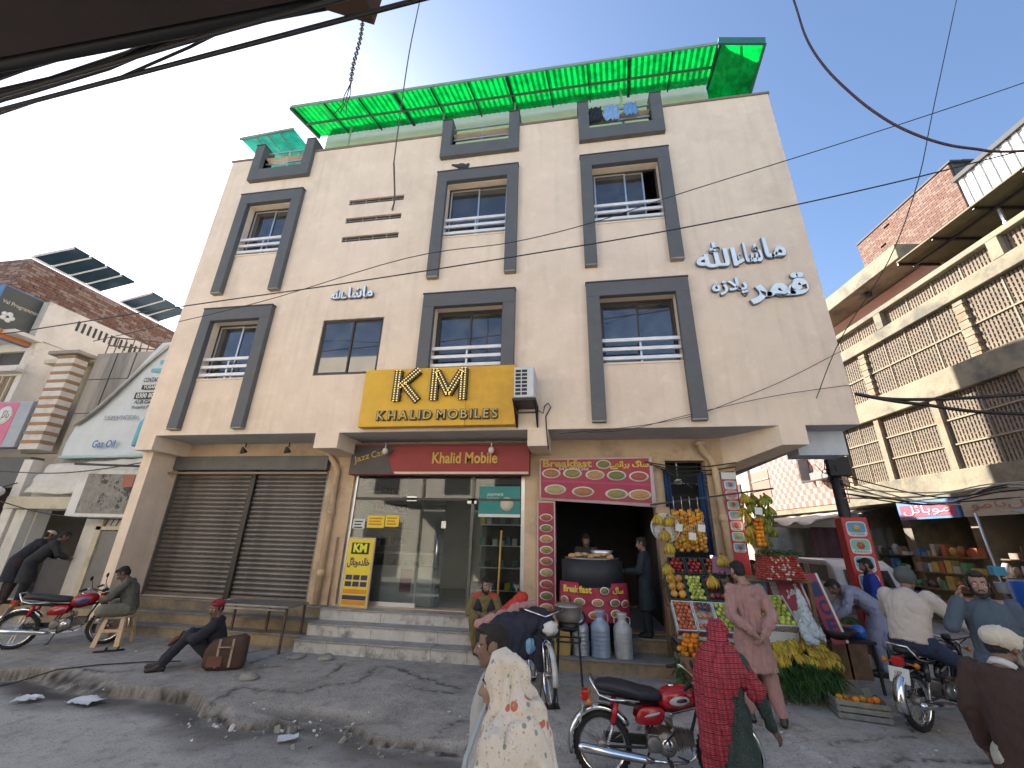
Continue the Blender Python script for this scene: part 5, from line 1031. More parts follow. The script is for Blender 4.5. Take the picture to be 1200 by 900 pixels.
m = MB(); m.box(-26, -14.4, 8.9, 9.2, 2.9, 3.7); lq(m, 'shop_lintel', M('dark_lintel', (.07, .07, .07))); m = MB(); m.box(-26, -14.4, 9.2, 12, 0, .2); m.box(-26, -14.4, 11.9, 12, 0, 3.5); lq(m, 'shop_back', room_dark)
# roof railing
rlg = thing('roof_railing', 'rusty thin railing on the low roof beside the striped pillar', 'railing', (-14.4, 9.6, 6.72))
for z in (.3, .6, .88): m = MB(); m.bar((0, 0, z), (1.6, .6, z), .03); m.build('rail', M('rust_steel', (.12, .08, .065)), rlg)
for k in range(9): m = MB(); m.bar((k * .2, k * .075, 0), (k * .2, k * .075, .9), .02); m.build('baluster', M('rust_steel', (.12, .08, .065)), rlg)
# signs
pk_s = thing('pink_shop_sign', 'pink shop sign box with white crown and lettering at the far left', 'sign', (-15.7, 8.6, 3.9))
m = MB(); m.box(-3.4, 1.05, 0, .28, 0, 1.28); m.build('sign_box', M('sign_box_grey', (.28, .31, .34), .5), pk_s, .01); m = MB(); m.box(-3.35, .62, -.008, -.001, .06, 1.24); m.build('sign_face', M('sign_pink', (.5, .09, .18), .45, var=.1), pk_s)
m = MB(); m.lathe((.28, -.012, .88), [(0, 0), (.26, 0), (.26, -.004), (0, -.004)], 24, axis='Y'); m.build('white_disc', whp, pk_s)
text_obj('disc_word', '\uFEDE\uFE8B\uFE8E\uFE91', .3, .001, blkp, (.28, -.02, .88), parent=pk_s, width=.34, height=.28)
text_obj('sign_word', '\uFEAE\uFEE4\uFED7 \uFE8E\uFEE3', .6, .002, whp, (-.55, -.014, .85), parent=pk_s, width=1.0, height=.42, bold=.01)
m = MB(); m.add([(-.75, -.012, .15), (-.1, -.012, .15), (.0, -.012, .42), (-.22, -.012, .28), (-.42, -.012, .5), (-.62, -.012, .28), (-.85, -.012, .42)], [(0, 1, 2, 3, 4, 5, 6)]); m.build('crown_print', whp, pk_s)
ds = thing('dark_wall_sign', 'dark green sign with white flower print high on the far left house', 'sign', (-16.42, 7.9, 7.05), rz=R(90))
m = MB(); m.box(0, 1.1, 0, .16, 0, 1.55); m.build('sign_box', M('sign_blueedge', (.06, .17, .35), .5), ds, .01); m = MB(); m.box(.03, 1.07, -.008, -.001, .28, 1.52); m.build('sign_face', M('sign_darkgreen', (.03, .045, .045), .5, var=.2), ds)
m = MB(); m.box(.0, 1.08, -.012, -.001, .02, .26); m.build('orange_band', M('orange_band2', (.5, .16, .05)), ds)
text_obj('sign_word', 'Val Programming', .2, .001, M('print_cream', (.5, .5, .38)), (.55, -.014, 1.05), parent=ds, width=.9, height=.15)
for k in range(5): a = k * 1.257; m = MB(); m.lathe((.35 + .1 * math.cos(a), -.014, .65 + .1 * math.sin(a)), [(0, 0), (.07, 0), (.07, -.003), (0, -.004)], 12, axis='Y'); m.build('petal_print', whp, ds)
# brick building with solar panels
lb = thing('brick_house', 'tall brown brick house behind the old white house', 'building', (-18, 8.9, 0))
m = MB(); m.box(-12, -.05, .05, 12, 0, 10.45); m.box(-.051, .0, 0, 0, 0, 0); m.build('mortar_core', M('mortar_brown', (.2, .15, .12), .95), lb)
brk2 = [M('brick_brown', (.17, .095, .07), .9, var=.35, scale=8), M('brick_grey', (.25, .18, .15), .9, var=.3, scale=8), brk[2]]
_b = brk; brk = brk2
brickwall(lb, (-.0, 0, 7.6), (0, 1, 0), 8.5, 2.9, seed=6, bw=.26, bh=.1); brickwall(lb, (-8, 0, 7.6), (1, 0, 0), 8, 2.9, seed=7, bw=.26, bh=.1); brk = _b
sp_m = M('solar_blue', (.03, .06, .09), .15, .3, var=.2)
for i, (y0, y1, lab) in enumerate([(9.0, 11.2, 'large tilted solar panel array on the brick roof, nearer the street'), (11.9, 13.6, 'smaller tilted solar panel array farther back on the brick roof')]):
    t = thing('solar_array', lab, 'solar panel', (-18, y0, 10.55))
    n_ = 4 if i == 0 else 3; dy = (y1 - y0) / n_
    for k in range(n_):
        m = MB(); m.add([(-.2, k * dy + .02, .05), (-.2, (k + 1) * dy - .02, .05), (.5, (k + 1) * dy + .5, .75), (.5, k * dy + .54, .75)], [(0, 1, 2, 3)]); m.add([(-.2, k * dy + .02, .1), (-.2, (k + 1) * dy - .02, .1), (.5, (k + 1) * dy + .5, .8), (.5, k * dy + .54, .8)], [(3, 2, 1, 0)]); m.build('panel', sp_m, t)
        m = MB(); m.bar((-.2, k * dy + .02, .04), (.5, k * dy + .54, .74), .04); m.build('panel_frame', white_paint, t)
    m = MB(); m.bar((-.2, 0, .03), (-.2, y1 - y0, .03), .05); m.build('lower_rail', white_paint, t)

# ================================================================== OPPOSITE SIDE (behind the camera) : sunlit row and the near awning
ow = M('opposite_plaster', (.76, .69, .58), .9, var=.12, scale=1)
for i, (x0, x1, h_, lab) in enumerate([(-30, -17, 9, 'far left house of the opposite row'), (-16.8, -8, 11, 'cream house of the opposite row at left'), (-7.8, 2, 9.5, 'house right behind the camera position'), (12.2, 24, 9, 'far right house of the opposite row')]):
    t = thing('opposite_house', lab, 'building', ((x0 + x1) / 2, -3.2, 0)); w2 = (x1 - x0) / 2; m = MB(); m.box(-w2, w2, -8, 0, 0, h_); m.build('wall', ow, t)
    for a in np.arange(-w2 + 1, w2 - 1.5, 2.6):
        for z in (4, 7):
            if z + 1.4 < h_: m = MB(); m.box(a, a + 1.3, .0, .05, z, z + 1.4); m.build('window', dark_frame, t)
        m = MB(); m.box(a - .3, a + 1.7, 0.0, .04, .1, 2.6); m.build('shutter', shut_m, t)
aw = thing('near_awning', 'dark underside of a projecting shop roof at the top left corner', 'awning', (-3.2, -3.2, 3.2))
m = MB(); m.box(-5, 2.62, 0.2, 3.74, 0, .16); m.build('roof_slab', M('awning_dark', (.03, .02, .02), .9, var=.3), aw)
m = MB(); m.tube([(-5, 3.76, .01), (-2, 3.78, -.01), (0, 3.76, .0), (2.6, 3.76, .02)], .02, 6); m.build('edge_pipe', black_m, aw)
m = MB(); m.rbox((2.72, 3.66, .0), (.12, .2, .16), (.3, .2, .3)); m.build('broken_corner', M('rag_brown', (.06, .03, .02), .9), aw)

# ================================================================== WIRES
def wire(lab, pts, r=.012, mat=black_m, name='overhead_wire', cat='wire'):
    P = [V(p) for p in pts]; out = []
    for i in range(len(P) - 1):   # catmull-rom
        p0 = P[max(i - 1, 0)]; p1 = P[i]; p2 = P[i + 1]; p3 = P[min(i + 2, len(P) - 1)]
        for k in range(6):
            t = k / 6; out.append(.5 * ((2 * p1) + (p2 - p0) * t + (2 * p0 - 5 * p1 + 4 * p2 - p3) * t * t + (3 * p1 - p0 - 3 * p2 + p3) * t ** 3))
    out.append(P[-1]); m = MB(); m.tube(out, r, 6); return tag(m.build(name, mat), lab, cat)
wire('lower of the two long black wires crossing the whole plaza facade', [(-18, 6.5, 5.9), (-12.89, 6.5, 6.04), (-11.52, 6.5, 6.14), (-8.11, 6.5, 6.44), (-4.62, 6.5, 6.7), (-1.13, 6.5, 7.02), (2.03, 6.5, 7.36), (4.95, 6.5, 7.82), (7.7, 6.5, 8.38), (14, 6.5, 9.8)])
wire('upper thinner wire rising to the right across the facade', [(-10.98, 7.0, 6.0), (-6.9, 6.9, 6.65), (-3.06, 6.0, 6.79), (-1.05, 6.0, 6.95), (.47, 6.0, 7.25), (1.96, 6.0, 7.7), (4.84, 6.0, 8.5), (7.62, 6.0, 9.34), (12, 6, 10.8)], .008)
wire('thick drooping cable hanging in the sky at upper right', [(3.9, 5, 12.5), (3.9, 5.0, 10.69), (3.89, 5.0, 9.68), (4.01, 5.0, 8.93), (4.24, 5.0, 8.27), (4.46, 5.0, 7.82), (4.7, 5.0, 7.48), (5.03, 5.0, 7.18), (5.38, 5.0, 7.01), (5.92, 5.0, 6.88), (8, 5, 6.8)], .017, M('cable_brown', (.05, .025, .03), .6))
wire('thin wire falling steeply from the top right to the plaza corner', [(8.2, 6, 13.7), (7.35, 6.0, 11.69), (6.16, 6.0, 8.94), (5.5, 6.0, 7.42), (4.95, 6.3, 6.2), (4.4, 7.0, 5.2), (4.2, 7.7, 4.4)], .007)
wire('long grey rope hanging from above down to the vent slots', [(-4.2, 7.0, 19), (-4.23, 7.0, 16.96), (-4.29, 7.0, 14.64), (-4.27, 7.02, 12.27), (-4.27, 7.1, 10.6)], .018, M('rope_grey', (.1, .09, .08), .9), 'hanging_rope', 'rope')
wire('frayed lower strand of the hanging rope at the vent slots', [(-4.27, 7.1, 10.6), (-4.35, 7.4, 10.3), (-4.42, 7.66, 10.0), (-4.5, 7.76, 9.75)], .022, M('rope_grey', (.1, .09, .08), .9), 'hanging_rope', 'rope')
for pts, lab in (([(4.71, 7.5, 4.4), (5.16, 7.5, 4.28), (5.64, 7.5, 4.19), (7.02, 7.5, 3.99), (11, 7.5, 3.9)], 'lower thick black cable leaving the plaza corner to the right'), ([(4.71, 7.5, 4.4), (5.42, 7.5, 4.28), (7.13, 7.5, 4.32), (11, 7.5, 4.6)], 'upper thick black cable leaving the plaza corner to the right')): wire(lab, pts, .028)
wire('thin wire curving up along the facade toward the right corner', [(-.35, 7.7, 3.83), (.99, 7.7, 3.94), (2.06, 7.7, 4.12), (2.83, 7.7, 4.39), (3.76, 7.7, 4.77), (4.79, 7.7, 5.29)], .006)
wire('thin wire running flat along the foot of the facade', [(.2, 7.7, 3.84), (.98, 7.7, 3.9), (2.07, 7.7, 4.16), (3.42, 7.7, 4.45), (4.57, 7.7, 4.61), (4.83, 7.76, 4.65)], .006)
# chain
ch = thing('hanging_chain', 'rusty link chain dangling in the sky at the top centre left', 'chain', (-3.0, 3.5, 9.9))
lm = MB(); a = []
for k in range(13): t_ = 2 * math.pi * k / 12; a.append((.045 * math.cos(t_), 0, .07 * math.sin(t_)))
lm.tube(a, .012, 6, caps=False); lmesh = lm.mesh('chain_link', M('chain_rust', (.06, .04, .03), .7, .4))
ch.scale = (.55, .55, .55); ch.location.z = 10.2
for k in range(44): o = ob('chain_link', lmesh, ch); o.location = (.002 * k + .02 * math.sin(k * .3), 0, -.1 * k); o.rotation_euler = (0, .1, R(90) * (k % 2) + .3)
m = MB(); [m.tube([(.1, 0, -4.35), (.08 + s * .08, 0, -4.8), (.07 + s * .05, 0, -5.1), (.16 * s, 0, -5.4)], .012, 5) for s in (-1, 0, 1)]; tag(m.build('knot', M('chain_rust', (.06, .04, .03)), ch), kind='stuff')
# bundle by the near awning
bl = thing('wire_bundle', 'tangled bundle of black cables strung along the near awning at top left', 'wire', (-2, .6, 3.2))
for k in range(9):
    rr = random.Random(k + 20); pts = []; y0 = -.03 + .022 * (k % 5)
    for i in range(14): u = i / 13; pts.append((-1.8 + 3.2 * u, y0 + .02 * noise.noise(V((u * 6, k, 0))), -.08 - .035 * (k % 4) + .055 * noise.noise(V((u * 7, k * 2.3, 5))) + .45 * u ** 3))
    m = MB(); m.tube(pts, .004 + .002 * (k % 3), 5); m.build('cable', black_m, bl)
for pts in ([(-2.4, .16, -.21), (.49, -.04, -.2), (1.68, -.11, -.2), (3.2, -.2, -.2)], [(-2.4, .02, -.19), (.53, -.07, -.2), (1.26, -.12, -.2), (3.2, -.23, -.2)]): m = MB(); m.tube(pts, .0055, 6); m.build('cable', black_m, bl)
# street tangle across right street
for k in range(9):
    rr = random.Random(k); wire(['pale', 'black'][k % 2] + ' cable strung from the pole across the side street below the lattice screens', [(5.45, 9.9, 2.9 + .1 * k % .6), (6.6, 9.5 - .2 * (k % 3), 2.7 + rr.random() * .25), (8.2, 9.6, 2.85 + rr.random() * .35), (10.2, 9.2 + rr.random() * 2, 3.0 + rr.random() * .3)], .014, [M('cable_pale', (.35, .32, .27)), black_m][k % 2])['group'] = 'cables across the side street'
for (p, q, lab) in (((-10.2, 8.4, 3.45), (-14.6, 8.4, 3.25), 'black cable sagging along the left shop fronts, upper'), ((-10.2, 8.35, 2.15), (-14.6, 8.4, 2.65), 'black cable sagging along the left shop fronts, lower')):
    a = V(p); b = V(q); wire(lab, [a, a.lerp(b, .3) - V((0, 0, .12)), a.lerp(b, .6) - V((0, 0, .14)), b], .013)
m = MB()
for k in range(12):
    p = V((-10.15 + random.uniform(-.15, .1), 8.5, 3.4)); pts = [p]
    for j in range(6): p = p + V((random.uniform(-.06, .04), random.uniform(-.03, .03), -.28)); pts.append(p)
    m.tube(pts, .008, 4)
tag(m.build('meter_wires', black_m), 'loose bundle of black wires hanging beside the left end of the shutters', 'wire', kind='stuff')
# ================================================================== VEHICLES
def spokes(m, r0, r1, n, w=.0016):
    for k in range(n):
        a = 2 * math.pi * k / n; b = a + (.35 if k % 2 else -.35)
        m.bar((math.cos(b) * r0, .02 if k % 4 < 2 else -.02, math.sin(b) * r0), (math.cos(a) * r1, 0, math.sin(a) * r1), w * 2)
def wheel(parent, x, z, r, tw=.035, spoke=28, name='wheel', hub=.05):
    w_ = ob(name, None, parent); w_.location = (x, 0, z)
    m = MB(); prof = []
    for k in range(11): a = math.pi * 2 * k / 10; prof.append((r - tw + tw * math.cos(a), tw * 1.0 * math.sin(a)))
    m.lathe((0, 0, 0), prof, 40, axis='Y')
    for k in range(40):
        a = 2 * math.pi * k / 40; m.rbox((math.cos(a) * (r - .001), 0, math.sin(a) * (r - .001)), (.018, tw * 1.2, .01), (0, -a + math.pi / 2, 0))
    m.build('tyre', rubber, w_)
    ri = r - 2 * tw + .008; m = MB(); m.lathe((0, 0, 0), [(ri + .006, -tw * .7), (ri - .012, -tw * .5), (ri - .016, 0), (ri - .012, tw * .5), (ri + .006, tw * .7), (ri + .004, 0), (ri + .006, -tw * .7)], 36, axis='Y'); m.build('rim', chrome, w_)
    m = MB(); spokes(m, hub * .8, ri - .012, spoke); o = m.build('spokes', chrome, w_); o['kind'] = 'stuff'
    m = MB(); m.lathe((0, 0, 0), [(0, -.05), (hub * .5, -.05), (hub, -.035), (hub, .035), (hub * .5, .05), (0, .05)], 18, axis='Y'); m.build('hub', steel, w_); return w_

def motorcycle(lab, loc, rz, paint, group, seat_c=(.015, .016, .022), plate=False, roll=0.):
    t = thing('motorcycle', lab, 'motorcycle', loc, rz, group); t.rotation_euler = (roll, 0, rz)
    pm = paint; seat_m = M('seat_vinyl', seat_c, .5, var=.25, scale=6, bump=.3, bscale=20)
    eng = M('engine_alloy', (.22, .21, .2), .45, .7, var=.3, scale=10); frm = M('frame_black', (.02, .02, .022), .5, .3)
    wheel(t, -.6, .29, .29); wheel(t, .6, .29, .29, name='wheel')
    # tank
    m = MB(); T = [(-.02, .70, .05, .045), (.03, .715, .115, .085), (.12, .73, .135, .1), (.22, .745, .135, .1), (.3, .75, .115, .085), (.35, .75, .05, .04)]
    m.loft([((x, 0, z), (0, b, 0), (-.02 * 0, 0, h)) for x, z, b, h in T], 20, pw=2.6); tk = m.build('fuel_tank', pm, t)
    for s in (-1, 1):
        m = MB(); m.loft([((.17, s * .128, .73), (.1, 0, .015), (0, 0, .045)), ((.17, s * .139, .735), (.085, 0, .012), (0, 0, .032))], 18); m.build('tank_stripe', [M('decal_silver', (.4, .42, .45), .3), M('decal_blue', (.03, .12, .35), .3)][0 if 'cent' in lab or 'black' in lab else 1], tk)
        m = MB(); m.loft([((.19, s * .134, .735), (.06, 0, .01), (0, 0, .022)), ((.19, s * .142, .74), (.05, 0, .008), (0, 0, .015))], 18); m.build('tank_badge', M('decal_dark', (.04, .03, .05), .3), tk)
    m = MB(); m.lathe((.12, 0, .832), [(0, .012), (.028, .012), (.03, 0)], 14); m.build('tank_cap', chrome, tk)
    # seat
    m = MB(); S = [(.02, .73, .08, .035), (-.06, .745, .12, .05), (-.2, .755, .13, .055), (-.36, .785, .13, .06), (-.5, .80, .125, .055), (-.62, .80, .1, .045), (-.66, .80, .05, .02)]
    m.loft([((x, 0, z), (0, b, 0), (0, 0, h)) for x, z, b, h in S], 18, pw=3); m.build('seat', seat_m, t)
    m = MB(); m.tube([(-.22, .14, .71), (-.5, .15, .71), (-.62, .14, .74), (-.7, .1, .86), (-.7, -.1, .86), (-.62, -.14, .74), (-.5, -.15, .71), (-.22, -.14, .71)], .011, 8); m.build('grab_rail', chrome, t)
    for s in (-1, 1):
        m = MB(); m.loft([((-.12, s * .085, .585), (.14, 0, .0), (.03, 0, .085)), ((-.12, s * .12, .585), (.12, 0, 0), (.03, 0, .07))], 16, pw=3.5); sc_ = m.build('side_cover', pm, t)
        m = MB(); m.loft([((-.1, s * .12, .6), (.08, 0, .02), (.01, 0, .018)), ((-.1, s * .126, .6), (.07, 0, .018), (.01, 0, .012))], 12); m.build('side_stripe', M('decal_silver', (.4, .42, .45), .3), sc_)
    # fenders
    def fender(cx, r, a0, a1, wd, mat, n='fender'):
        m = MB(); k = 14; vs = []
        for i in range(k + 1):
            a = R(a0 + (a1 - a0) * i / k)
            for y, dr in ((-wd, -.03), (-wd * .8, 0), (0, .012), (wd * .8, 0), (wd, -.03)): vs.append((cx + math.cos(a) * (r + dr), y, .29 + math.sin(a) * (r + dr)))
        m.add(vs, [(i * 5 + j, i * 5 + j + 1, (i + 1) * 5 + j + 1, (i + 1) * 5 + j) for i in range(k) for j in range(4)], 0, True); o = m.build(n, mat, t); s = o.modifiers.new('thick', 'SOLIDIFY'); s.thickness = .004; return o
    fender(-.6, .335, 35, 195, .06, chrome, 'rear_fender'); fender(.6, .33, -20, 120, .05, chrome, 'front_fender')
    # fork, headlight, handlebar
    for s in (-1, 1):
        m = MB(); m.tube([(.6, s * .075, .29), (.47, s * .075, .62)], .017, 8); m.tube([(.47, s * .075, .62), (.4, s * .075, .84)], .026, 8); f = m.build('fork_leg', pm, t)
        m = MB(); m.tube([(.61, s * .075, .25), (.51, s * .075, .52)], .022, 8); m.build('fork_slider', eng, f)
    m = MB(); m.lathe((.5, 0, .78), [(0, -.11), (.05, -.1), (.075, -.04), (.08, .02)], 18, rot=(0, R(80), 0)); hl = m.build('headlight', black_m, t); m = MB(); m.lathe((.5, 0, .78), [(.082, .01), (.085, .03), (.07, .04), (0, .05)], 18, rot=(0, R(80), 0)); m.build('lens', M('lens_glass', (.6, .6, .55), .1), hl)
    m = MB(); m.lathe((.42, 0, .86), [(0, 0), (.045, 0), (.05, .04), (.04, .055), (0, .06)], 14, rot=(0, R(-25), 0)); m.build('speedometer', black_m, t)
    m = MB(); m.tube([(.22, -.36, .92), (.3, -.3, .95), (.4, -.12, .88), (.41, 0, .86), (.4, .12, .88), (.3, .3, .95), (.22, .36, .92)], .012, 8); hb = m.build('handlebar', chrome, t)
    for s in (-1, 1):
        m = MB(); m.tube([(.17, s * .39, .905), (.25, s * .335, .935)], .019, 8); m.build('grip', rubber, hb); m = MB(); m.tube([(.28, s * .3, .93), (.32, s * .36, .915), (.3, s * .43, .9)], .006, 5); m.build('lever', chrome, hb)
        m = MB(); m.tube([(.3, s * .29, .95), (.28, s * .33, 1.08)], .006, 5); m.sph((.27, s * .35, 1.11), (.012, .06, .04), 12, 8); m.build('mirror', black_m, hb)
        m = MB(); m.sph((.47, s * .17, .78), (.03, .03, .03), 10, 7); m.bar((.47, s * .08, .78), (.47, s * .15, .78), .012); m.build('front_indicator', M('amber', (.5, .16, .01), .3), t)
        m = MB(); m.sph((-.72, s * .16, .68), (.03, .03, .03), 10, 7); m.bar((-.7, s * .05, .68), (-.72, s * .14, .68), .012); m.build('rear_indicator', M('amber', (.5, .16, .01), .3), t)
    m = MB(); m.rbox((-.76, 0, .7), (.07, .11, .09)); m.build('tail_light', M('tail_red', (.4, .01, .01), .3), t, .012)
    m = MB(); m.rbox((-.8, 0, .56), (.012, .2, .16), (0, .25, 0)); o = m.build('number_plate', white_paint if plate else M('plate_dirty', (.3, .3, .28)), t)
    text_obj('plate_word', 'LEP', .05, .001, blkp, (-.812, 0, .585), (0, -1, 0), (.2, 0, 1), parent=o); text_obj('plate_word', '4827', .05, .001, blkp, (-.818, 0, .535), (0, -1, 0), (.2, 0, 1), parent=o)
    m = MB(); m.prism([(-.86, -.05, .42), (-.86, .05, .42), (-.8, .05, .5), (-.8, -.05, .5)], (0, 0, 0), (.006, 0, 0)); m.build('mud_flap', chrome, t)
    # frame
    m = MB()
    for s in (-1, 1): m.tube([(.37, 0, .68), (.1, s * .04, .62), (-.25, s * .09, .66), (-.62, s * .09, .70)], .014, 7); m.tube([(-.05, s * .06, .62), (-.18, s * .08, .32), (-.6, s * .085, .3)], .013, 7)
    m.tube([(.38, 0, .7), (.27, 0, .42), (.18, 0, .34)], .016, 7); m.build('frame_tubes', frm, t)
    for s in (-1, 1):
        m = MB(); m.tube([(-.45, s * .115, .68), (-.49, s * .115, .5)], .028, 10); sh_ = m.build('shock_cover', pm, t); m = MB(); k = 40
        m.tube([(-.49 - .1 * i / k * .6 + .019 * math.cos(i * 1.26), s * .115 + .019 * math.sin(i * 1.26), .5 - .17 * i / k) for i in range(k + 1)], .004, 4); m.tube([(-.49, s * .115, .5), (-.56, s * .115, .3)], .009, 6); m.build('spring', chrome, sh_)
    # engine
    m = MB(); m.lathe((.02, 0, .36), [(0, -.12), (.07, -.12), (.1, -.1), (.105, 0), (.1, .1), (.07, .12), (0, .12)], 22, axis='Y'); m.rbox((-.06, 0, .36), (.2, .2, .15)); m.lathe((-.1, -.115, .36), [(0, -.02), (.06, -.02), (.07, .0)], 16, axis='Y'); m.build('crankcase', eng, t, .006)
    m = MB(); [m.rbox((.13 + k * .022, 0, .385 + k * .003), (.009, .17 - .006 * k, .15 - .006 * k)) for k in range(8)]; m.rbox((.2, 0, .39), (.18, .1, .09)); m.build('cylinder_fins', eng, t)
    m = MB(); m.lathe((.02, 0, .36), [(0, -.13), (.05, -.13), (.055, -.119)], 18, axis='Y'); m.lathe((.02, 0, .36), [(0, .13), (.05, .13), (.055, .119)], 18, axis='Y'); m.build('engine_cover', chrome, t)
    m = MB(); m.tube([(.08, .0, .46), (.05, 0, .53), (0, 0, .56)], .022, 8); m.rbox((.08, .03, .5), (.06, .05, .07)); m.build('carburettor', eng, t)
    m = MB(); m.tube([(.25, -.05, .35), (.27, -.09, .28), (.18, -.12, .24), (0, -.13, .235), (-.12, -.14, .24)], .014, 8); m.tube([(-.12, -.14, .24), (-.22, -.145, .25), (-.6, -.16, .29), (-.8, -.165, .31), (-.84, -.165, .315)], [.018, .036, .042, .04, .022], 12); m.build('exhaust', chrome, t)
    m = MB(); m.rbox((-.32, .07, .33), (.52, .03, .09)); m.build('chain_case', frm, t, .01)
    m = MB(); m.tube([(.02, -.24, .25), (.02, .24, .25)], .012, 6); [m.rbox((.02, s * .22, .26), (.035, .09, .025)) for s in (-1, 1)]; m.tube([(.1, -.16, .3), (.2, -.17, .27)], .008, 5); m.tube([(.05, .16, .33), (.22, .17, .3)], .008, 5); m.tube([(-.02, -.15, .38), (.1, -.17, .5), (.12, -.2, .5)], .008, 5); m.build('foot_pegs', black_m, t)
    m = MB(); m.tube([(-.1, .1, .27), (-.2, .2, .02 if roll == 0 else .01), (-.25, .22, .0)], .01, 6); m.build('side_stand', black_m, t)
    m = MB()
    for s in (-1, 1): m.tube([(.3, s * .25, .92), (.45, s * .1, .82), (.35, s * .04, .66), (.1, s * .05, .6)], .005, 5)
    m.build('control_cables', black_m, t)
    return t
red_paint = M('motorcycle_red', (.33, .008, .014), .22, var=.08, spec=.6)
mblack = M('motorcycle_black', (.02, .02, .024), .25, var=.1, spec=.6)
mdred = M('motorcycle_dark_red', (.2, .01, .015), .3, var=.1)
bike1 = motorcycle('glossy red motorcycle parked at the kerb in the centre foreground', (.73, 4.98, -.13), .02, red_paint, 'motorcycles', roll=0.0)
bike1.scale = (.94, .94, .94); bike1.location.x = .7
bike2 = motorcycle('red motorcycle with blue tank stripe parked at the far left', (-9.1, 7.05, .0), R(34), red_paint, 'motorcycles')
bike3 = motorcycle('black motorcycle ridden by the man in the beige jacket', (4.3, 6.78, 0), R(32), mblack, 'motorcycles', plate=True)
bike4 = motorcycle('dark motorcycle parked behind the rider beside the blue drum', (6.6, 7.9, 0), R(155), mdred, 'motorcycles')

# ---- bicycle loaded with clothes and bags
bc = thing('bicycle', 'old black bicycle facing the street, loaded with dark clothes', 'bicycle', (-.62, 6.72, .0), R(-72))
fr_ = M('bicycle_black', (.025, .025, .025), .5, .4)
for x in (-.52, .52): wheel(bc, x, .33, .33, tw=.02, spoke=32, hub=.03)
m = MB(); m.tube([(-.52, .05, .33), (-.1, 0, .3), (-.22, 0, .82)], .014, 6); m.tube([(-.1, 0, .3), (.3, 0, .78)], .016, 6); m.tube([(-.2, 0, .76), (.28, 0, .84)], .016, 6); m.tube([(-.52, 0.05, .33), (-.2, 0, .72)], .011, 6); m.tube([(.26, 0, .9), (.36, 0, .68)], .02, 6); m.build('frame_tubes', fr_, bc)
m = MB(); [m.tube([(.36, 0, .7), (.4, s * .05, .66), (.52, s * .05, .33)], .011, 6) for s in (-1, 1)]; m.build('fork', chrome, bc)
m = MB(); m.tube([(.1, -.28, 1.02), (.3, -.26, 1.04), (.34, 0, .96), (.3, .26, 1.04), (.1, .28, 1.02)], .012, 7); m.build('handlebar', chrome, bc); 
for s in (-1, 1): m = MB(); m.tube([(.02, s * .29, 1.01), (.14, s * .275, 1.025)], .02, 7); m.build('grip', rubber, bc)
m = MB(); m.loft([((-.34, 0, .88), (0, .09, 0), (0, 0, .03)), ((-.22, 0, .89), (0, .07, 0), (0, 0, .03)), ((-.06, 0, .87), (0, .02, 0), (0, 0, .02))], 12); m.build('saddle', M('seat_vinyl', (.015, .016, .022)), bc)
def arcf(cx, r, a0, a1, wd, mat, n):
    m = MB(); k = 14; vs = []
    for i in range(k + 1):
        a = R(a0 + (a1 - a0) * i / k)
        for y, dr in ((-wd, -.02), (0, .01), (wd, -.02)): vs.append((cx + math.cos(a) * (r + dr), y, .33 + math.sin(a) * (r + dr)))
    m.add(vs, [(i * 3 + j, i * 3 + j + 1, (i + 1) * 3 + j + 1, (i + 1) * 3 + j) for i in range(k) for j in range(2)], 0, True); o = m.build(n, mat, bc); s = o.modifiers.new('thick', 'SOLIDIFY'); s.thickness = .004
arcf(.52, .355, -5, 115, .035, M('mudguard_white', (.5, .5, .48), .4, var=.3, scale=8), 'front_mudguard'); arcf(-.52, .355, 60, 190, .035, fr_, 'rear_mudguard')
m = MB(); m.box(-.85, -.3, -.09, .09, .7, .715); m.build('carrier', chrome, bc); m = MB(); m.box(.48, .72, -.12, .12, .78, .795); [m.bar((.5, s * .08, .78), (.5, s * .04, .6), .01) for s in (-1, 1)]; m.build('front_carrier', fr_, bc)
m = MB(); m.box(.42, .6, -.12, .12, .0, .015); [m.tube([(.5, s * .08, .33), (.5, s * .12, .01)], .007, 5) for s in (-1, 1)]; m.build('front_stand', fr_, bc)
m = MB(); m.lathe((-.1, 0, .3), [(0, -.04), (.09, -.04), (.09, -.035), (0, -.03)], 18, axis='Y'); m.tube([(-.1, -.05, .3), (.05, -.06, .22)], .01, 5); m.rbox((.07, -.1, .21), (.07, .08, .02)); m.tube([(-.1, .05, .3), (-.25, .06, .38)], .01, 5); m.build('crank', chrome, bc)
m = MB(); m.sph((.62, 0, .87), (.09, .1, .085), 14, 10, rot=(.2, 0, .3)); 
for v in range(len(m.v)): p = V(m.v[v]); m.v[v] = tuple(p + (p - V((.62, 0, .87))) * .35 * noise.noise(p * 22))
tag(m.build('white_bundle', white_paint, None), 'crumpled pale plastic bundle riding on the front carrier of the bicycle', 'bundle').matrix_world = Matrix.Translation(bc.location) @ Matrix.Rotation(R(-72), 4, 'Z')
def blob(name, lab, cat, loc, parts, mat, vox=.02, amp=.03, fr=9., group=None, rz=0.):
    m = MB()
    for p in parts:
        if len(p) == 4: m.cap(*p)
        else: m.sph(p[0], p[1], 16, 12)
    me = remesh(m, vox, [mat]); fold(me, amp, fr, 3); o = ob(name, me); o.location = loc; o.rotation_euler = (0, 0, rz); return tag(o, lab, cat, group)
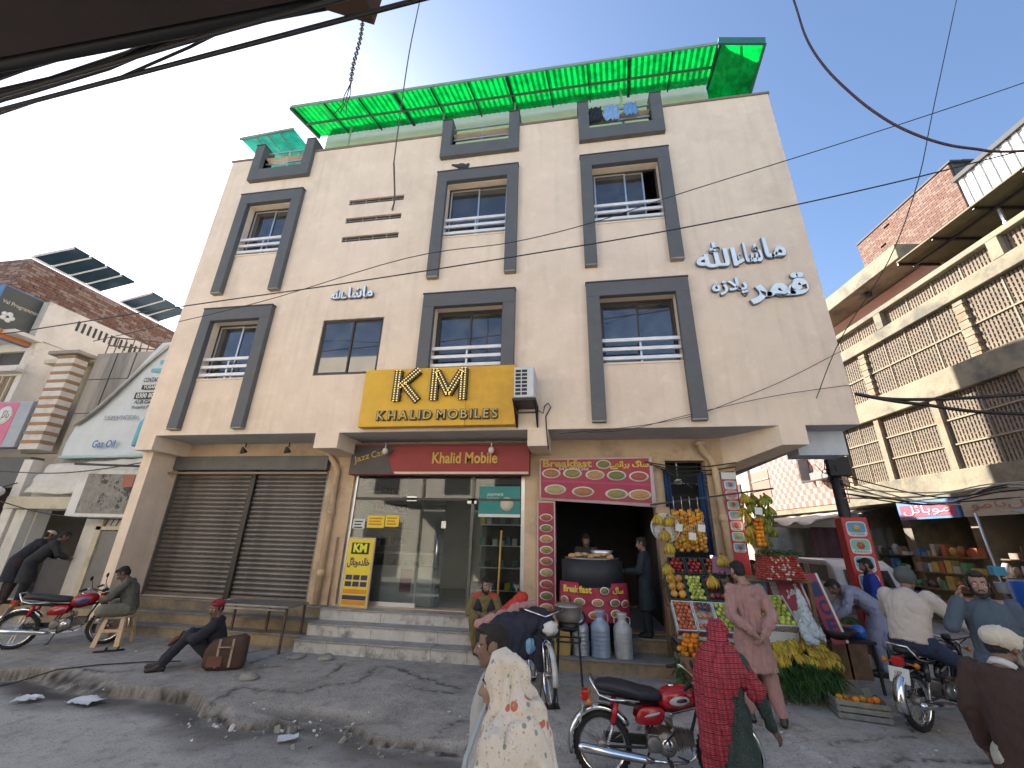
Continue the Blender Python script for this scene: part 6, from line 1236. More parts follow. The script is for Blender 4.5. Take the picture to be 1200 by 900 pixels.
def remesh(mb, vox, mats, smooth=2):
    me = mb.mesh('tmp', mats); o = bpy.data.objects.new('tmp', me); COL.objects.link(o)
    r = o.modifiers.new('r', 'REMESH'); r.mode = 'VOXEL'; r.voxel_size = vox; r.use_smooth_shade = True
    s = o.modifiers.new('s', 'SMOOTH'); s.iterations = smooth; s.factor = .5
    dg = bpy.context.evaluated_depsgraph_get(); out = bpy.data.meshes.new_from_object(o.evaluated_get(dg)); bpy.data.objects.remove(o); bpy.data.meshes.remove(me)
    out.materials.clear(); [out.materials.append(q) for q in mats]; out.polygons.foreach_set('material_index', [0] * len(out.polygons)); out.update(); return out
def fold(me, amp, fr=14., fz=4., seed=0.):
    n = len(me.vertices); co = np.empty(n * 3, np.float32); me.vertices.foreach_get('co', co); co = co.reshape(-1, 3); nr = np.empty(n * 3, np.float32); me.vertices.foreach_get('normal', nr); nr = nr.reshape(-1, 3)
    d = np.empty(n, np.float32)
    for i in range(n):
        x, y, z = co[i]; q = noise.noise((x * fr + seed, y * fr, z * fz)); q2 = noise.noise((x * fr * 1.2 + 5, y * fr * 1.2 + seed, z * fr * 1.5 + x * fr))
        d[i] = -math.exp(-(q / .09) ** 2) * .75 + q2 * .45 + .15
    co += nr * (d * amp)[:, None]; me.vertices.foreach_set('co', co.ravel()); me.update()
dnavy = M('cloth_navy', (.018, .022, .04), .9, var=.3, scale=8, bump=.3, bscale=60); mred = M('bag_red', (.33, .03, .035), .7, var=.2); pinkc = M('cloth_faded_pink', (.35, .2, .19), .9, var=.2)
blob('clothes_bundle', 'heap of dark navy clothes slung over the bicycle', 'clothes', (-.95, 6.7, 0), [((0, 0, .75), (.4, .26, .22)), ((.3, -.1, .85), (.26, .2, .2)), ((-.35, .05, .62), (.24, .2, .16)), ((.38, -.2, .55), (.15, .1, .26)), ((.05, -.22, .6), (.3, .08, .2))], dnavy, amp=.035, fr=7)
blob('red_bag', 'bright red bag end hanging below the dark clothes on the bicycle', 'bag', (-1.02, 6.55, 0), [((0, 0, .42), (.16, .1, .2)), ((.12, 0, .3), (.12, .08, .12))], mred, amp=.03)
blob('faded_cloth_roll', 'faded red and pink rolled cloth lying on top of the bicycle load', 'cloth', (-1.0, 6.78, 0), [((-.5, -.1, .78), (.05, .0, .98), .07, .08), ((.0, .0, .97), (.28, .0, 1.05), .09, .06)], pinkc, amp=.04)
blob('red_cloth', 'scarlet cloth tucked on top of the bicycle load', 'cloth', (-1.05, 6.85, 0), [((-.15, .05, .9), (.15, .05, 1.12), .07, .09)], M('cloth_scarlet', (.45, .03, .02), .8), amp=.03)
blob('blue_bag', 'pale blue plastic bag poking out of the dark bicycle load', 'bag', (-.72, 6.42, 0), [((0, 0, .6), (.07, .04, .1))], M('plastic_blue', (.16, .3, .45), .4), amp=.02, vox=.012)

# ---- pot on tall burner stand, cans, drum
ps = thing('burner_stand', 'tall thin black iron stand holding the cooking pot', 'stand', (-.22, 6.85, 0))
for x, y in ((-.18, -.18), (.18, -.18), (-.18, .18), (.18, .18)): m = MB(); m.bar((x * .75, y * .75, .8), (x, y, 0), .022); m.build('leg', black_m, ps)
for z in (.62, .78): 
    m = MB(); q = .14 + .02 * (z < .7); [m.bar(a, b, .02) for a, b in (((-q, -q, z), (q, -q, z)), ((-q, q, z), (q, q, z)), ((-q, -q, z), (-q, q, z)), ((q, -q, z), (q, q, z)))]; m.build('cross_frame', black_m, ps)
m = MB(); m.lathe((0, 0, .74), [(.0, 0), (.13, 0), (.15, .1), (.0, .1)], 18); m.build('burner', black_m, ps)
pt = thing('cooking_pot', 'lidded dull aluminium cooking pot on the black stand', 'pot', (-.22, 6.85, .845))
potm = M('old_aluminium', (.3, .29, .27), .4, .7, var=.25, scale=6)
m = MB(); m.lathe((0, 0, 0), [(0, 0), (.14, 0), (.18, .03), (.195, .1), (.195, .2), (.205, .205), (.19, .2)], 28); m.build('pot_body', potm, pt)
m = MB(); m.lathe((0, 0, .205), [(.2, 0), (.2, .01), (.1, .045), (.02, .05), (.015, .075), (.03, .08), (0, .085)], 28); m.build('lid', potm, pt); m = MB(); m.bar((-.2, 0, .15), (-.45, .05, .13), .025, .012); m.build('handle', potm, pt)
canm = M('can_galvanised', (.33, .36, .4), .4, .6, var=.2, scale=5)
def can(lab, x, y, z, s=1., mat=canm):
    t = thing('milk_can', lab, 'milk can', (x, y, z), group='milk cans by the breakfast shop'); m = MB()
    pr = [(0, 0), (.15, 0), (.155, .02), (.15, .04)]
    for k in range(6): pr += [(.15, .06 + k * .06), (.153, .07 + k * .06), (.15, .08 + k * .06)]
    pr += [(.15, .42), (.13, .47), (.075, .52), (.07, .56), (.085, .6), (.085, .63)]
    m.lathe((0, 0, 0), [(a * s, b * s) for a, b in pr], 26); m.build('can_body', mat, t); m = MB(); m.lathe((0, 0, .63 * s), [(.09 * s, 0), (.09 * s, .02), (.04 * s, .03), (0, .03)], 20); m.build('lid', mat, t)
    for q in (-1, 1): m = MB(); m.tube([(q * .075 * s, 0, .6 * s), (q * .13 * s, 0, .58 * s), (q * .13 * s, 0, .5 * s), (q * .11 * s, 0, .48 * s)], .01, 6); m.build('handle', mat, t)
can('blue grey milk can, leftmost of the three, partly behind the stand', -.06, 7.95, .2, .95); can('smooth blue grey milk can in the middle of the three', .26, 7.93, .2, 1.03, M('can_blue', (.27, .34, .44), .45, .4, var=.12)); can('ribbed dull white milk can at the right of the three', .62, 7.95, .2, .98, M('can_white', (.42, .43, .42), .5, .3, var=.2, scale=6))
t = thing('yellow_tin', 'dull yellow square tin drum beside the left milk can', 'tin', (-.36, 7.95, .2)); m = MB(); m.box(-.13, .13, -.13, .13, 0, .55); m.build('tin_body', M('tin_yellow', (.42, .28, .08), .6, var=.2), t, .012); m = MB(); m.box(-.135, .135, -.135, .135, .56, .575); m.build('tin_lid', alu, t)
m = MB(); m.tube([(.04 + .1 * math.cos(a / 3), 0, .1 * math.sin(a / 3)) for a in range(19)], .02, 8); o = m.build('rubber_tube', rubber); o.location = (-.12, 7.7, .78); tag(o, 'black rubber tube looped over the left milk can', 'tube')
dr = thing('tandoor_drum', 'wide black steel oven drum with food on top at the breakfast shop', 'drum', (.18, 8.45, .41))
m = MB(); m.lathe((0, 0, 0), [(.0, 0), (.52, 0), (.52, .78), (.55, .8), (.55, 1.2), (.5, 1.22), (0, 1.22)], 36); m.build('drum_body', M('drum_black', (.022, .025, .032), .55, .3, var=.3, scale=5), dr)
m = MB(); m.lathe((0, 0, 1.222), [(0, .01), (.48, .01), (.5, .03), (.48, .0)], 30); m.build('griddle', steel, dr)
for k in range(14):
    m = MB(); a = k * .9; m.sph((0, 0, 0), (.07, .05, .03), 10, 6); o = m.build('flat_bread', M('fried_bread', (.45, .28, .12), .8, var=.3, scale=20)); o.location = (.18 - .35 + (k % 7) * .11, 8.1 + .08 * (k // 7), 1.68 + .02 * (k % 3)); tag(o, 'fried bread piece lying on the breakfast shop griddle', 'bread', 'fried breads on the griddle')
m = MB(); m.lathe((0, 0, 0), [(0, 0), (.16, 0), (.2, .09), (.19, .09), (.15, .01), (0, .01)], 22); o = m.build('basin', alu); o.location = (.36, 8.25, 1.7); tag(o, 'pale steel basin on the breakfast shop griddle', 'basin')

# ---- posters of dishes
ban_r = M('banner_red', (.3, .02, .045), .5, var=.2, scale=4); ban_w = M('banner_edge', (.55, .45, .45), .6); ban_m = M('banner_magenta', (.4, .03, .13), .5)
dishm = [M('dish_%d' % i, c, .6, var=.45, scale=30) for i, c in enumerate([(.3, .14, .05), (.22, .2, .05), (.4, .22, .08), (.14, .16, .04), (.32, .08, .04), (.35, .3, .12)])]
def dish(parent, x, y, z, rx, rz_, i, plate=True, up=V((0, 0, 1)), xd=V((1, 0, 0)), nrm=V((0, -1, 0))):
    c = V((x, y, z)); m = MB()
    if plate: m.loft([(c, xd * rx, up * rz_), (c + nrm * .003, xd * rx, up * rz_)], 20); m.build('plate_print', whp, parent)
    m = MB(); m.loft([(c + nrm * .0035, xd * rx * .82, up * rz_ * .78), (c + nrm * .006, xd * rx * .8, up * rz_ * .76)], 18); m.build('dish_print', dishm[i % 6], parent)
bf = thing('breakfast_banner', 'wide red breakfast banner with food pictures over the breakfast shop door', 'banner', (.32, 8.62, 2.62))
m = MB(); k = 20; vs = []
for j in range(9):
    for i in range(k + 1): u = i / k; v = j / 8; vs.append((-1.12 + 2.26 * u, .012 * math.sin(u * 9) , (0.08 - .12 * u) * (1 - v) + (.9 + .04 * u) * v))
m.add(vs, [(j * (k + 1) + i, j * (k + 1) + i + 1, (j + 1) * (k + 1) + i + 1, (j + 1) * (k + 1) + i) for j in range(8) for i in range(k)], 0, True); o = m.build('banner_sheet', ban_w, bf); s = o.modifiers.new('t', 'SOLIDIFY'); s.thickness = .01
m = MB(); m.add([(-1.09, -.022, .12), (1.06, -.022, .03), (1.07, -.022, .9), (-1.09, -.022, .87)], [(0, 1, 2, 3)]); m.build('red_field', ban_r, bf)
m = MB(); m.add([(-1.05, -.026, .43), (1.03, -.026, .36), (1.03, -.026, .4), (-1.05, -.026, .47)], [(0, 1, 2, 3)]); m.build('pink_stripe', ban_m, bf)
for i, (x, z) in enumerate([(-.88, .6), (-.45, .6), (0, .57), (.42, .56), (.85, .54), (-.8, .28), (-.25, .24), (.4, .2), (.84, .19)]): dish(bf, x, -.026, z, .19 if i < 5 else .22, .1, i)
dish(bf, .18, -.027, .78, .15, .09, 3)
text_obj('banner_word', 'Breakfast', .2, .001, M('gold_print', (.45, .33, .06)), (-.55, -.03, .8), parent=bf, width=1.0, height=.15, bold=.006); text_obj('banner_word', '042-3735266', .1, .001, whp, (-.42, -.03, .69), parent=bf, width=.6, height=.06)
text_obj('banner_word', '\uFBAF\uFBAD\uFB68\uFE8D\uFEAE\uFB58 \uFB92\uFE8E\uFEB3', .25, .001, M('yellow_print', (.6, .5, .05)), (.68, -.03, .77), parent=bf, width=.76, height=.18, bold=.008)
sb = thing('menu_strip', 'tall narrow red menu strip with dish pictures left of the breakfast shop door', 'banner', (-.67, 8.68, .6))
m = MB(); m.box(-.18, .17, 0, .02, 0, 2.08); m.build('strip_sheet', ban_w, sb); m = MB(); m.box(-.16, .15, -.006, -.001, .04, 2.05); m.build('red_field', ban_r, sb)
for k in range(9): dish(sb, -.005, -.008, .16 + k * .2, .13, .075, k + 2)
m = MB(); k = 20; vs = []
db = thing('drum_banner', 'red breakfast banner wrapped around the front of the black oven drum', 'banner', (.18, 8.45, .74))
for j in range(7):
    for i in range(k + 1): a = R(205 + 130 * i / k); r_ = .58 + .03 * (1 - j / 6) + (.012 * math.sin(i * 1.3)); vs.append((r_ * math.cos(a) * 1.1, r_ * math.sin(a) * .9, -.02 + .55 * j / 6 - .05 * math.sin(math.pi * i / k) * (1 - j / 6)))
m.add(vs, [(j * (k + 1) + i, j * (k + 1) + i + 1, (j + 1) * (k + 1) + i + 1, (j + 1) * (k + 1) + i) for j in range(6) for i in range(k)], 0, True); o = m.build('banner_sheet', [ban_r], db); s = o.modifiers.new('t', 'SOLIDIFY'); s.thickness = .008
for i, (a, z) in enumerate([(225, .25), (250, .24), (275, .24), (300, .24), (318, .22), (240, .09), (270, .05), (300, .08)]):
    aa = R(a); c = V((.62 * math.cos(aa) * 1.1, .62 * math.sin(aa) * .9, z)); nr = V((math.cos(aa), math.sin(aa), 0)); dish(db, *(c + nr * .015), .1, .06, i, xd=V((-math.sin(aa), math.cos(aa), 0)), nrm=nr)
for s_, a, wd, mt_ in (('Break', 238, .3, M('yellow_print', (.6, .5, .05))), ('fast', 259, .22, M('yellow_print', (.6, .5, .05))), ('\uFB92\uFE8E\uFEB3', 305, .22, M('yellow_print', (.6, .5, .05)))):
    aa = R(a); c = V((.65 * math.cos(aa) * 1.1, .65 * math.sin(aa) * .9, .43)); text_obj('banner_word', s_, .2, .001, mt_, c, (-math.sin(aa), math.cos(aa), 0), parent=db, width=wd, height=.11, bold=.006)
aa = R(285); dish(db, .64 * math.cos(aa) * 1.1, .64 * math.sin(aa) * .9, .42, .08, .06, 3, xd=V((-math.sin(aa), math.cos(aa), 0)), nrm=V((math.cos(aa), math.sin(aa), 0)))
pp = thing('pillar_menu', 'tall narrow red and white ice cream menu fixed to the corner pillar', 'sign', (2.87, 8.66, 1.5))
m = MB(); m.box(-.15, .12, 0, .03, -.1, 1.75); m.build('menu_board', whp, pp); m = MB(); m.box(-.145, .115, -.006, -.001, -.08, 1.62); m.build('red_field', M('cabinet_red', (.42, .015, .02)), pp)
cells(pp, -.12, .09, .3, 1.6, 7, -.008, [M('pic_sky', (.12, .38, .55)), M('pic_mint', (.2, .45, .35)), M('pic_rose', (.5, .2, .2))])
# ================================================================== PEOPLE
skin = M('skin_brown', (.19, .11, .078), .55, var=.1, scale=8, bump=.1, bscale=120); skin2 = M('skin_tan', (.27, .165, .12), .55, var=.1, scale=8, bump=.1, bscale=120); skin3 = M('skin_dark', (.125, .07, .05), .55, var=.12, scale=8)
hair_m = M('hair_black', (.012, .01, .009), .75, var=.3, scale=40, bump=.5, bscale=150); eye_m = M('eye_white', (.5, .48, .45), .3); iris_m = M('iris_dark', (.02, .012, .01), .2)
def frame(fwd, up=(0, 0, 1)):
    f = V(fwd).normalized(); u = V(up); u = (u - f * u.dot(f)).normalized(); r = f.cross(u); return r, f, u
def pose(**k):
    J = dict(pelvis=(0, 0, .93), chest=(0, 0, 1.27), neck=(0, -.01, 1.45), head=(0, .02, 1.6), shl=(-.19, 0, 1.4), shr=(.19, 0, 1.4), ell=(-.25, -.03, 1.13), elr=(.25, -.03, 1.13), wrl=(-.27, .06, .89), wrr=(.27, .06, .89),
             hpl=(-.09, 0, .9), hpr=(.09, 0, .9), knl=(-.1, .03, .49), knr=(.1, .03, .49), anl=(-.1, 0, .08), anr=(.1, 0, .08), look=(0, 1, -.05), footl=(0, 1, 0), footr=(0, 1, 0), up=(0, 0, 1), handl=None, handr=None)
    J.update(k); return {a: (V(b) if b is not None else None) for a, b in J.items()}
def head_mesh(m, c, look, up, s=1.):
    """skull, face, nose, ears in one closed set of volumes (fused later)"""
    r, f, u = frame(look, up); P = lambda x, y, z: c + (r * x + f * y + u * z) * s; rot = Matrix((r, f, u)).transposed().to_euler()
    m.sph(P(0, -.012, .03), tuple(q * s for q in (.073, .093, .085)), 18, 12, rot=rot)
    m.sph(P(0, .025, -.03), tuple(q * s for q in (.058, .065, .085)), 16, 10, rot=rot)
    m.cap(P(0, .055, -.085), P(0, .06, -.095), .026 * s, .022 * s); m.cap(P(-.045, .0, -.06), P(-.015, .055, -.095), .022 * s, .02 * s); m.cap(P(.045, .0, -.06), P(.015, .055, -.095), .022 * s, .02 * s)
    m.cap(P(0, .083, .012), P(0, .106, -.032), .009 * s, .0135 * s); m.sph(P(-.012, .096, -.036), .008 * s, 8, 6); m.sph(P(.012, .096, -.036), .008 * s, 8, 6)
    m.cap(P(-.045, .066, .022), P(.045, .066, .022), .013 * s, .013 * s); m.sph(P(-.038, .062, -.025), .02 * s, 10, 7); m.sph(P(.038, .062, -.025), .02 * s, 10, 7)
    m.cap(P(-.018, .085, -.06), P(.018, .085, -.06), .009 * s, .009 * s)
    for q in (-1, 1): m.sph(P(q * .074, -.008, -.005), tuple(a * s for a in (.012, .022, .034)), 10, 8, rot=rot)
def hand(m, w, d, nrm, s=1., curl=.5, thumb=1):
    """palm plus five separate bent fingers. d: direction, nrm: palm-facing side"""
    d = V(d).normalized(); n = V(nrm); n = (n - d * n.dot(d)).normalized(); a = d.cross(n)
    c = w + d * .045 * s; rot = Matrix((a, d, n)).transposed().to_euler(); m.sph(c, (.04 * s, .052 * s, .017 * s), 12, 8, rot=rot); m.cap(w - d * .02 * s, w + d * .03 * s, .026 * s, .03 * s)
    L = (.066, .076, .072, .056)
    for i in range(4):
        b = w + d * .083 * s + a * (.03 - .02 * i) * s * thumb; l = L[i] * s; q = curl * (1 + .15 * i)
        p1 = b + (d * math.cos(q * .5) + n * math.sin(q * .5)) * l * .5; p2 = p1 + (d * math.cos(q * 1.4) + n * math.sin(q * 1.4)) * l * .3; p3 = p2 + (d * math.cos(q * 2.0) + n * math.sin(q * 2.0)) * l * .25
        m.tube([b - d * .012 * s, b, p1, p2, p3], [.0085 * s, .009 * s, .0085 * s, .0078 * s, .0055 * s], 7)
    t0 = w + d * .03 * s + a * .032 * s * thumb; t1 = t0 + (d * .5 + a * .7 * thumb + n * .25) * .032 * s; t2 = t1 + (d * .8 + a * .3 * thumb + n * .45) * .028 * s
    m.tube([t0 - a * .01 * s * thumb, t0, t1, t2], [.012 * s, .011 * s, .0095 * s, .007 * s], 7)
def person(lab, loc, rz, J, h=1.72, sk=skin, top=None, bottom=None, topkind='kameez', hair='short', beard=None, shoes=(.02, .018, .016), extra=None, shoulder=1., girth=1., hem=None, hemw=(.25, .17), vest=None, vox=.017, collar=True, hcurl=(.5, .5), barefoot=False, topf=(15., 4., .012), group='people on the street', clr=None):
    s = h / 1.72; J = {k: (v * s if v is not None and k not in ('look', 'footl', 'footr', 'up', 'handl', 'handr') else v) for k, v in J.items()}
    t = thing('person', lab, 'person', loc, rz, group)
    g = girth
    # continuous body: torso, limbs, neck, head
    m = MB(); hd = J['head']; nk = J['neck']
    cb = .68 if top else 1.; ct = .8 if top else 1.; cl = .82 if bottom else 1.
    m.cap(J['pelvis'], J['chest'], .125 * s * g * cb, .135 * s * g * cb, 14); m.cap(J['chest'], nk, .12 * s * g * cb, .05 * s, 14); m.cap(J['shl'], J['shr'], .062 * s * ct, .062 * s * ct)
    for q in 'lr':
        m.cap(J['sh' + q], J['el' + q], .056 * s * g * ct, .042 * s * ct); m.cap(J['el' + q], J['wr' + q], .042 * s * ct, .026 * s)
        m.cap(J['hp' + q], J['kn' + q], .088 * s * g * cl, .058 * s * cl); m.cap(J['kn' + q], J['an' + q], .056 * s * cl, .036 * s)
        f = V(J['foot' + q]).normalized(); m.cap(J['an' + q] + f * -.02 * s - V((0, 0, .03)) * s, J['an' + q] + f * .13 * s - V((0, 0, .048)) * s, .036 * s, .028 * s)
    me1 = remesh(m, vox + .004, [sk])
    m = MB(); m.cap(nk - (hd - nk) * .2, hd - (hd - nk) * .15 - frame(J['look'])[1] * .015, .054 * s, .05 * s, 12); head_mesh(m, hd, J['look'], J['up'], s * 1.04); me2 = remesh(m, .0075, [sk], 1)
    m = MB()
    for q, sg in (('l', -1), ('r', 1)):
        d = J['hand' + q] if J['hand' + q] is not None else (J['wr' + q] - J['el' + q]).normalized(); nn = V((-sg * 1.0, .25, 0)) if abs(V(d).normalized().x) < .8 else V((0, 0, -1))
        hand(m, J['wr' + q], d, nn, s * 1.02, hcurl[0 if q == 'l' else 1], thumb=sg * -1 if False else (1 if V(d).cross(nn).dot(V((0, 1, .2))) > 0 else -1))
    me3 = m.mesh('h', sk)
    b = bmesh.new(); [b.from_mesh(q) for q in (me1, me2, me3)]; me = bpy.data.meshes.new('body'); b.to_mesh(me); b.free(); me.materials.append(sk); me.polygons.foreach_set('use_smooth', [True] * len(me.polygons)); me.polygons.foreach_set('material_index', [0] * len(me.polygons))
    ob('body', me, t)
    r, f, u = frame(J['look'], J['up']); HP = lambda x, y, z: hd + (r * x + f * y + u * z) * s * 1.04; rot = Matrix((r, f, u)).transposed().to_euler()
    for q in (-1, 1):
        m = MB(); m.sph(HP(q * .03, .071, .004), .0115 * s, 10, 8); e = m.build('eye', eye_m, t); m = MB(); m.sph(HP(q * .03, .079, .003), .006 * s, 8, 6); m.build('iris', iris_m, e)
        m = MB(); m.tube([HP(q * .014, .083, .026), HP(q * .032, .083, .031), HP(q * .05, .07, .025)], [.004, .005, .003], 6); m.build('eyebrow', hair_m, t)
    if hair in ('short', 'long'):
        m = MB(); m.sph(HP(0, -.022, .048), tuple(a * s for a in (.079, .094, .078)), 18, 12, rot=rot); m.sph(HP(0, -.05, .0), tuple(a * s for a in (.072, .06, .078)), 14, 10, rot=rot); m.sph(HP(0, .045, .09), tuple(a * s for a in (.055, .045, .03)), 12, 8, rot=rot)
        for q in (-1, 1): m.cap(HP(q * .066, .012, .04), HP(q * .068, .018, -.012), .016 * s, .01 * s)
        me = remesh(m, .011, [hair_m], 1); fold(me, .006, 60, 60, 2); ob('hair', me, t)
    if beard:
        bm = hair_m if beard != 'grey' else M('beard_grey', (.2, .19, .18), .9)
        m = MB(); 
        for q in (-1, 1): m.cap(HP(q * .062, .012, -.02), HP(q * .05, .035, -.075), .014 * s, .022 * s); m.cap(HP(q * .05, .035, -.078), HP(0, .074, -.105), .022 * s, .026 * s); m.cap(HP(q * .006, .098, -.048), HP(q * .03, .084, -.062), .007 * s, .006 * s)
        me = remesh(m, .008, [bm], 1); fold(me, .006, 90, 90, 2); ob('beard', me, t)
    elif beard is None and hair == 'short': m = MB(); m.tube([HP(-.028, .086, -.054), HP(0, .1, -.046), HP(.028, .086, -.054)], [.004, .007, .004], 6); m.build('moustache', hair_m, t)
    # lower garment
    if bottom:
        bw, bm = bottom; m = MB()
        m.cap(J['hpl'], J['hpr'], .115 * s * g, .115 * s * g, 14); m.cap(J['pelvis'] - V((0, 0, .02)), J['pelvis'] + (J['chest'] - J['pelvis']) * .2, .13 * s * g, .125 * s * g, 14)
        for q in 'lr': 
            k_, a_ = J['kn' + q], J['an' + q]; w0, w1, w2 = {'trouser': (.1, .072, .062), 'shalwar': (.125, .1, .062), 'slim': (.095, .064, .05)}[bw]
            m.cap(J['hp' + q], k_, w0 * s * g, w1 * s, 14); m.cap(k_, a_ + (k_ - a_) * .1, w1 * s, w2 * s, 14)
        me = remesh(m, vox, [bm]); fold(me, .014 if bw == 'shalwar' else .008, 13, 6, 1.); ob('trousers', me, t)
    if top:
        m = MB(); e = .018 * s
        sw = shoulder; c_ = J['chest']; p_ = J['pelvis']; up_ = (nk - p_).normalized(); rt = (J['shr'] - J['shl']); rt = (rt - up_ * rt.dot(up_)).normalized(); fw = up_.cross(rt)
        def ring(c, a, b_): return (c, rt * a * s * g, fw * b_ * s * g * .95)
        low = p_ - (c_ - p_).normalized() * .04 * s
        rings = [ring(low, .185, .15), ring(p_.lerp(c_, .3), .182, .145), ring(p_.lerp(c_, .7), .185, .14), ring(c_, .19 * sw, .14), ring(c_.lerp(nk, .4), .185 * sw, .12), ring(c_.lerp(nk, .75), .165 * sw, .105), ring(nk, .092, .085)]
        if topkind == 'kameez':
            hm = J['hem'] if 'hem' in J and J['hem'] is not None else p_ * 1
            hm = V(hem) * s if hem is not None else V((p_.x, p_.y, .48 * s))
            mid = p_.lerp(hm, .5); ax = (p_ - hm).normalized(); r0 = (rings[0][1]).normalized(); f0 = ax.cross(r0)
            rings = [(hm, r0 * hemw[0] * s, f0 * hemw[1] * s), (mid, r0 * (hemw[0] * .55 + .085) * s, f0 * (hemw[1] * .55 + .065) * s)] + rings
        m.loft(rings, 24)
        ssh = .071 if topkind != 'jacket' else .084
        for q in 'lr':
            m.cap(J['sh' + q], J['el' + q], ssh * s * g, (.066 if topkind != 'jacket' else .076) * s, 14); m.cap(J['el' + q], J['wr' + q].lerp(J['el' + q], .1), (.065 if topkind != 'jacket' else .074) * s, (.054 if topkind != 'jacket' else .06) * s, 14)
        me = remesh(m, vox, [top]); fold(me, topf[2], topf[0], topf[1], loc[0]); ob({'kameez': 'long_shirt', 'jacket': 'jacket', 'shirt': 'shirt'}[topkind], me, t)
        if collar: m = MB(); d = (hd - nk).normalized(); a1 = rt; b1 = d.cross(a1); m.loft([(nk - d * .02 * s, a1 * .078 * s, b1 * .07 * s), (nk + d * .022 * s, a1 * .066 * s, b1 * .062 * s)], 18, caps=True); m.build('collar', clr or top, t)
    if vest:
        m = MB(); c_ = J['chest']; p_ = J['pelvis']; up_ = (nk - p_).normalized(); rt = (J['shr'] - J['shl']).normalized(); fw = up_.cross(rt)
        for q in (-1, 1): m.loft([(p_ + rt * q * .1 * s + fw * .04 * s, rt * .1 * s, fw * .13 * s), (c_ + rt * q * .11 * s + fw * .03 * s, rt * .1 * s, fw * .14 * s), (nk + rt * q * .1 * s - up_ * .03, rt * .05 * s, fw * .06 * s)], 14)
        me = remesh(m, vox, [vest]); fold(me, .01, 12, 5, 1); ob('waistcoat', me, t)
    if shoes and not barefoot:
        sm = M('shoe_%d' % int(shoes[0] * 1000 + shoes[2] * 7000), shoes, .5, var=.15)
        for q in 'lr':
            f = V(J['foot' + q]).normalized(); a = J['an' + q]; m = MB(); z0 = V((0, 0, .05 * s)); m.cap(a - f * .035 * s - z0 * .8, a + f * .15 * s - z0, .04 * s, .036 * s, 14); m.cap(a - f * .01 * s - z0 * .1, a + f * .06 * s - z0 * .6, .046 * s, .04 * s); m2 = remesh(m, .012, [sm], 1); ob('shoe', m2, t)
    if extra: extra(t, J, s, HP, rot)
    return t
def cmat(n, c, **k): return M(n, c, .88, var=k.pop('var', .12), scale=5, bump=.25, bscale=k.pop('bs', 90), **k)
def clothes_part(t, name, parts, mat, vox=.016, amp=.02, fr=12, fz=4, seed=0.):
    m = MB()
    for p in parts:
        if p[0] == 'c': m.cap(*p[1:])
        elif p[0] == 'e': m.sph(p[1], p[2], 18, 12)
        elif p[0] == 'l': m.loft(p[1], 28)
    me = remesh(m, vox, [mat]); fold(me, amp, fr, fz, seed); return ob(name, me, t)

# 1 man in dusty pink shalwar kameez, back to camera, hands clasped behind
mauve = cmat('cloth_mauve', (.31, .18, .165))
person('man seen from behind in dusty pink tunic, hands clasped behind his back', (2.03, 6.25, 0), R(6), pose(elr=(.245, -.1, 1.12), ell=(-.245, -.1, 1.12), wrr=(.06, -.2, .93), wrl=(-.06, -.2, .95), handr=(-.8, -.25, -.45), handl=(.6, -.3, -.7), shl=(-.175, -.01, 1.41), shr=(.175, -.01, 1.41), head=(-.02, .06, 1.6), look=(-.1, 1, -.25), knr=(.15, .05, .49), anr=(.19, -.06, .08), anl=(-.12, .06, .08), footr=(.5, .8, 0), footl=(-.3, .9, 0)),
       1.74, skin2, mauve, ('shalwar', mauve), hem=(0, -.01, .53), hemw=(.24, .17), shoulder=.98, girth=.9, topf=(12, 3, .026))
# 2 woman in red checked shawl, turned away to the right, arm out
plaid = patmat('red_check_shawl', (.2, .008, .018), [('X', 10, .18, (.35, .03, .05)), ('Z', 9, .15, (.06, .005, .01)), ('Z', 22, .12, (.4, .06, .08))]); dgr = patmat('dark_green_print', (.018, .035, .03), [('spot', 60, .22, (.08, .1, .09))])
def shawl_red(t, J, s, HP, rot):
    clothes_part(t, 'shawl', [('e', HP(0, -.02, .03), (.1 * s, .122 * s, .13 * s)), ('e', HP(0, -.05, -.05), (.095 * s, .1 * s, .12 * s)), ('l', [(V((0, .0, 1.47)) * s, V((.09, 0, 0)), V((0, .09, 0))), (V((-.03, -.02, 1.37)) * s, V((.15, 0, 0)), V((0, .13, 0))), (V((-.05, -.03, 1.18)) * s, V((.185, 0, 0)), V((0, .17, 0))), (V((-.09, -.05, .95)) * s, V((.15, 0, 0)), V((0, .16, 0))), (V((-.13, -.1, .6)) * s, V((.11, 0, 0)), V((0, .1, 0))), (V((-.17, -.12, .32)) * s, V((.07, 0, 0)), V((0, .06, 0)))]), ('c', V((.1, .0, 1.34)) * s, V((.27, .0, 1.1)) * s, .1 * s, .09 * s)], plaid, amp=.03, fr=12, fz=2.2, seed=4, vox=.013)
person('stooping woman in red checked shawl and dark green clothes walking at the kerb', (1.15, 4.4, -.13), R(-20), pose(head=(.0, .1, 1.5), neck=(0, .04, 1.37), look=(-.2, .9, -.3), elr=(.29, .02, 1.05), wrr=(.36, .12, .79), handr=(.45, .3, -.8), ell=(-.2, .1, 1.08), wrl=(-.05, .22, 1.0), shl=(-.16, 0, 1.3), shr=(.17, 0, 1.33), hpl=(-.09, -.02, .88), knl=(-.12, .12, .5), anl=(-.12, .12, .08), anr=(.12, -.15, .08)),
       1.5, skin3, dgr, ('shalwar', dgr), hair='none', beard=False, hem=(.02, 0, .3), hemw=(.24, .2), girth=.92, extra=shawl_red, hcurl=(.3, .35), topf=(11, 3, .025), collar=False)
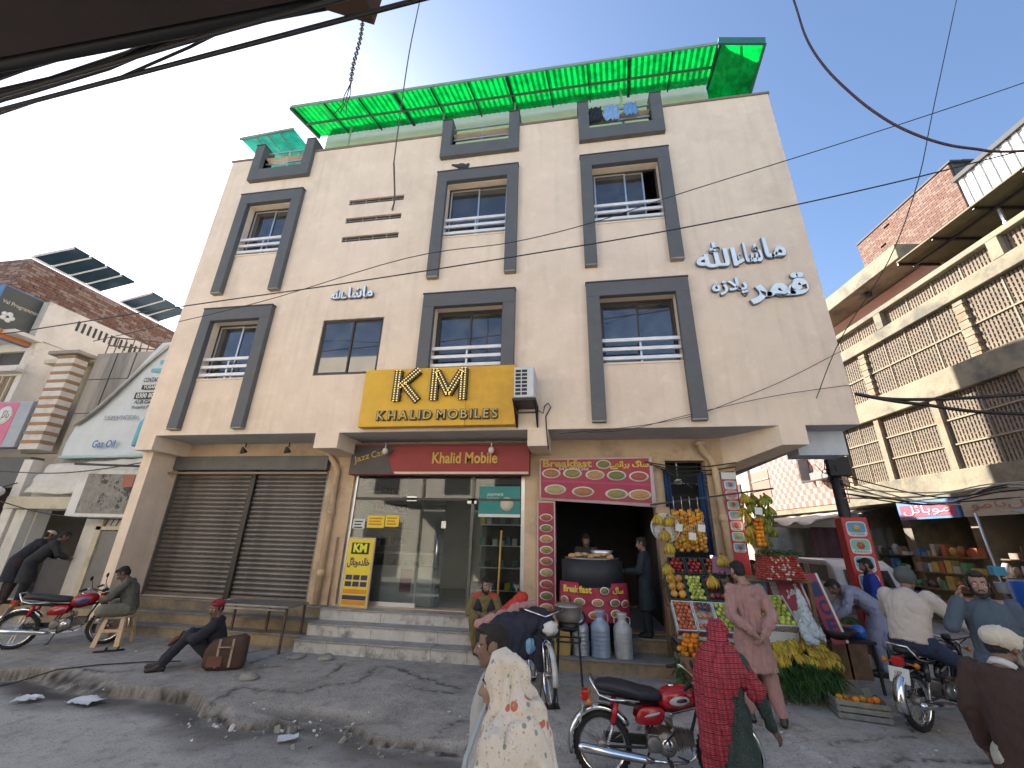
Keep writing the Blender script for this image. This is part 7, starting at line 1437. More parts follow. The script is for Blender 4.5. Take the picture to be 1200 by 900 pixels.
# 3 woman in white floral shawl, profile to the left, near camera
floral = patmat('white_floral_cotton', (.62, .56, .48), [('spot', 40, .17, (.36, .38, .34)), ('spot', 10, .19, (.45, .13, .08)), ('spot', 19, .2, (.22, .26, .22)), ('spot', 31, .18, (.5, .32, .25)), ('vine', 34, .006, (.4, .4, .36))])
def shawl_white(t, J, s, HP, rot):
    clothes_part(t, 'shawl', [('e', HP(0, -.035, .035), (.1 * s, .118 * s, .13 * s)), ('c', HP(0, -.06, -.06), V((0, -.04, 1.36)) * s, .09 * s, .14 * s), ('l', [(V((0, -.0, 1.62)) * s, V((.07, 0, 0)), V((0, .07, 0))), (V((0, -.05, 1.53)) * s, V((.12, 0, 0)), V((0, .115, 0))), (V((0, -.05, 1.4)) * s, V((.19, 0, 0)), V((0, .15, 0))), (V((0, -.06, 1.2)) * s, V((.21, 0, 0)), V((0, .19, 0))), (V((0, -.09, .9)) * s, V((.25, 0, 0)), V((0, .24, 0))), (V((0, -.12, .5)) * s, V((.3, 0, 0)), V((0, .32, 0)))])], floral, vox=.012, amp=.032, fr=10, fz=1.8, seed=9)
    m = MB(); m.tube([HP(-.03, .07, -.06), V((-.1, .17, 1.3)) * s, V((-.1, .2, 1.14)) * s], [.012, .02, .03], 8, ell=.4); m.build('scarf_end', M('scarf_pale_blue', (.35, .42, .47), .7), t)
person('woman in white flower print shawl walking left in the near foreground', (-.36, 2.28, -.13), R(80), pose(head=(0, .04, 1.585), look=(-.25, 1, -.1), wrl=(-.22, .3, 1.02), ell=(-.27, .02, 1.1), handl=(.1, .6, -.75), wrr=(.22, .22, .95), anl=(-.1, .2, .08), anr=(.1, -.2, .08), knl=(-.1, .15, .5)),
       1.56, skin2, floral, ('shalwar', cmat('cloth_cream', (.45, .4, .33))), hair='none', beard=False, hem=(0, 0, .4), hemw=(.28, .24), extra=shawl_white, vox=.015, collar=False)
# 4 man right behind her, profile left
person('dark haired man in pale shirt walking left, mostly hidden behind the flower shawl', (-.52, 2.78, -.13), R(88), pose(look=(-.1, 1, -.05), wrl=(-.22, .1, .88), ell=(-.24, -.02, 1.12), shl=(-.17, 0, 1.38), shr=(.17, 0, 1.38)), 1.6, skin, cmat('shirt_pale', (.4, .4, .38)), ('trouser', cmat('trouser_grey', (.1, .1, .1))), topkind='shirt', beard=None, vox=.015)
# 5 rider in beige jacket with grey cap/helmet on bike3
beige = cmat('jacket_beige', (.48, .43, .38), bs=40); jean = cmat('denim_navy', (.02, .035, .08))
def helmet(t, J, s, HP, rot):
    m = MB(); m.sph(HP(0, -.012, .04), tuple(a * s for a in (.105, .12, .115)), 20, 14, rot=rot); me = remesh(m, .012, [M('cap_grey_green', (.06, .07, .065), .6, var=.2)], 1); ob('helmet', me, t)
person('rider in crumpled beige jacket and dark helmet seated on the black motorcycle', (4.06, 6.6, 0), R(32 - 90), pose(pelvis=(0, -.12, .86), chest=(0, -.03, 1.18), neck=(0, .05, 1.37), head=(0, .12, 1.5), look=(.1, 1, -.2), shl=(-.21, .03, 1.31), shr=(.21, .03, 1.31), ell=(-.34, .2, 1.1), elr=(.34, .2, 1.1), wrl=(-.36, .42, .98), wrr=(.36, .42, .98), hpl=(-.11, -.1, .84), hpr=(.11, -.1, .84), knl=(-.24, .28, .66), knr=(.26, .28, .62), anl=(-.3, .15, .3), anr=(.45, .42, .09), footr=(.3, 1, 0)),
       1.8, skin, beige, ('trouser', jean), topkind='jacket', hair='none', extra=helmet, shoes=(.42, .4, .36), shoulder=1.12, girth=1.12, topf=(8, 5, .016), beard=False)
# 6 man on the phone in grey blue tunic
slate = cmat('tunic_slate_blue', (.06, .085, .115))
def phone(t, J, s, HP, rot):
    m = MB(); m.rbox(HP(.092, .03, -.03), (.012, .07, .14), rot); m.build('phone', blkp, t, .004)
person('bearded man in slate blue tunic holding a phone to his ear', (4.13, 5.55, 0), R(152), pose(elr=(.31, .14, 1.19), wrr=(.18, .06, 1.46), handr=(-.3, -.15, 1), ell=(-.22, -.02, 1.12), wrl=(-.22, .05, .86), shl=(-.19, 0, 1.41), shr=(.19, 0, 1.41), look=(.05, 1, -.08)), 1.74, skin2, slate, ('shalwar', slate), beard='full', hem=(0, 0, .5), girth=.98, shoulder=1.0, extra=phone, hcurl=(.4, .9))
# 7 old man in brown coat with white flat cap
brown = cmat('coat_brown', (.045, .024, .02))
def cap_white(t, J, s, HP, rot):
    m = MB(); m.sph(HP(0, -.025, .05), tuple(a * s for a in (.098, .12, .082)), 18, 12, rot=rot); m.sph(HP(0, .1, .055), tuple(a * s for a in (.08, .07, .02)), 14, 8, rot=rot); me = remesh(m, .009, [cmat('cap_white', (.5, .46, .38))], 1); fold(me, .006, 30, 30); ob('flat_cap', me, t)
    m = MB(); m.sph(HP(0, -.018, .122), .012 * s, 8, 6); m.build('cap_button', cmat('cap_white', (.5, .46, .38)), t)
person('man in dark brown coat and cream flat cap seen from behind at the right edge', (2.6, 3.5, -.04), R(-62), pose(look=(.25, 1, -.25), head=(0, .07, 1.56), shl=(-.19, 0, 1.39), shr=(.19, 0, 1.39)), 1.56, skin3, brown, ('shalwar', cmat('cloth_offwhite', (.4, .38, .33))), topkind='kameez', hem=(0, 0, .75), hemw=(.23, .18), hair='short', beard='grey', extra=cap_white, girth=1.0, shoulder=1.05, vox=.015, clr=cmat('collar_white', (.5, .5, .48)))
# 8 man in blue sweater
bsw = cmat('sweater_royal_blue', (.008, .03, .22)); teal_s = cmat('shalwar_teal_grey', (.045, .085, .085))
person('bearded young man in royal blue sweater over grey green tunic by the red menu box', (5.12, 9.1, 0), R(70), pose(look=(.1, 1, -.35), wrl=(-.2, .26, .98), wrr=(.2, .3, 1.0), ell=(-.28, .03, 1.12)), 1.76, skin, bsw, ('shalwar', teal_s), topkind='shirt', beard='full', extra=lambda t, J, s, HP, rot: clothes_part(t, 'tunic_skirt', [('l', [(V((0, 0, .48)) * s, V((.22, 0, 0)), V((0, .17, 0))), (V((0, 0, .95)) * s, V((.165, 0, 0)), V((0, .135, 0)))])], teal_s, amp=.02))
# 9 bending man in pale lilac tunic
lil = cmat('tunic_lilac_grey', (.24, .26, .36))
BEND = dict(pelvis=(0, -.12, .93), chest=(0, .15, 1.17), neck=(0, .3, 1.24), head=(0, .42, 1.26), shl=(-.19, .26, 1.2), shr=(.19, .26, 1.2), ell=(-.24, .36, .95), elr=(.24, .38, .95), wrl=(-.18, .52, .8), wrr=(.18, .54, .8), look=(0, .75, -.75), up=(0, .6, .8), hpl=(-.09, -.1, .9), hpr=(.09, -.1, .9))
person('man in long pale lilac tunic bending over the vegetable baskets', (4.78, 8.75, 0), R(75), pose(**BEND), 1.75, skin, lil, ('shalwar', lil), hem=(0, -.12, .42), hemw=(.24, .17), topf=(12, 3, .025))
person('dark haired man in black bending beyond the lilac tunic man', (4.35, 9.75, 0), R(100), pose(**BEND), 1.74, skin, cmat('cloth_black', (.02, .022, .026)), ('shalwar', cmat('cloth_black', (.02, .022, .026))), hem=(0, -.12, .42))
# 10 man in dark clothes standing at breakfast shop
dk = cmat('tunic_dark_teal', (.012, .022, .03))
person('man in dark teal tunic standing sideways at the breakfast shop oven', (1.12, 8.5, .41), R(75), pose(look=(.1, 1, -.15), wrl=(-.2, .34, 1.1), ell=(-.26, .06, 1.12), wrr=(.24, .02, .88)), 1.62, skin, dk, ('shalwar', dk), hem=(0, 0, .45))
person('cook in dark shirt working behind the black oven drum', (.1, 9.3, .41), R(180), pose(look=(0, 1, -.5), wrl=(-.12, .35, 1.05), wrr=(.14, .35, 1.05), head=(0, .07, 1.58)), 1.68, skin, cmat('shirt_charcoal', (.03, .028, .03)), ('shalwar', cmat('cloth_black', (.02, .022, .026))), topkind='shirt')
# 11 seated man on the steps in olive with dark jacket
olive = cmat('tunic_olive', (.17, .13, .05)); djk = cmat('jacket_dark', (.022, .024, .032))
SIT = dict(pelvis=(0, 0, .12), chest=(0, .07, .45), neck=(0, .1, .63), head=(0, .13, .77), shl=(-.19, .08, .58), shr=(.19, .08, .58), ell=(-.27, .2, .36), elr=(.27, .2, .36), wrl=(-.06, .38, .34), wrr=(.06, .4, .34), hpl=(-.1, .03, .1), hpr=(.1, .03, .1), knl=(-.17, .42, .3), knr=(.17, .42, .3), anl=(-.14, .36, -.12), anr=(.14, .36, -.12))
def jk_ol(t, J, s, HP, rot):
    for q in (-1, 1): clothes_part(t, 'shoulder_patch', [('c', V((q * .06, .1, .62)) * s, V((q * .18, .09, .585)) * s, .055 * s, .07 * s)], M('patch_orange_red', (.42, .06, .03), .8), amp=.005, vox=.014)
person('bearded man in olive clothes and dark jacket sitting on the marble steps', (-1.72, 8.0, .4), R(195), pose(**SIT, look=(-.5, .9, -.2)), 1.72, skin2, olive, ('shalwar', olive), topkind='shirt', beard='full', vest=djk, extra=jk_ol, topf=(14, 6, .015))
# 12 red cap man sitting on the ground with bag
navy = cmat('suit_dark_navy', (.018, .02, .028))
def redcap(t, J, s, HP, rot):
    m = MB(); m.sph(HP(0, -.015, .075), tuple(a * s for a in (.095, .108, .055)), 18, 12, rot=rot); m.sph(HP(.03, -.03, .11), tuple(a * s for a in (.06, .07, .03)), 12, 8, rot=rot); me = remesh(m, .009, [cmat('cap_red', (.25, .02, .03))], 1); ob('red_cap', me, t)
    m = MB(); m.loft([(V((0, .14, .62)) * s, V((.05, 0, 0)), V((0, .03, 0))), (V((0, .2, .42)) * s, V((.03, 0, 0)), V((0, .02, 0)))], 12); m.build('scarf', cmat('scarf_red_white', (.4, .12, .12)), t)
    m = MB(); m.tube([J['wrl'] + V((.0, .03, 0)), J['wrl'] + V((.05, .1, -.03)), J['wrl'] + V((.08, .18, -.12))], [.03, .035, .025], 10); m.build('held_cap', cmat('leather_brown', (.12, .04, .03)), t)
SITG = dict(pelvis=(0, 0, .13), chest=(0, .1, .46), neck=(0, .13, .64), head=(0, .17, .78), shl=(-.19, .11, .58), shr=(.19, .11, .58), ell=(-.25, .3, .42), elr=(.25, .3, .42), wrl=(-.04, .5, .42), wrr=(.06, .48, .45), hpl=(-.1, .03, .12), hpr=(.1, .03, .12), knl=(-.12, .42, .45), knr=(.12, .44, .45), anl=(-.12, .68, .08), anr=(.1, .74, .08))
person('man in red cap and dark suit sitting on the pavement with knees drawn up', (-5.66, 6.75, 0), R(122), pose(**SITG, look=(-.9, .7, -.1)), 1.74, skin, navy, ('trouser', navy), topkind='jacket', hair='short', extra=redcap, beard=None, topf=(16, 8, .012))
bg_ = thing('travel_bag', 'brown canvas travel bag with pale straps standing behind the red capped man', 'bag', (-5.42, 6.62, 0), R(25))
bcan = M('canvas_brown', (.07, .04, .028), .8, var=.25, scale=6, bump=.3)
m = MB(); m.loft([((-.27, 0, .17), (0, .1, 0), (0, 0, .13)), ((-.2, 0, .2), (0, .13, 0), (0, 0, .2)), ((.2, 0, .23), (0, .13, 0), (0, 0, .23)), ((.27, 0, .22), (0, .1, 0), (0, 0, .2))], 18, pw=4); m.build('bag_body', bcan, bg_)
for x in (-.08, .1): m = MB(); m.box(x - .015, x + .015, -.14, -.128, .05, .42); m.build('strap', M('strap_tan', (.35, .27, .2)), bg_)
m = MB(); m.tube([(-.08, -.14, .3), (-.05, -.17, .32), (.06, -.17, .32), (.1, -.14, .3)], .01, 6); m.build('handle', M('strap_tan', (.35, .27, .2)), bg_); m = MB(); m.box(-.2, .0, -.15, -.128, .06, .2); m.build('side_pocket', M('pocket_rust', (.14, .06, .04)), bg_, .01)
# 13 man sitting cross legged on the plastic stool
kh = cmat('tunic_khaki_grey', (.1, .1, .085)); kh2 = cmat('shalwar_pale_khaki', (.2, .2, .15))
stl = thing('plastic_stool', 'cream plastic stool with slotted sides under the crouching man', 'stool', (-8.4, 7.42, 0), R(20))
plm = M('plastic_cream', (.52, .38, .24), .45, var=.08); m = MB(); m.box(-.17, .17, -.17, .17, .43, .46); m.build('seat', plm, stl, .02)
for k in range(4):
    a = k * math.pi / 2; m = MB()
    for p in ([(-.22, .22, 0), (-.14, .22, 0), (-.1, .16, .43), (-.16, .16, .43)], [(.14, .22, 0), (.22, .22, 0), (.16, .16, .43), (.1, .16, .43)], [(-.17, .19, .22), (.17, .19, .22), (.17, .19, .27), (-.17, .19, .27)]):
        m.prism([tuple(Matrix.Rotation(a, 3, 'Z') @ V(q)) for q in p], Matrix.Rotation(a, 3, 'Z') @ V((0, -.012, 0)), Matrix.Rotation(a, 3, 'Z') @ V((0, .004, 0)))
    o = m.build('side_panel', plm, stl); 
CR = dict(pelvis=(0, -.02, .12), chest=(0, .06, .46), neck=(0, .15, .61), head=(0, .23, .71), shl=(-.19, .1, .55), shr=(.19, .1, .55), ell=(-.25, .26, .32), elr=(.25, .26, .32), wrl=(-.07, .4, .26), wrr=(.07, .4, .28), hpl=(-.1, .02, .1), hpr=(.1, .02, .1), knl=(-.36, .28, .13), knr=(.36, .28, .13), anl=(.06, .3, .04), anr=(-.06, .34, .04), footl=(1, .3, 0), footr=(-1, .3, 0))
person('man in khaki grey tunic sitting cross legged on the cream stool, head bowed', (-8.4, 7.5, .46), R(125), pose(**CR, look=(0, .8, -.6)), 1.7, skin3, kh, ('shalwar', kh2), topkind='shirt', hair='short', barefoot=True, beard=False, topf=(12, 6, .016))
for k, (x, y, a) in enumerate(((-8.02, 6.95, .3), (-7.9, 7.05, .5))):
    m = MB(); m.loft([((0, 0, .0), (.05, 0, 0), (0, .13, 0)), ((0, 0, .02), (.05, 0, 0), (0, .13, 0))], 18); t = thing('sandal', 'black sandal lying left of its pair beside the stool' if k == 0 else 'black sandal lying right of its pair beside the stool', 'sandal', (x, y, .003), a - 1.2, 'sandals by the stool'); m.build('sole', black_m, t); m = MB(); m.tube([(-.045, .03, .02), (0, .04, .06), (.045, .03, .02)], .016, 6, ell=.5); m.build('strap', black_m, t)
# 14 men leaning at the left shop
dk2 = cmat('cloth_ink', (.012, .014, .022)); dk3 = cmat('cloth_plum', (.03, .018, .022))
LEAN = dict(chest=(0, .2, 1.22), pelvis=(0, 0, .93), neck=(0, .3, 1.37), head=(0, .38, 1.48), shl=(-.19, .25, 1.33), shr=(.19, .25, 1.33), ell=(-.26, .38, 1.08), elr=(.26, .38, 1.08), wrl=(-.16, .55, 1.0), wrr=(.16, .55, 1.0), look=(0, 1, -.4))
person('man in ink blue clothes and white cap leaning into the left shop', (-12.95, 8.55, .3), R(-20), pose(**LEAN), 1.7, skin, dk2, ('shalwar', dk3), extra=lambda t, J, s, HP, rot: ob('skull_cap', remesh((lambda m: (m.sph(HP(0, -.01, .065), (.09 * s, .105 * s, .06 * s), 16, 10, rot=rot), m)[1])(MB()), .01, [cmat('cap_white', (.5, .46, .38))], 1), t))
person('man in black clothes leaning at the left shop counter, right of the white cap', (-12.45, 8.5, .3), R(-35), pose(**LEAN), 1.68, skin3, cmat('cloth_black', (.02, .022, .026)), ('shalwar', dk2))
person('shopkeeper in olive shirt standing inside the left shop', (-12.6, 10.0, .34), R(190), pose(look=(0, 1, -.2)), 1.7, skin2, cmat('shirt_olive_pale', (.16, .16, .08)), ('trouser', dk2), topkind='shirt')
# fruit seller deep in stall
person('fruit seller in dark clothes half hidden behind the hanging bananas', (3.35, 9.6, 0), R(190), pose(look=(0, 1, -.2)), 1.66, skin, cmat('cloth_maroon', (.1, .02, .03)), ('shalwar', dk2), topkind='shirt')
# ================================================================== FRUIT STALL
wood = M('stall_wood', (.16, .1, .06), .8, var=.3, scale=6, bump=.3)
fm = {k: M('fruit_' + k, c, .4, var=.3, scale=25, color2=c2, mix=(.5, .7), spec=.4) for k, c, c2 in [('pomegranate', (.3, .015, .02), (.35, .08, .04)), ('apple_green', (.42, .5, .07), (.5, .5, .15)), ('orange', (.7, .22, .01), (.6, .28, .03)), ('papaya', (.6, .28, .06), (.5, .36, .1)), ('apple_red', (.38, .03, .02), (.5, .25, .1)), ('grape', (.05, .06, .13), (.09, .1, .2)), ('banana', (.52, .37, .035), (.38, .28, .05)), ('banana_green', (.2, .23, .03), (.32, .26, .04)), ('peach', (.5, .12, .06), (.5, .3, .12)), ('mango', (.5, .4, .08), (.4, .4, .1)), ('radish', (.42, .045, .035), (.5, .3, .22)), ('orange_yellow', (.62, .33, .02), (.45, .38, .06))]}
def add_random(m):
    n, l, b = nodes_of(m); src = b.inputs['Base Color'].links[0].from_socket; oi = n.new('ShaderNodeObjectInfo'); hs = n.new('ShaderNodeHueSaturation')
    a = n.new('ShaderNodeMapRange'); a.inputs[3].default_value = .55; a.inputs[4].default_value = 1.15; l.new(oi.outputs['Random'], a.inputs[0]); l.new(a.outputs[0], hs.inputs['Value'])
    c = n.new('ShaderNodeMapRange'); c.inputs[3].default_value = .485; c.inputs[4].default_value = .515; mu = n.new('ShaderNodeMath'); mu.operation = 'FRACT'; m2 = n.new('ShaderNodeMath'); m2.operation = 'MULTIPLY'; m2.inputs[1].default_value = 7.3; l.new(oi.outputs['Random'], m2.inputs[0]); l.new(m2.outputs[0], mu.inputs[0]); l.new(mu.outputs[0], c.inputs[0]); l.new(c.outputs[0], hs.inputs['Hue'])
    l.new(src, hs.inputs['Color']); l.new(hs.outputs[0], b.inputs['Base Color'])
for q_ in fm.values(): add_random(q_)
FP = {}
def fruit_mesh(k, r):
    if (k, r) in FP: return FP[(k, r)]
    m = MB()
    if k in ('papaya', 'mango'): m.lathe((0, 0, 0), [(0, -r * 1.25), (r * .6, -r * 1.05), (r * .95, -r * .4), (r, .1 * r), (r * .75, r * .8), (r * .25, r * 1.1), (0, r * 1.15)], 12)
    else: m.lathe((0, 0, 0), [(.0, -r * .85), (r * .5, -r * .86), (r * .9, -r * .45), (r, 0), (r * .92, r * .45), (r * .5, r * .85), (r * .14, r * .82), (0, r * .72)], 10)
    FP[(k, r)] = m.mesh('fruit', fm[k]); return FP[(k, r)]
NAMES = dict(pomegranate='pomegranate', apple_green='green_apple', orange='orange', papaya='papaya', apple_red='red_apple', grape='grape', peach='peach', mango='mango', orange_yellow='yellow_orange')
def tray(lab, x0, x1, yb, zb, yt, zt, fruit, r, fl, white=False, rows=None, cols=None, paper=False, fill=1.):
    """tilted open crate and its fruits, each fruit its own thing"""
    t = thing('fruit_crate', lab, 'crate', (x0, yb, zb), group='tilted fruit crates on the stall'); w_ = x1 - x0; L = math.hypot(yt - yb, zt - zb); a = math.atan2(zt - zb, yt - yb); t.rotation_euler = (a, 0, 0)
    mt_ = M('crate_foam', (.5, .52, .52), .6) if white else M('crate_dark_green', (.03, .06, .05), .7); 
    for n_, q in (('side_slat', (0, .015, 0, L, -.09, .025)), ('side_slat', (w_ - .015, w_, 0, L, -.09, .025)), ('end_slat', (.016, w_ - .016, 0, .015, -.09, .02)), ('end_slat', (.016, w_ - .016, L - .015, L, -.09, .02)), ('bottom', (.016, w_ - .016, .016, L - .016, -.09, -.075))): m = MB(); m.box(*q); m.build(n_, mt_, t)
    if white:
        m = MB()
        for i in range(14):
            for j in range(5): m.lathe((w_ * (i + .5 + .5 * (j % 2)) / 14.5, -.002, -.085 + j * .021), [(0, 0), (.008, 0), (.008, -.006), (0, -.007)], 6, axis='Y')
        tag(m.build('purple_wrapping', M('foam_net_plum', (.15, .04, .08), .7), t), kind='stuff')
        m = MB(); k = 10; vs = [(w_ * i / k, -.004 - .03 * j + .01 * math.sin(i * 2), -.09 - .07 * j) for j in range(3) for i in range(k + 1)]; m.add(vs, [(j * (k + 1) + i, j * (k + 1) + i + 1, (j + 1) * (k + 1) + i + 1, (j + 1) * (k + 1) + i) for j in range(2) for i in range(k)], 0, True); m.build('plastic_skirt', M('plastic_white', (.5, .54, .56), .4), t)
    Mx = Matrix.Translation(t.location) @ Matrix.Rotation(a, 4, 'X'); nx = cols or max(1, int(w_ / (2.05 * r))); ny = rows or max(1, int(L / (1.9 * r))); me = fruit_mesh(fruit, r)
    for j in range(ny):
        for i in range(nx - (j % 2 if nx > 2 else 0)):
            if random.random() > fill: continue
            p = V((.02 + (w_ - .04) * (i + .5 + (.5 if (j % 2 and nx > 2) else 0)) / nx, .02 + (L - .04) * (j + .5) / ny, r * .35 + random.uniform(-.006, .01))) 
            o = ob(NAMES[fruit], me); s = random.uniform(.9, 1.08); o.matrix_world = Mx @ Matrix.Translation(p) @ Euler((random.uniform(-.5, .9), random.uniform(-.5, .5), random.random() * 6)).to_matrix().to_4x4() @ Matrix.Scale(s, 4)
            tag(o, fl, NAMES[fruit].replace('_', ' '), fl.split(' in ')[0] + 's in ' + fl.split(' in ', 1)[1])
    return t
XA = [1.36, 1.655, 1.95, 2.245]
tray('dark crate of pomegranates, top row, leftmost', XA[0] + .12, XA[1] + .08, 8.0, 1.46, 8.2, 1.7, 'pomegranate', .037, 'red pomegranate in the leftmost crate of the top row')
tray('dark crate of pomegranates, top row, middle', XA[1] + .1, XA[2] + .08, 8.0, 1.46, 8.2, 1.7, 'pomegranate', .037, 'red pomegranate in the middle crate of the top row')
tray('dark crate of small red apples, top row, against the pipe', XA[2] + .1, XA[3] + .12, 8.0, 1.46, 8.2, 1.7, 'apple_red', .033, 'small red apple in the crate against the pipe')
tray('dark crate of six big papayas, second row, leftmost', XA[0], XA[1] - .01, 7.62, 1.1, 7.95, 1.44, 'papaya', .062, 'big orange papaya in the leftmost crate of the second row', rows=3, cols=2)
tray('dark crate of green apples, second row, middle', XA[1], XA[2] - .01, 7.62, 1.1, 7.95, 1.44, 'apple_green', .034, 'green apple in the middle crate of the second row')
tray('dark crate of dark red apples, second row, right', XA[2], XA[3] - .01, 7.62, 1.1, 7.95, 1.44, 'pomegranate', .04, 'dark red apple in the right crate of the second row', rows=3)
tray('white foam crate of peach red apples, bottom row, leftmost', XA[0], XA[1] - .01, 7.25, .74, 7.58, 1.09, 'peach', .034, 'peach red apple in the leftmost foam crate', white=True)
tray('white foam crate of grapes and apples, bottom row, middle', XA[1], XA[2] - .01, 7.25, .74, 7.58, 1.09, 'peach', .034, 'small apple in the middle foam crate beside grapes', white=True, rows=3)
tray('white foam crate of green apples, bottom row, right', XA[2], XA[3] + .05, 7.25, .74, 7.58, 1.09, 'apple_green', .034, 'green apple in the right foam crate of the bottom row', white=True)
tray('wide white foam crate of green apples right of the corner pillar', 2.5, 2.98, 7.15, .88, 7.55, 1.22, 'apple_green', .038, 'green apple in the wide foam crate by the pillar', white=True)
m = MB()
for i in range(40): m.sph((1.70 + random.random() * .2, 7.42 + random.random() * .1, 1.0 + random.random() * .1), .016, 6, 4)
tag(m.build('grapes', fm['grape']), 'dark blue grapes heaped at the top of the middle foam crate', 'grapes', kind='stuff')
for (x, y, z, lab) in ((2.47, 7.5, 1.36, 'whole papaya resting above the foam crate right of the pillar'), (2.56, 7.4, 1.27, 'cut papaya half beside the whole papaya')): o = ob('papaya', fruit_mesh('papaya', .075)); o.location = (x, y, z); o.rotation_euler = (1.2, .3, .4); tag(o, lab, 'papaya')
# stall body
stl2 = thing('stall_stand', 'dark wooden stepped frame under the tilted fruit crates', 'stall', (1.34, 8.2, 0))
for (y0, y1, z) in ((-.95, -.62, .62), (-.6, -.25, 1.0), (-.22, .05, 1.36)): m = MB(); m.box(0, 1.0, y0, y1, z - .03, z); m.build('shelf', wood, stl2)
for x in (0.02, .95):
    for y, z in ((-.9, .62), (-.5, 1.0), (.0, 1.36)): m = MB(); m.box(x, x + .04, y, y + .04, 0, z - .031); m.build('leg', wood, stl2)
m = MB(); m.box(0, 1.0, -.58, -.56, .05, .6); m.build('dark_skirt', M('skirt_cloth', (.025, .03, .03), .9), stl2)
st3 = thing('stall_table', 'dark table carrying the bananas and leaves in front of the corner pillar', 'table', (2.4, 7.1, 0)); m = MB(); m.box(0, .95, .05, .8, .42, .46); m.build('table_top', wood, st3)
for x in (.02, .88):
    for y in (.08, .74): m = MB(); m.box(x, x + .05, y, y + .05, 0, .42); m.build('leg', wood, st3)
st4 = thing('stall_table', 'higher dark table behind carrying the radish tower', 'table', (2.45, 7.55, 0)); m = MB(); m.box(0, 1.0, 0, .7, 1.42, 1.46); m.build('table_top', wood, st4); [MB().box(x, x + .05, y, y + .05, 0, 1.42).build('leg', wood, st4) for x in (.02, .93) for y in (.02, .63)]
# banana bunches
def banana_mesh(n=8, L=.19, k='banana'):
    out = []
    for i in range(n):
        m = MB(); a = R(-48 + 96 * i / (n - 1)); pts = []; rs = []; lay = .014 * (i % 2)
        for j in range(7): u = j / 6; p = V(((math.sin(u * 2.3) * .42 + .06 * u) * L + lay, .006 * (i - n / 2) * u, -L * u * .95)); p = Matrix.Rotation(a, 3, 'Z') @ p; pts.append(p); rs.append([.006, .012, .017, .0185, .017, .012, .005][j])
        m.tube(pts, rs, 7); out.append(m.mesh('banana', fm[k]))
    return out
BM = {k: banana_mesh(k=k) for k in ('banana', 'banana_green')}
def bunch(lab, loc, rot, s=1., k='banana', group='banana bunches'):
    t = thing('banana_bunch', lab, 'bananas', loc, group=group); t.rotation_euler = rot; t.scale = (s, s, s)
    for me in BM[k]: ob('banana', me, t)
    m = MB(); m.sph((0, 0, .01), (.018, .022, .02), 8, 6); m.build('stem', M('banana_stem', (.12, .1, .03)), t); return t
for i, (x, y, z, lab) in enumerate([(1.36, 8.12, 2.42, 'banana bunch hanging at the top of the round sieve'), (1.55, 8.12, 2.4, 'banana bunch hanging upper right of the round sieve'), (1.46, 8.1, 2.16, 'banana bunch hanging in front of the round sieve'), (1.5, 8.1, 1.95, 'banana bunch hanging just under the round sieve'), (1.42, 7.98, 1.62, 'banana bunch hanging left of the pomegranates'), (1.45, 7.95, 1.48, 'lower banana bunch left of the pomegranates'), (2.32, 8.0, 1.78, 'banana bunch hanging beside the pipe above the apples'), (2.05, 7.75, 1.47, 'banana bunch lying over the dark red apples')]):
    bunch(lab, (x, y, z), (0, 0, -R(90)), 1.05)
sv = thing('round_sieve', 'round steel mesh sieve hung up behind bananas at the fruit stall', 'sieve', (1.5, 8.2, 2.2)); m = MB(); m.lathe((0, 0, 0), [(.24, -.03), (.25, -.03), (.25, .03), (.24, .03), (.24, -.03)], 32, axis='Y'); m.build('rim', alu, sv)
m = MB(); [m.bar((x, 0, -math.sqrt(max(.0, .0576 - x * x))), (x, 0, math.sqrt(max(.0, .0576 - x * x))), .004) for x in np.linspace(-.22, .22, 19)]; [m.bar((-math.sqrt(max(.0, .0576 - x * x)), .002, x), (math.sqrt(max(.0, .0576 - x * x)), .002, x), .004) for x in np.linspace(-.22, .22, 19)]; tag(m.build('mesh', alu, sv), kind='stuff')
# net bags of oranges
for c, (x, lab) in enumerate([(1.70, 'leftmost hanging string of yellow oranges above the top crates'), (1.84, 'second hanging string of oranges from the left'), (1.98, 'third hanging string of oranges with a white card'), (2.12, 'rightmost hanging string of oranges beside the blue cloth')]):
    t = thing('orange_net', lab, 'net of oranges', (x, 8.25, 2.5), group='hanging nets of oranges')
    for j in range(11):
        for q in range(2): o = ob('orange', fruit_mesh('orange_yellow' if (j + q + c) % 3 else 'orange', .042), t); o.location = (.033 * (-1) ** q + random.uniform(-.012, .012), random.uniform(-.03, .03) - (.03 if q else 0), -.04 - j * .062 + random.uniform(-.01, .01) + .03 * q)
    m = MB(); m.tube([(0, 0, 0), (0, 0, .25)], .006, 5); [m.tube([(0, 0, .06), (.05 * s, -.04, -.05), (.06 * s, -.06, -.4), (.02 * s, -.05, -.7)], .002, 4) for s in (-1, -.3, .3, 1)]; tag(m.build('net_string', alu, t), kind='stuff')
for (x, z, lab) in ((1.72, 2.2, 'white price card on the left hanging oranges'), (1.93, 2.06, 'white price card low on the middle hanging oranges'), (2.1, 2.2, 'white price card on the right hanging oranges'), (3.08, 2.5, 'white price card on the hanging bananas right of the pillar')): m = MB(); m.rbox((x, 8.12, z), (.12, .006, .12), (0, .08, 0)); tag(m.build('price_card', whp), lab, 'card')
rr0 = random.Random(3)
for k in range(24):
    x = 2.96 + (k % 5) * .095; z = 2.82 - (k // 5) * .17 - .05 * (k % 2); bunch('yellow green banana bunch hanging right of the corner pillar', (x, 8.35 + .08 * (k % 3), z), (.1, .15, -R(90) + rr0.uniform(-.6, .6)), 1.0, 'banana_green' if x > 3.0 else 'banana', 'hanging banana bunches right of the pillar')
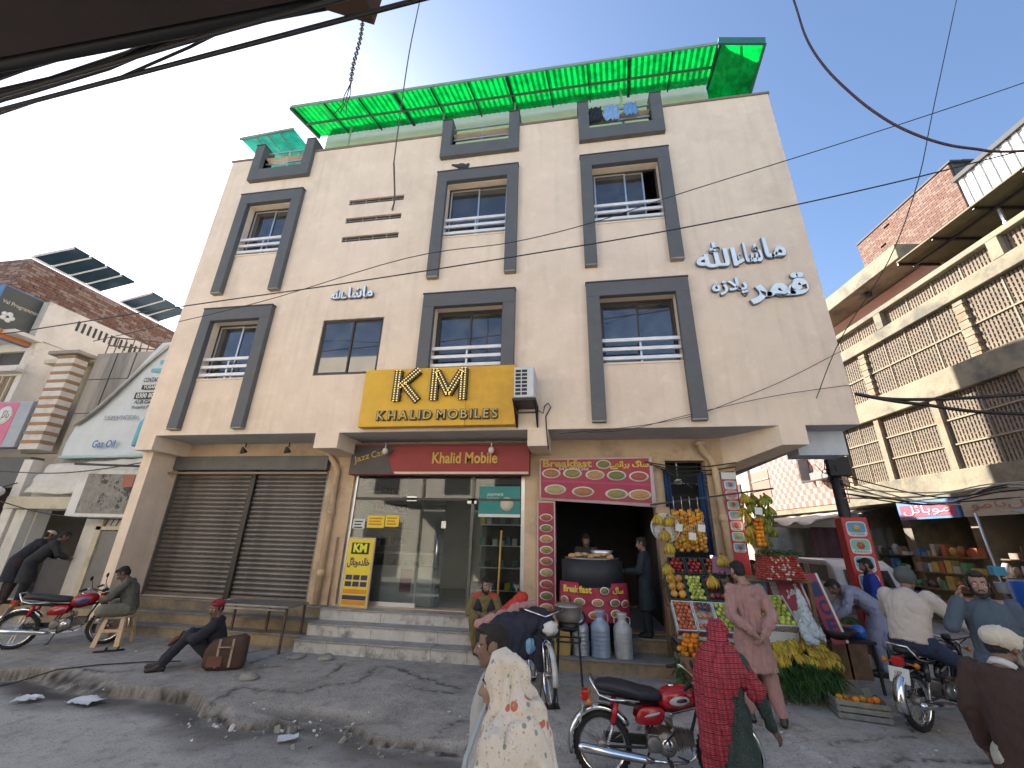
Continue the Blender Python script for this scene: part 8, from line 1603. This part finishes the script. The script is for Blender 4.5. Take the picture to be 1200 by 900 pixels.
for k in range(14): o = ob('orange', fruit_mesh('orange', .045)); o.location = (3.02 + .06 * (k % 2) + random.uniform(-.01, .01), 8.15 + random.uniform(-.03, .02), 2.35 - .065 * (k // 2)); tag(o, 'orange in the net right of the pillar menu', 'orange', 'oranges in the net right of the pillar')
m = MB(); m.bar((1.3, 8.35, 2.6), (3.5, 8.4, 2.92), .03); tag(m.build('hanging_rail', black_m), 'thin dark rail from which the fruit hangs', 'rail')
blu = M('cloth_blue_dark', (.015, .05, .14), .9, var=.2)
for (x0, x1, z0, z1, lab) in ((1.66, 1.78, 2.6, 3.3, 'narrow dark blue cloth left of the fruit shop opening'), (2.3, 2.42, 1.75, 3.25, 'long dark blue cloth hanging beside the drain pipe')):
    m = MB(); k = 8; vs = [(x0 + (x1 - x0) * i / k, 8.68 + .03 * math.sin(i * 1.6), z) for z in (z0, z1) for i in range(k + 1)]; m.add(vs, [(i, i + 1, i + k + 2, i + k + 1) for i in range(k)], 0, True); o = m.build('hanging_cloth', blu); s = o.modifiers.new('t', 'SOLIDIFY'); s.thickness = .015; tag(o, lab, 'cloth')
# dark sheets and shelf inside the fruit shop
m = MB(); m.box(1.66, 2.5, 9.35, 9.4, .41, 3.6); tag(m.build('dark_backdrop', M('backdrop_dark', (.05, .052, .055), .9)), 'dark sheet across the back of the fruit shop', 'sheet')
fn = thing('ceiling_fan', 'white ceiling fan hanging inside the fruit shop', 'fan', (2.0, 9.05, 3.1)); m = MB(); m.tube([(0, 0, .7), (0, 0, .1)], .015, 6); m.build('rod', alu, fn); m = MB(); m.lathe((0, 0, 0), [(0, -.04), (.07, -.03), (.08, .03), (.04, .07), (0, .08)], 16); m.build('motor', white_paint, fn)
for k in range(3): m = MB(); m.rbox((.27 * math.cos(k * 2.1 + .3), .27 * math.sin(k * 2.1 + .3), -.01), (.4, .1, .01), (.15, 0, k * 2.1 + .3)); m.build('blade', white_paint, fn)
for k in range(7):
    m = MB(); a = V((1.3 + .1 * k, 8.6, 3.45 - .05 * k)); b = V((3.0, 8.55 + .1 * k, 3.42 - .07 * k)); m.tube([a, a.lerp(b, .35) - V((0, 0, .1 + .02 * k)), a.lerp(b, .7) - V((0, 0, .08)), b], .012, 5); tag(m.build('slack_cable', black_m), 'slack black cable strung under the soffit above the fruit shop', 'cable', 'slack cables above the fruit shop')
# radish tower
rd = thing('radish_tower', 'tall neat stack of red radishes tied in a block on the high table', 'radishes', (2.98, 7.45, 1.46))
m = MB()
for j in range(11):
    for i in range(17):
        for f in range(2):
            u = (i + .5 * (j % 2)) / 17; wj = .56 - .012 * j; x = (u - .5) * wj; z = .02 + j * .032; y = -.16 + .008 * j
            if f == 0: m.sph((x, y, z), (.0175, .03, .0175), 7, 5, 0 if random.random() < .85 else 1)
            elif i < 9: m.sph((wj / 2 - .005 * j * .2, y + .03 + i * .035, z), (.03, .0175, .0175), 7, 5, 0); m.sph((-wj / 2, y + .03 + i * .035, z), (.03, .0175, .0175), 7, 5, 0)
tag(m.build('radish_stack', [fm['radish'], M('radish_white', (.55, .45, .4), .5)], rd), kind='stuff'); m = MB(); m.box(-.25, .25, -.04, .2, 0, .33); m.build('core_box', M('core_dark', (.05, .03, .02)), rd)
leafm = M('leaf_green', (.07, .17, .04), .6, var=.4, scale=10); leafd = M('leaf_dark', (.035, .09, .03), .6, var=.4, scale=10)
def leaves(name, lab, n, box, ln=.16, wd=.02, droop=1., up=.2):
    m = MB(); x0, x1, y0, y1, z0, z1 = box
    for i in range(n):
        p = V((random.uniform(x0, x1), random.uniform(y0, y1), random.uniform(z0, z1))); a = random.uniform(-2.6, -.5); d = V((math.cos(a), math.sin(a), random.uniform(-droop, up))).normalized(); s = d.cross(V((0, 0, 1))).normalized() * wd * random.uniform(.5, 1.2); L = ln * random.uniform(.5, 1.3); dn = V((0, 0, -L * .4))
        m.add([p, p + d * L * .5 + s, p + d * L * .5 - s, p + d * L + dn * .6], [(0, 1, 3), (0, 3, 2)], random.randrange(2))
    return tag(m.build(name, [leafm, leafd]), lab, 'leaves', kind='stuff')
leaves('radish_leaves', 'dark green radish leaves on top of the radish stack', 260, (2.72, 3.25, 7.35, 7.6, 1.8, 1.87), .1, .015, .3, .6)
leaves('banana_leaves', 'hanging mass of long green leaves under the banana pile', 2200, (2.35, 3.3, 7.0, 7.3, .2, .52), .17, .01, 1.8, 0)
leaves('stall_greens', 'green leaves under the pile of oranges at the left of the stall', 700, (1.3, 1.75, 7.05, 7.3, .05, .5), .14, .02, 1.2, .1)
# banana pile
rr = random.Random(5)
for k in range(40):
    u = (k % 10) / 9; r_ = k // 10; bunch('ripe banana bunch in the ' + ['lowest', 'second', 'third', 'top'][r_] + ' row of the heap on the front table', (2.42 + .9 * u + rr.uniform(-.03, .03), 7.12 + .1 * r_ + rr.uniform(-.02, .02), .5 + .075 * r_ + .05 * math.sin(u * 3) + rr.uniform(-.02, .02)), (rr.uniform(-.3, .2), -.5 + rr.uniform(-.3, .2), -R(90) + rr.uniform(-.5, .5)), rr.uniform(.8, 1.0), 'banana', 'banana bunches heaped on the front table')
m = MB(); m.box(2.42, 3.32, 7.22, 7.6, .46, .6); tag(m.build('heap_box', M('box_dark', (.04, .035, .03))), 'dark low box under the banana heap', 'box')
# orange pile
for k in range(52):
    j = k // 11; a = rr.random() * 6.28; q = rr.random() ** .5 * (.2 - .03 * j); o = ob('orange', fruit_mesh('orange', .038)); o.location = (1.52 + q * math.cos(a) * 1.1, 7.16 + q * math.sin(a) * .6, .48 + .055 * j); tag(o, 'orange in the low pile at the left end of the stall', 'orange', 'oranges in the left pile')
m = MB(); m.lathe((1.52, 7.18, .1), [(0, 0), (.18, 0), (.26, .36), (.25, .37), (0, .34)], 20); tag(m.build('orange_basket', wood), 'dark round basket under the low pile of oranges', 'basket')
for k in range(5): o = ob('mango', fruit_mesh('mango', .055)); o.location = (2.02 + .09 * (k % 3), 7.12, .5 + .08 * (k // 3)); o.rotation_euler = (1.3, .3 * k, k); tag(o, 'yellow green mango between the orange pile and the bananas', 'mango', 'mangoes by the orange pile')
m = MB(); m.box(1.92, 2.3, 7.05, 7.3, 0, .45); tag(m.build('fruit_box', wood), 'small dark box carrying the mangoes', 'box')
# wooden crate of oranges on the ground
wc = thing('wooden_crate', 'grey slatted wooden crate of oranges on the ground in front of the stall', 'crate', (3.32, 6.78, .0), R(-12)); gw = M('grey_wood', (.2, .2, .18), .85, var=.25, scale=8, bump=.3)
for z in (.02, .085, .15):
    for s in (-1, 1): m = MB(); m.box(-.27, .27, s * .19 - .006, s * .19 + .006, z, z + .05); m.build('slat', gw, wc); m = MB(); m.box(s * .27 - .006, s * .27 + .006, -.183, .183, z, z + .05); m.build('slat', gw, wc)
for x in (-.25, .25):
    for y in (-.17, .17): m = MB(); m.box(x - .012, x + .012, y - .012, y + .012, .0, .21); m.build('corner_post', gw, wc)
m = MB(); m.box(-.26, .26, -.18, .18, .01, .018); m.build('bottom', gw, wc)
for k in range(26): o = ob('orange', fruit_mesh('orange' if k % 3 else 'orange_yellow', .04)); o.location = (3.32 - .2 + (k % 6) * .075, 6.7 + .075 * ((k // 6) % 3), .1 + .05 * (k // 10) + rr.uniform(-.01, .01)); tag(o, 'orange in the grey wooden crate on the ground', 'orange', 'oranges in the wooden crate')
m = MB(); m.prism([(3.47, 6.82, .1), (3.55, 6.8, .1), (3.52, 6.85, .3), (3.44, 6.87, .28)], (0, 0, 0), (.01, .02, 0)); tag(m.build('cardboard_scrap', M('card_green_grey', (.12, .17, .14))), 'dark green card piece stuck upright in the orange crate', 'card')
# leaning red signs and plastic bags
for (x, y, w_, h_, rz_, lab, wds) in ((3.32, 7.62, .34, .9, R(-8), 'leaning red sign board with white letters beside the plastic bag', ('\uFEAE\uFEE4\uFED7', 'F')), (3.7, 7.66, .2, .95, R(-8), 'narrow leaning red and white sign board left of the bending men', ('I', 'C', 'E'))):
    t = thing('red_board', lab, 'sign', (x, y, .62), rot=(R(-12), R(-10), rz_)); m = MB(); m.box(-w_ / 2, w_ / 2, 0, .02, 0, h_); m.build('board', ban_r, t); m = MB(); m.box(w_ / 2 - .02, w_ / 2 + .01, -.004, .022, 0, h_); m.build('white_edge', whp, t)
    for i, s_ in enumerate(wds): text_obj('board_word', s_, .2, .001, whp if len(wds) == 2 else M('navy_print', (.02, .03, .12)), (0, -.006, h_ * (.85 - .8 * i / len(wds)) - .08), parent=t, width=w_ * .6, height=h_ * .22, bold=.01)
plast = M('plastic_film', (.4, .46, .48), .25, var=.2, scale=10, spec=.6)
for (x, y, z, h_, w_, lab) in ((3.08, 7.12, .75, .62, .13, 'long white plastic bags hanging right of the green apples'), (2.98, 7.0, .7, .3, .1, 'small white plastic bag hanging low by the foam crate')):
    m = MB(); m.loft([((x - .05, y, z + h_), (.02, 0, 0), (0, .02, 0)), ((x - .03, y, z + h_ * .75), (w_ * .45, 0, 0), (0, .04, 0)), ((x, y, z + h_ * .35), (w_ * .7, 0, 0), (0, .06, 0)), ((x + .05, y - .02, z + .05), (w_, 0, 0), (0, .08, 0)), ((x + .05, y - .02, z), (w_ * .6, 0, 0), (0, .05, 0))], 16)
    me = remesh(m, .012, [plast]); fold(me, .03, 22, 8, 2); tag(ob('plastic_bag', me), lab, 'bag')
# vegetable end of the stall
vt = thing('vegetable_table', 'dark low table with basin and vegetables beside the bending men', 'table', (3.85, 8.0, 0)); m = MB(); m.box(-.3, .35, -.3, .5, .62, .66); m.build('table_top', black_m, vt); [MB().box(x, x + .03, y, y + .03, 0, .62).build('leg', black_m, vt) for x in (-.28, .3) for y in (-.28, .45)]
m = MB(); m.lathe((0, 0, 0), [(0, 0), (.2, 0), (.3, .12), (.29, .12), (.19, .015), (0, .015)], 24); o = m.build('black_basin', black_m); o.location = (3.75, 7.85, .67); tag(o, 'wide black basin on the dark low table', 'basin')
blob('blue_bag', 'bright blue plastic bag at the end of the dark vegetable table', 'bag', (4.12, 7.95, .66), [((0, 0, .08), (.1, .09, .1))], M('plastic_bright_blue', (.01, .12, .5), .4), amp=.02, vox=.012)
for k in range(30): m = MB(); m.cap((0, 0, 0), (.14, 0, .0), .018, .005, 7); o = m.build('carrot', M('carrot_orange', (.5, .1, .02), .5)) if k == 0 else ob('carrot', bpy.data.objects['carrot'].data); o.location = (4.15 + rr.uniform(-.14, .14), 8.75 + rr.uniform(-.15, .15), .78 + rr.uniform(0, .1)); o.rotation_euler = (0, rr.uniform(-.3, .3), rr.random() * 6); tag(o, 'orange red carrot heaped in front of the lilac tunic man', 'carrot', 'carrots by the bending man')
vt2 = thing('vegetable_stand', 'dark crate stand heaped with carrots and greens by the bending men', 'stand', (4.15, 8.75, 0)); m = MB(); m.box(-.3, .3, -.3, .3, 0, .76); m.build('stand_box', wood, vt2)
leaves('vegetable_greens', 'dark green vegetables around the carrots', 300, (3.9, 4.4, 8.45, 8.9, .6, .85), .1, .02, .6, .2)
o = ob('teal_board', MB().box(-.12, .12, -.01, .01, 0, .35).mesh('b', M('board_teal', (.02, .2, .27)))); o.location = (2.72, 7.72, 1.1); tag(o, 'blue green board behind the papayas right of the pillar', 'board')
m = MB(); m.rbox((2.3, 8.0, 1.62), (.3, .02, .26), (.2, 0, .3)); tag(m.build('purple_box_lid', M('lid_purple', (.28, .16, .3), .5)), 'open purple lined box lid behind the pink tunic man', 'box')
lampb = thing('stall_bulb', 'lit white bulb hanging right of the corner pillar', 'lamp', (3.08, 8.5, 2.3)); m = MB(); m.sph((0, 0, 0), (.045, .045, .055), 10, 8); m.build('bulb', M('bulb_lit', (.9, .85, .7), emit=(1, .9, .7), estr=5), lampb); m = MB(); m.tube([(0, 0, .05), (0, 0, .6)], .006, 5); m.build('flex', black_m, lampb)
lf = leaves('fallen_leaf', 'fresh green leaf sprig lying on the road at the bottom', 10, (2.52, 2.62, 5.35, 5.55, -.06, -.04), .09, .02, .1, .1)
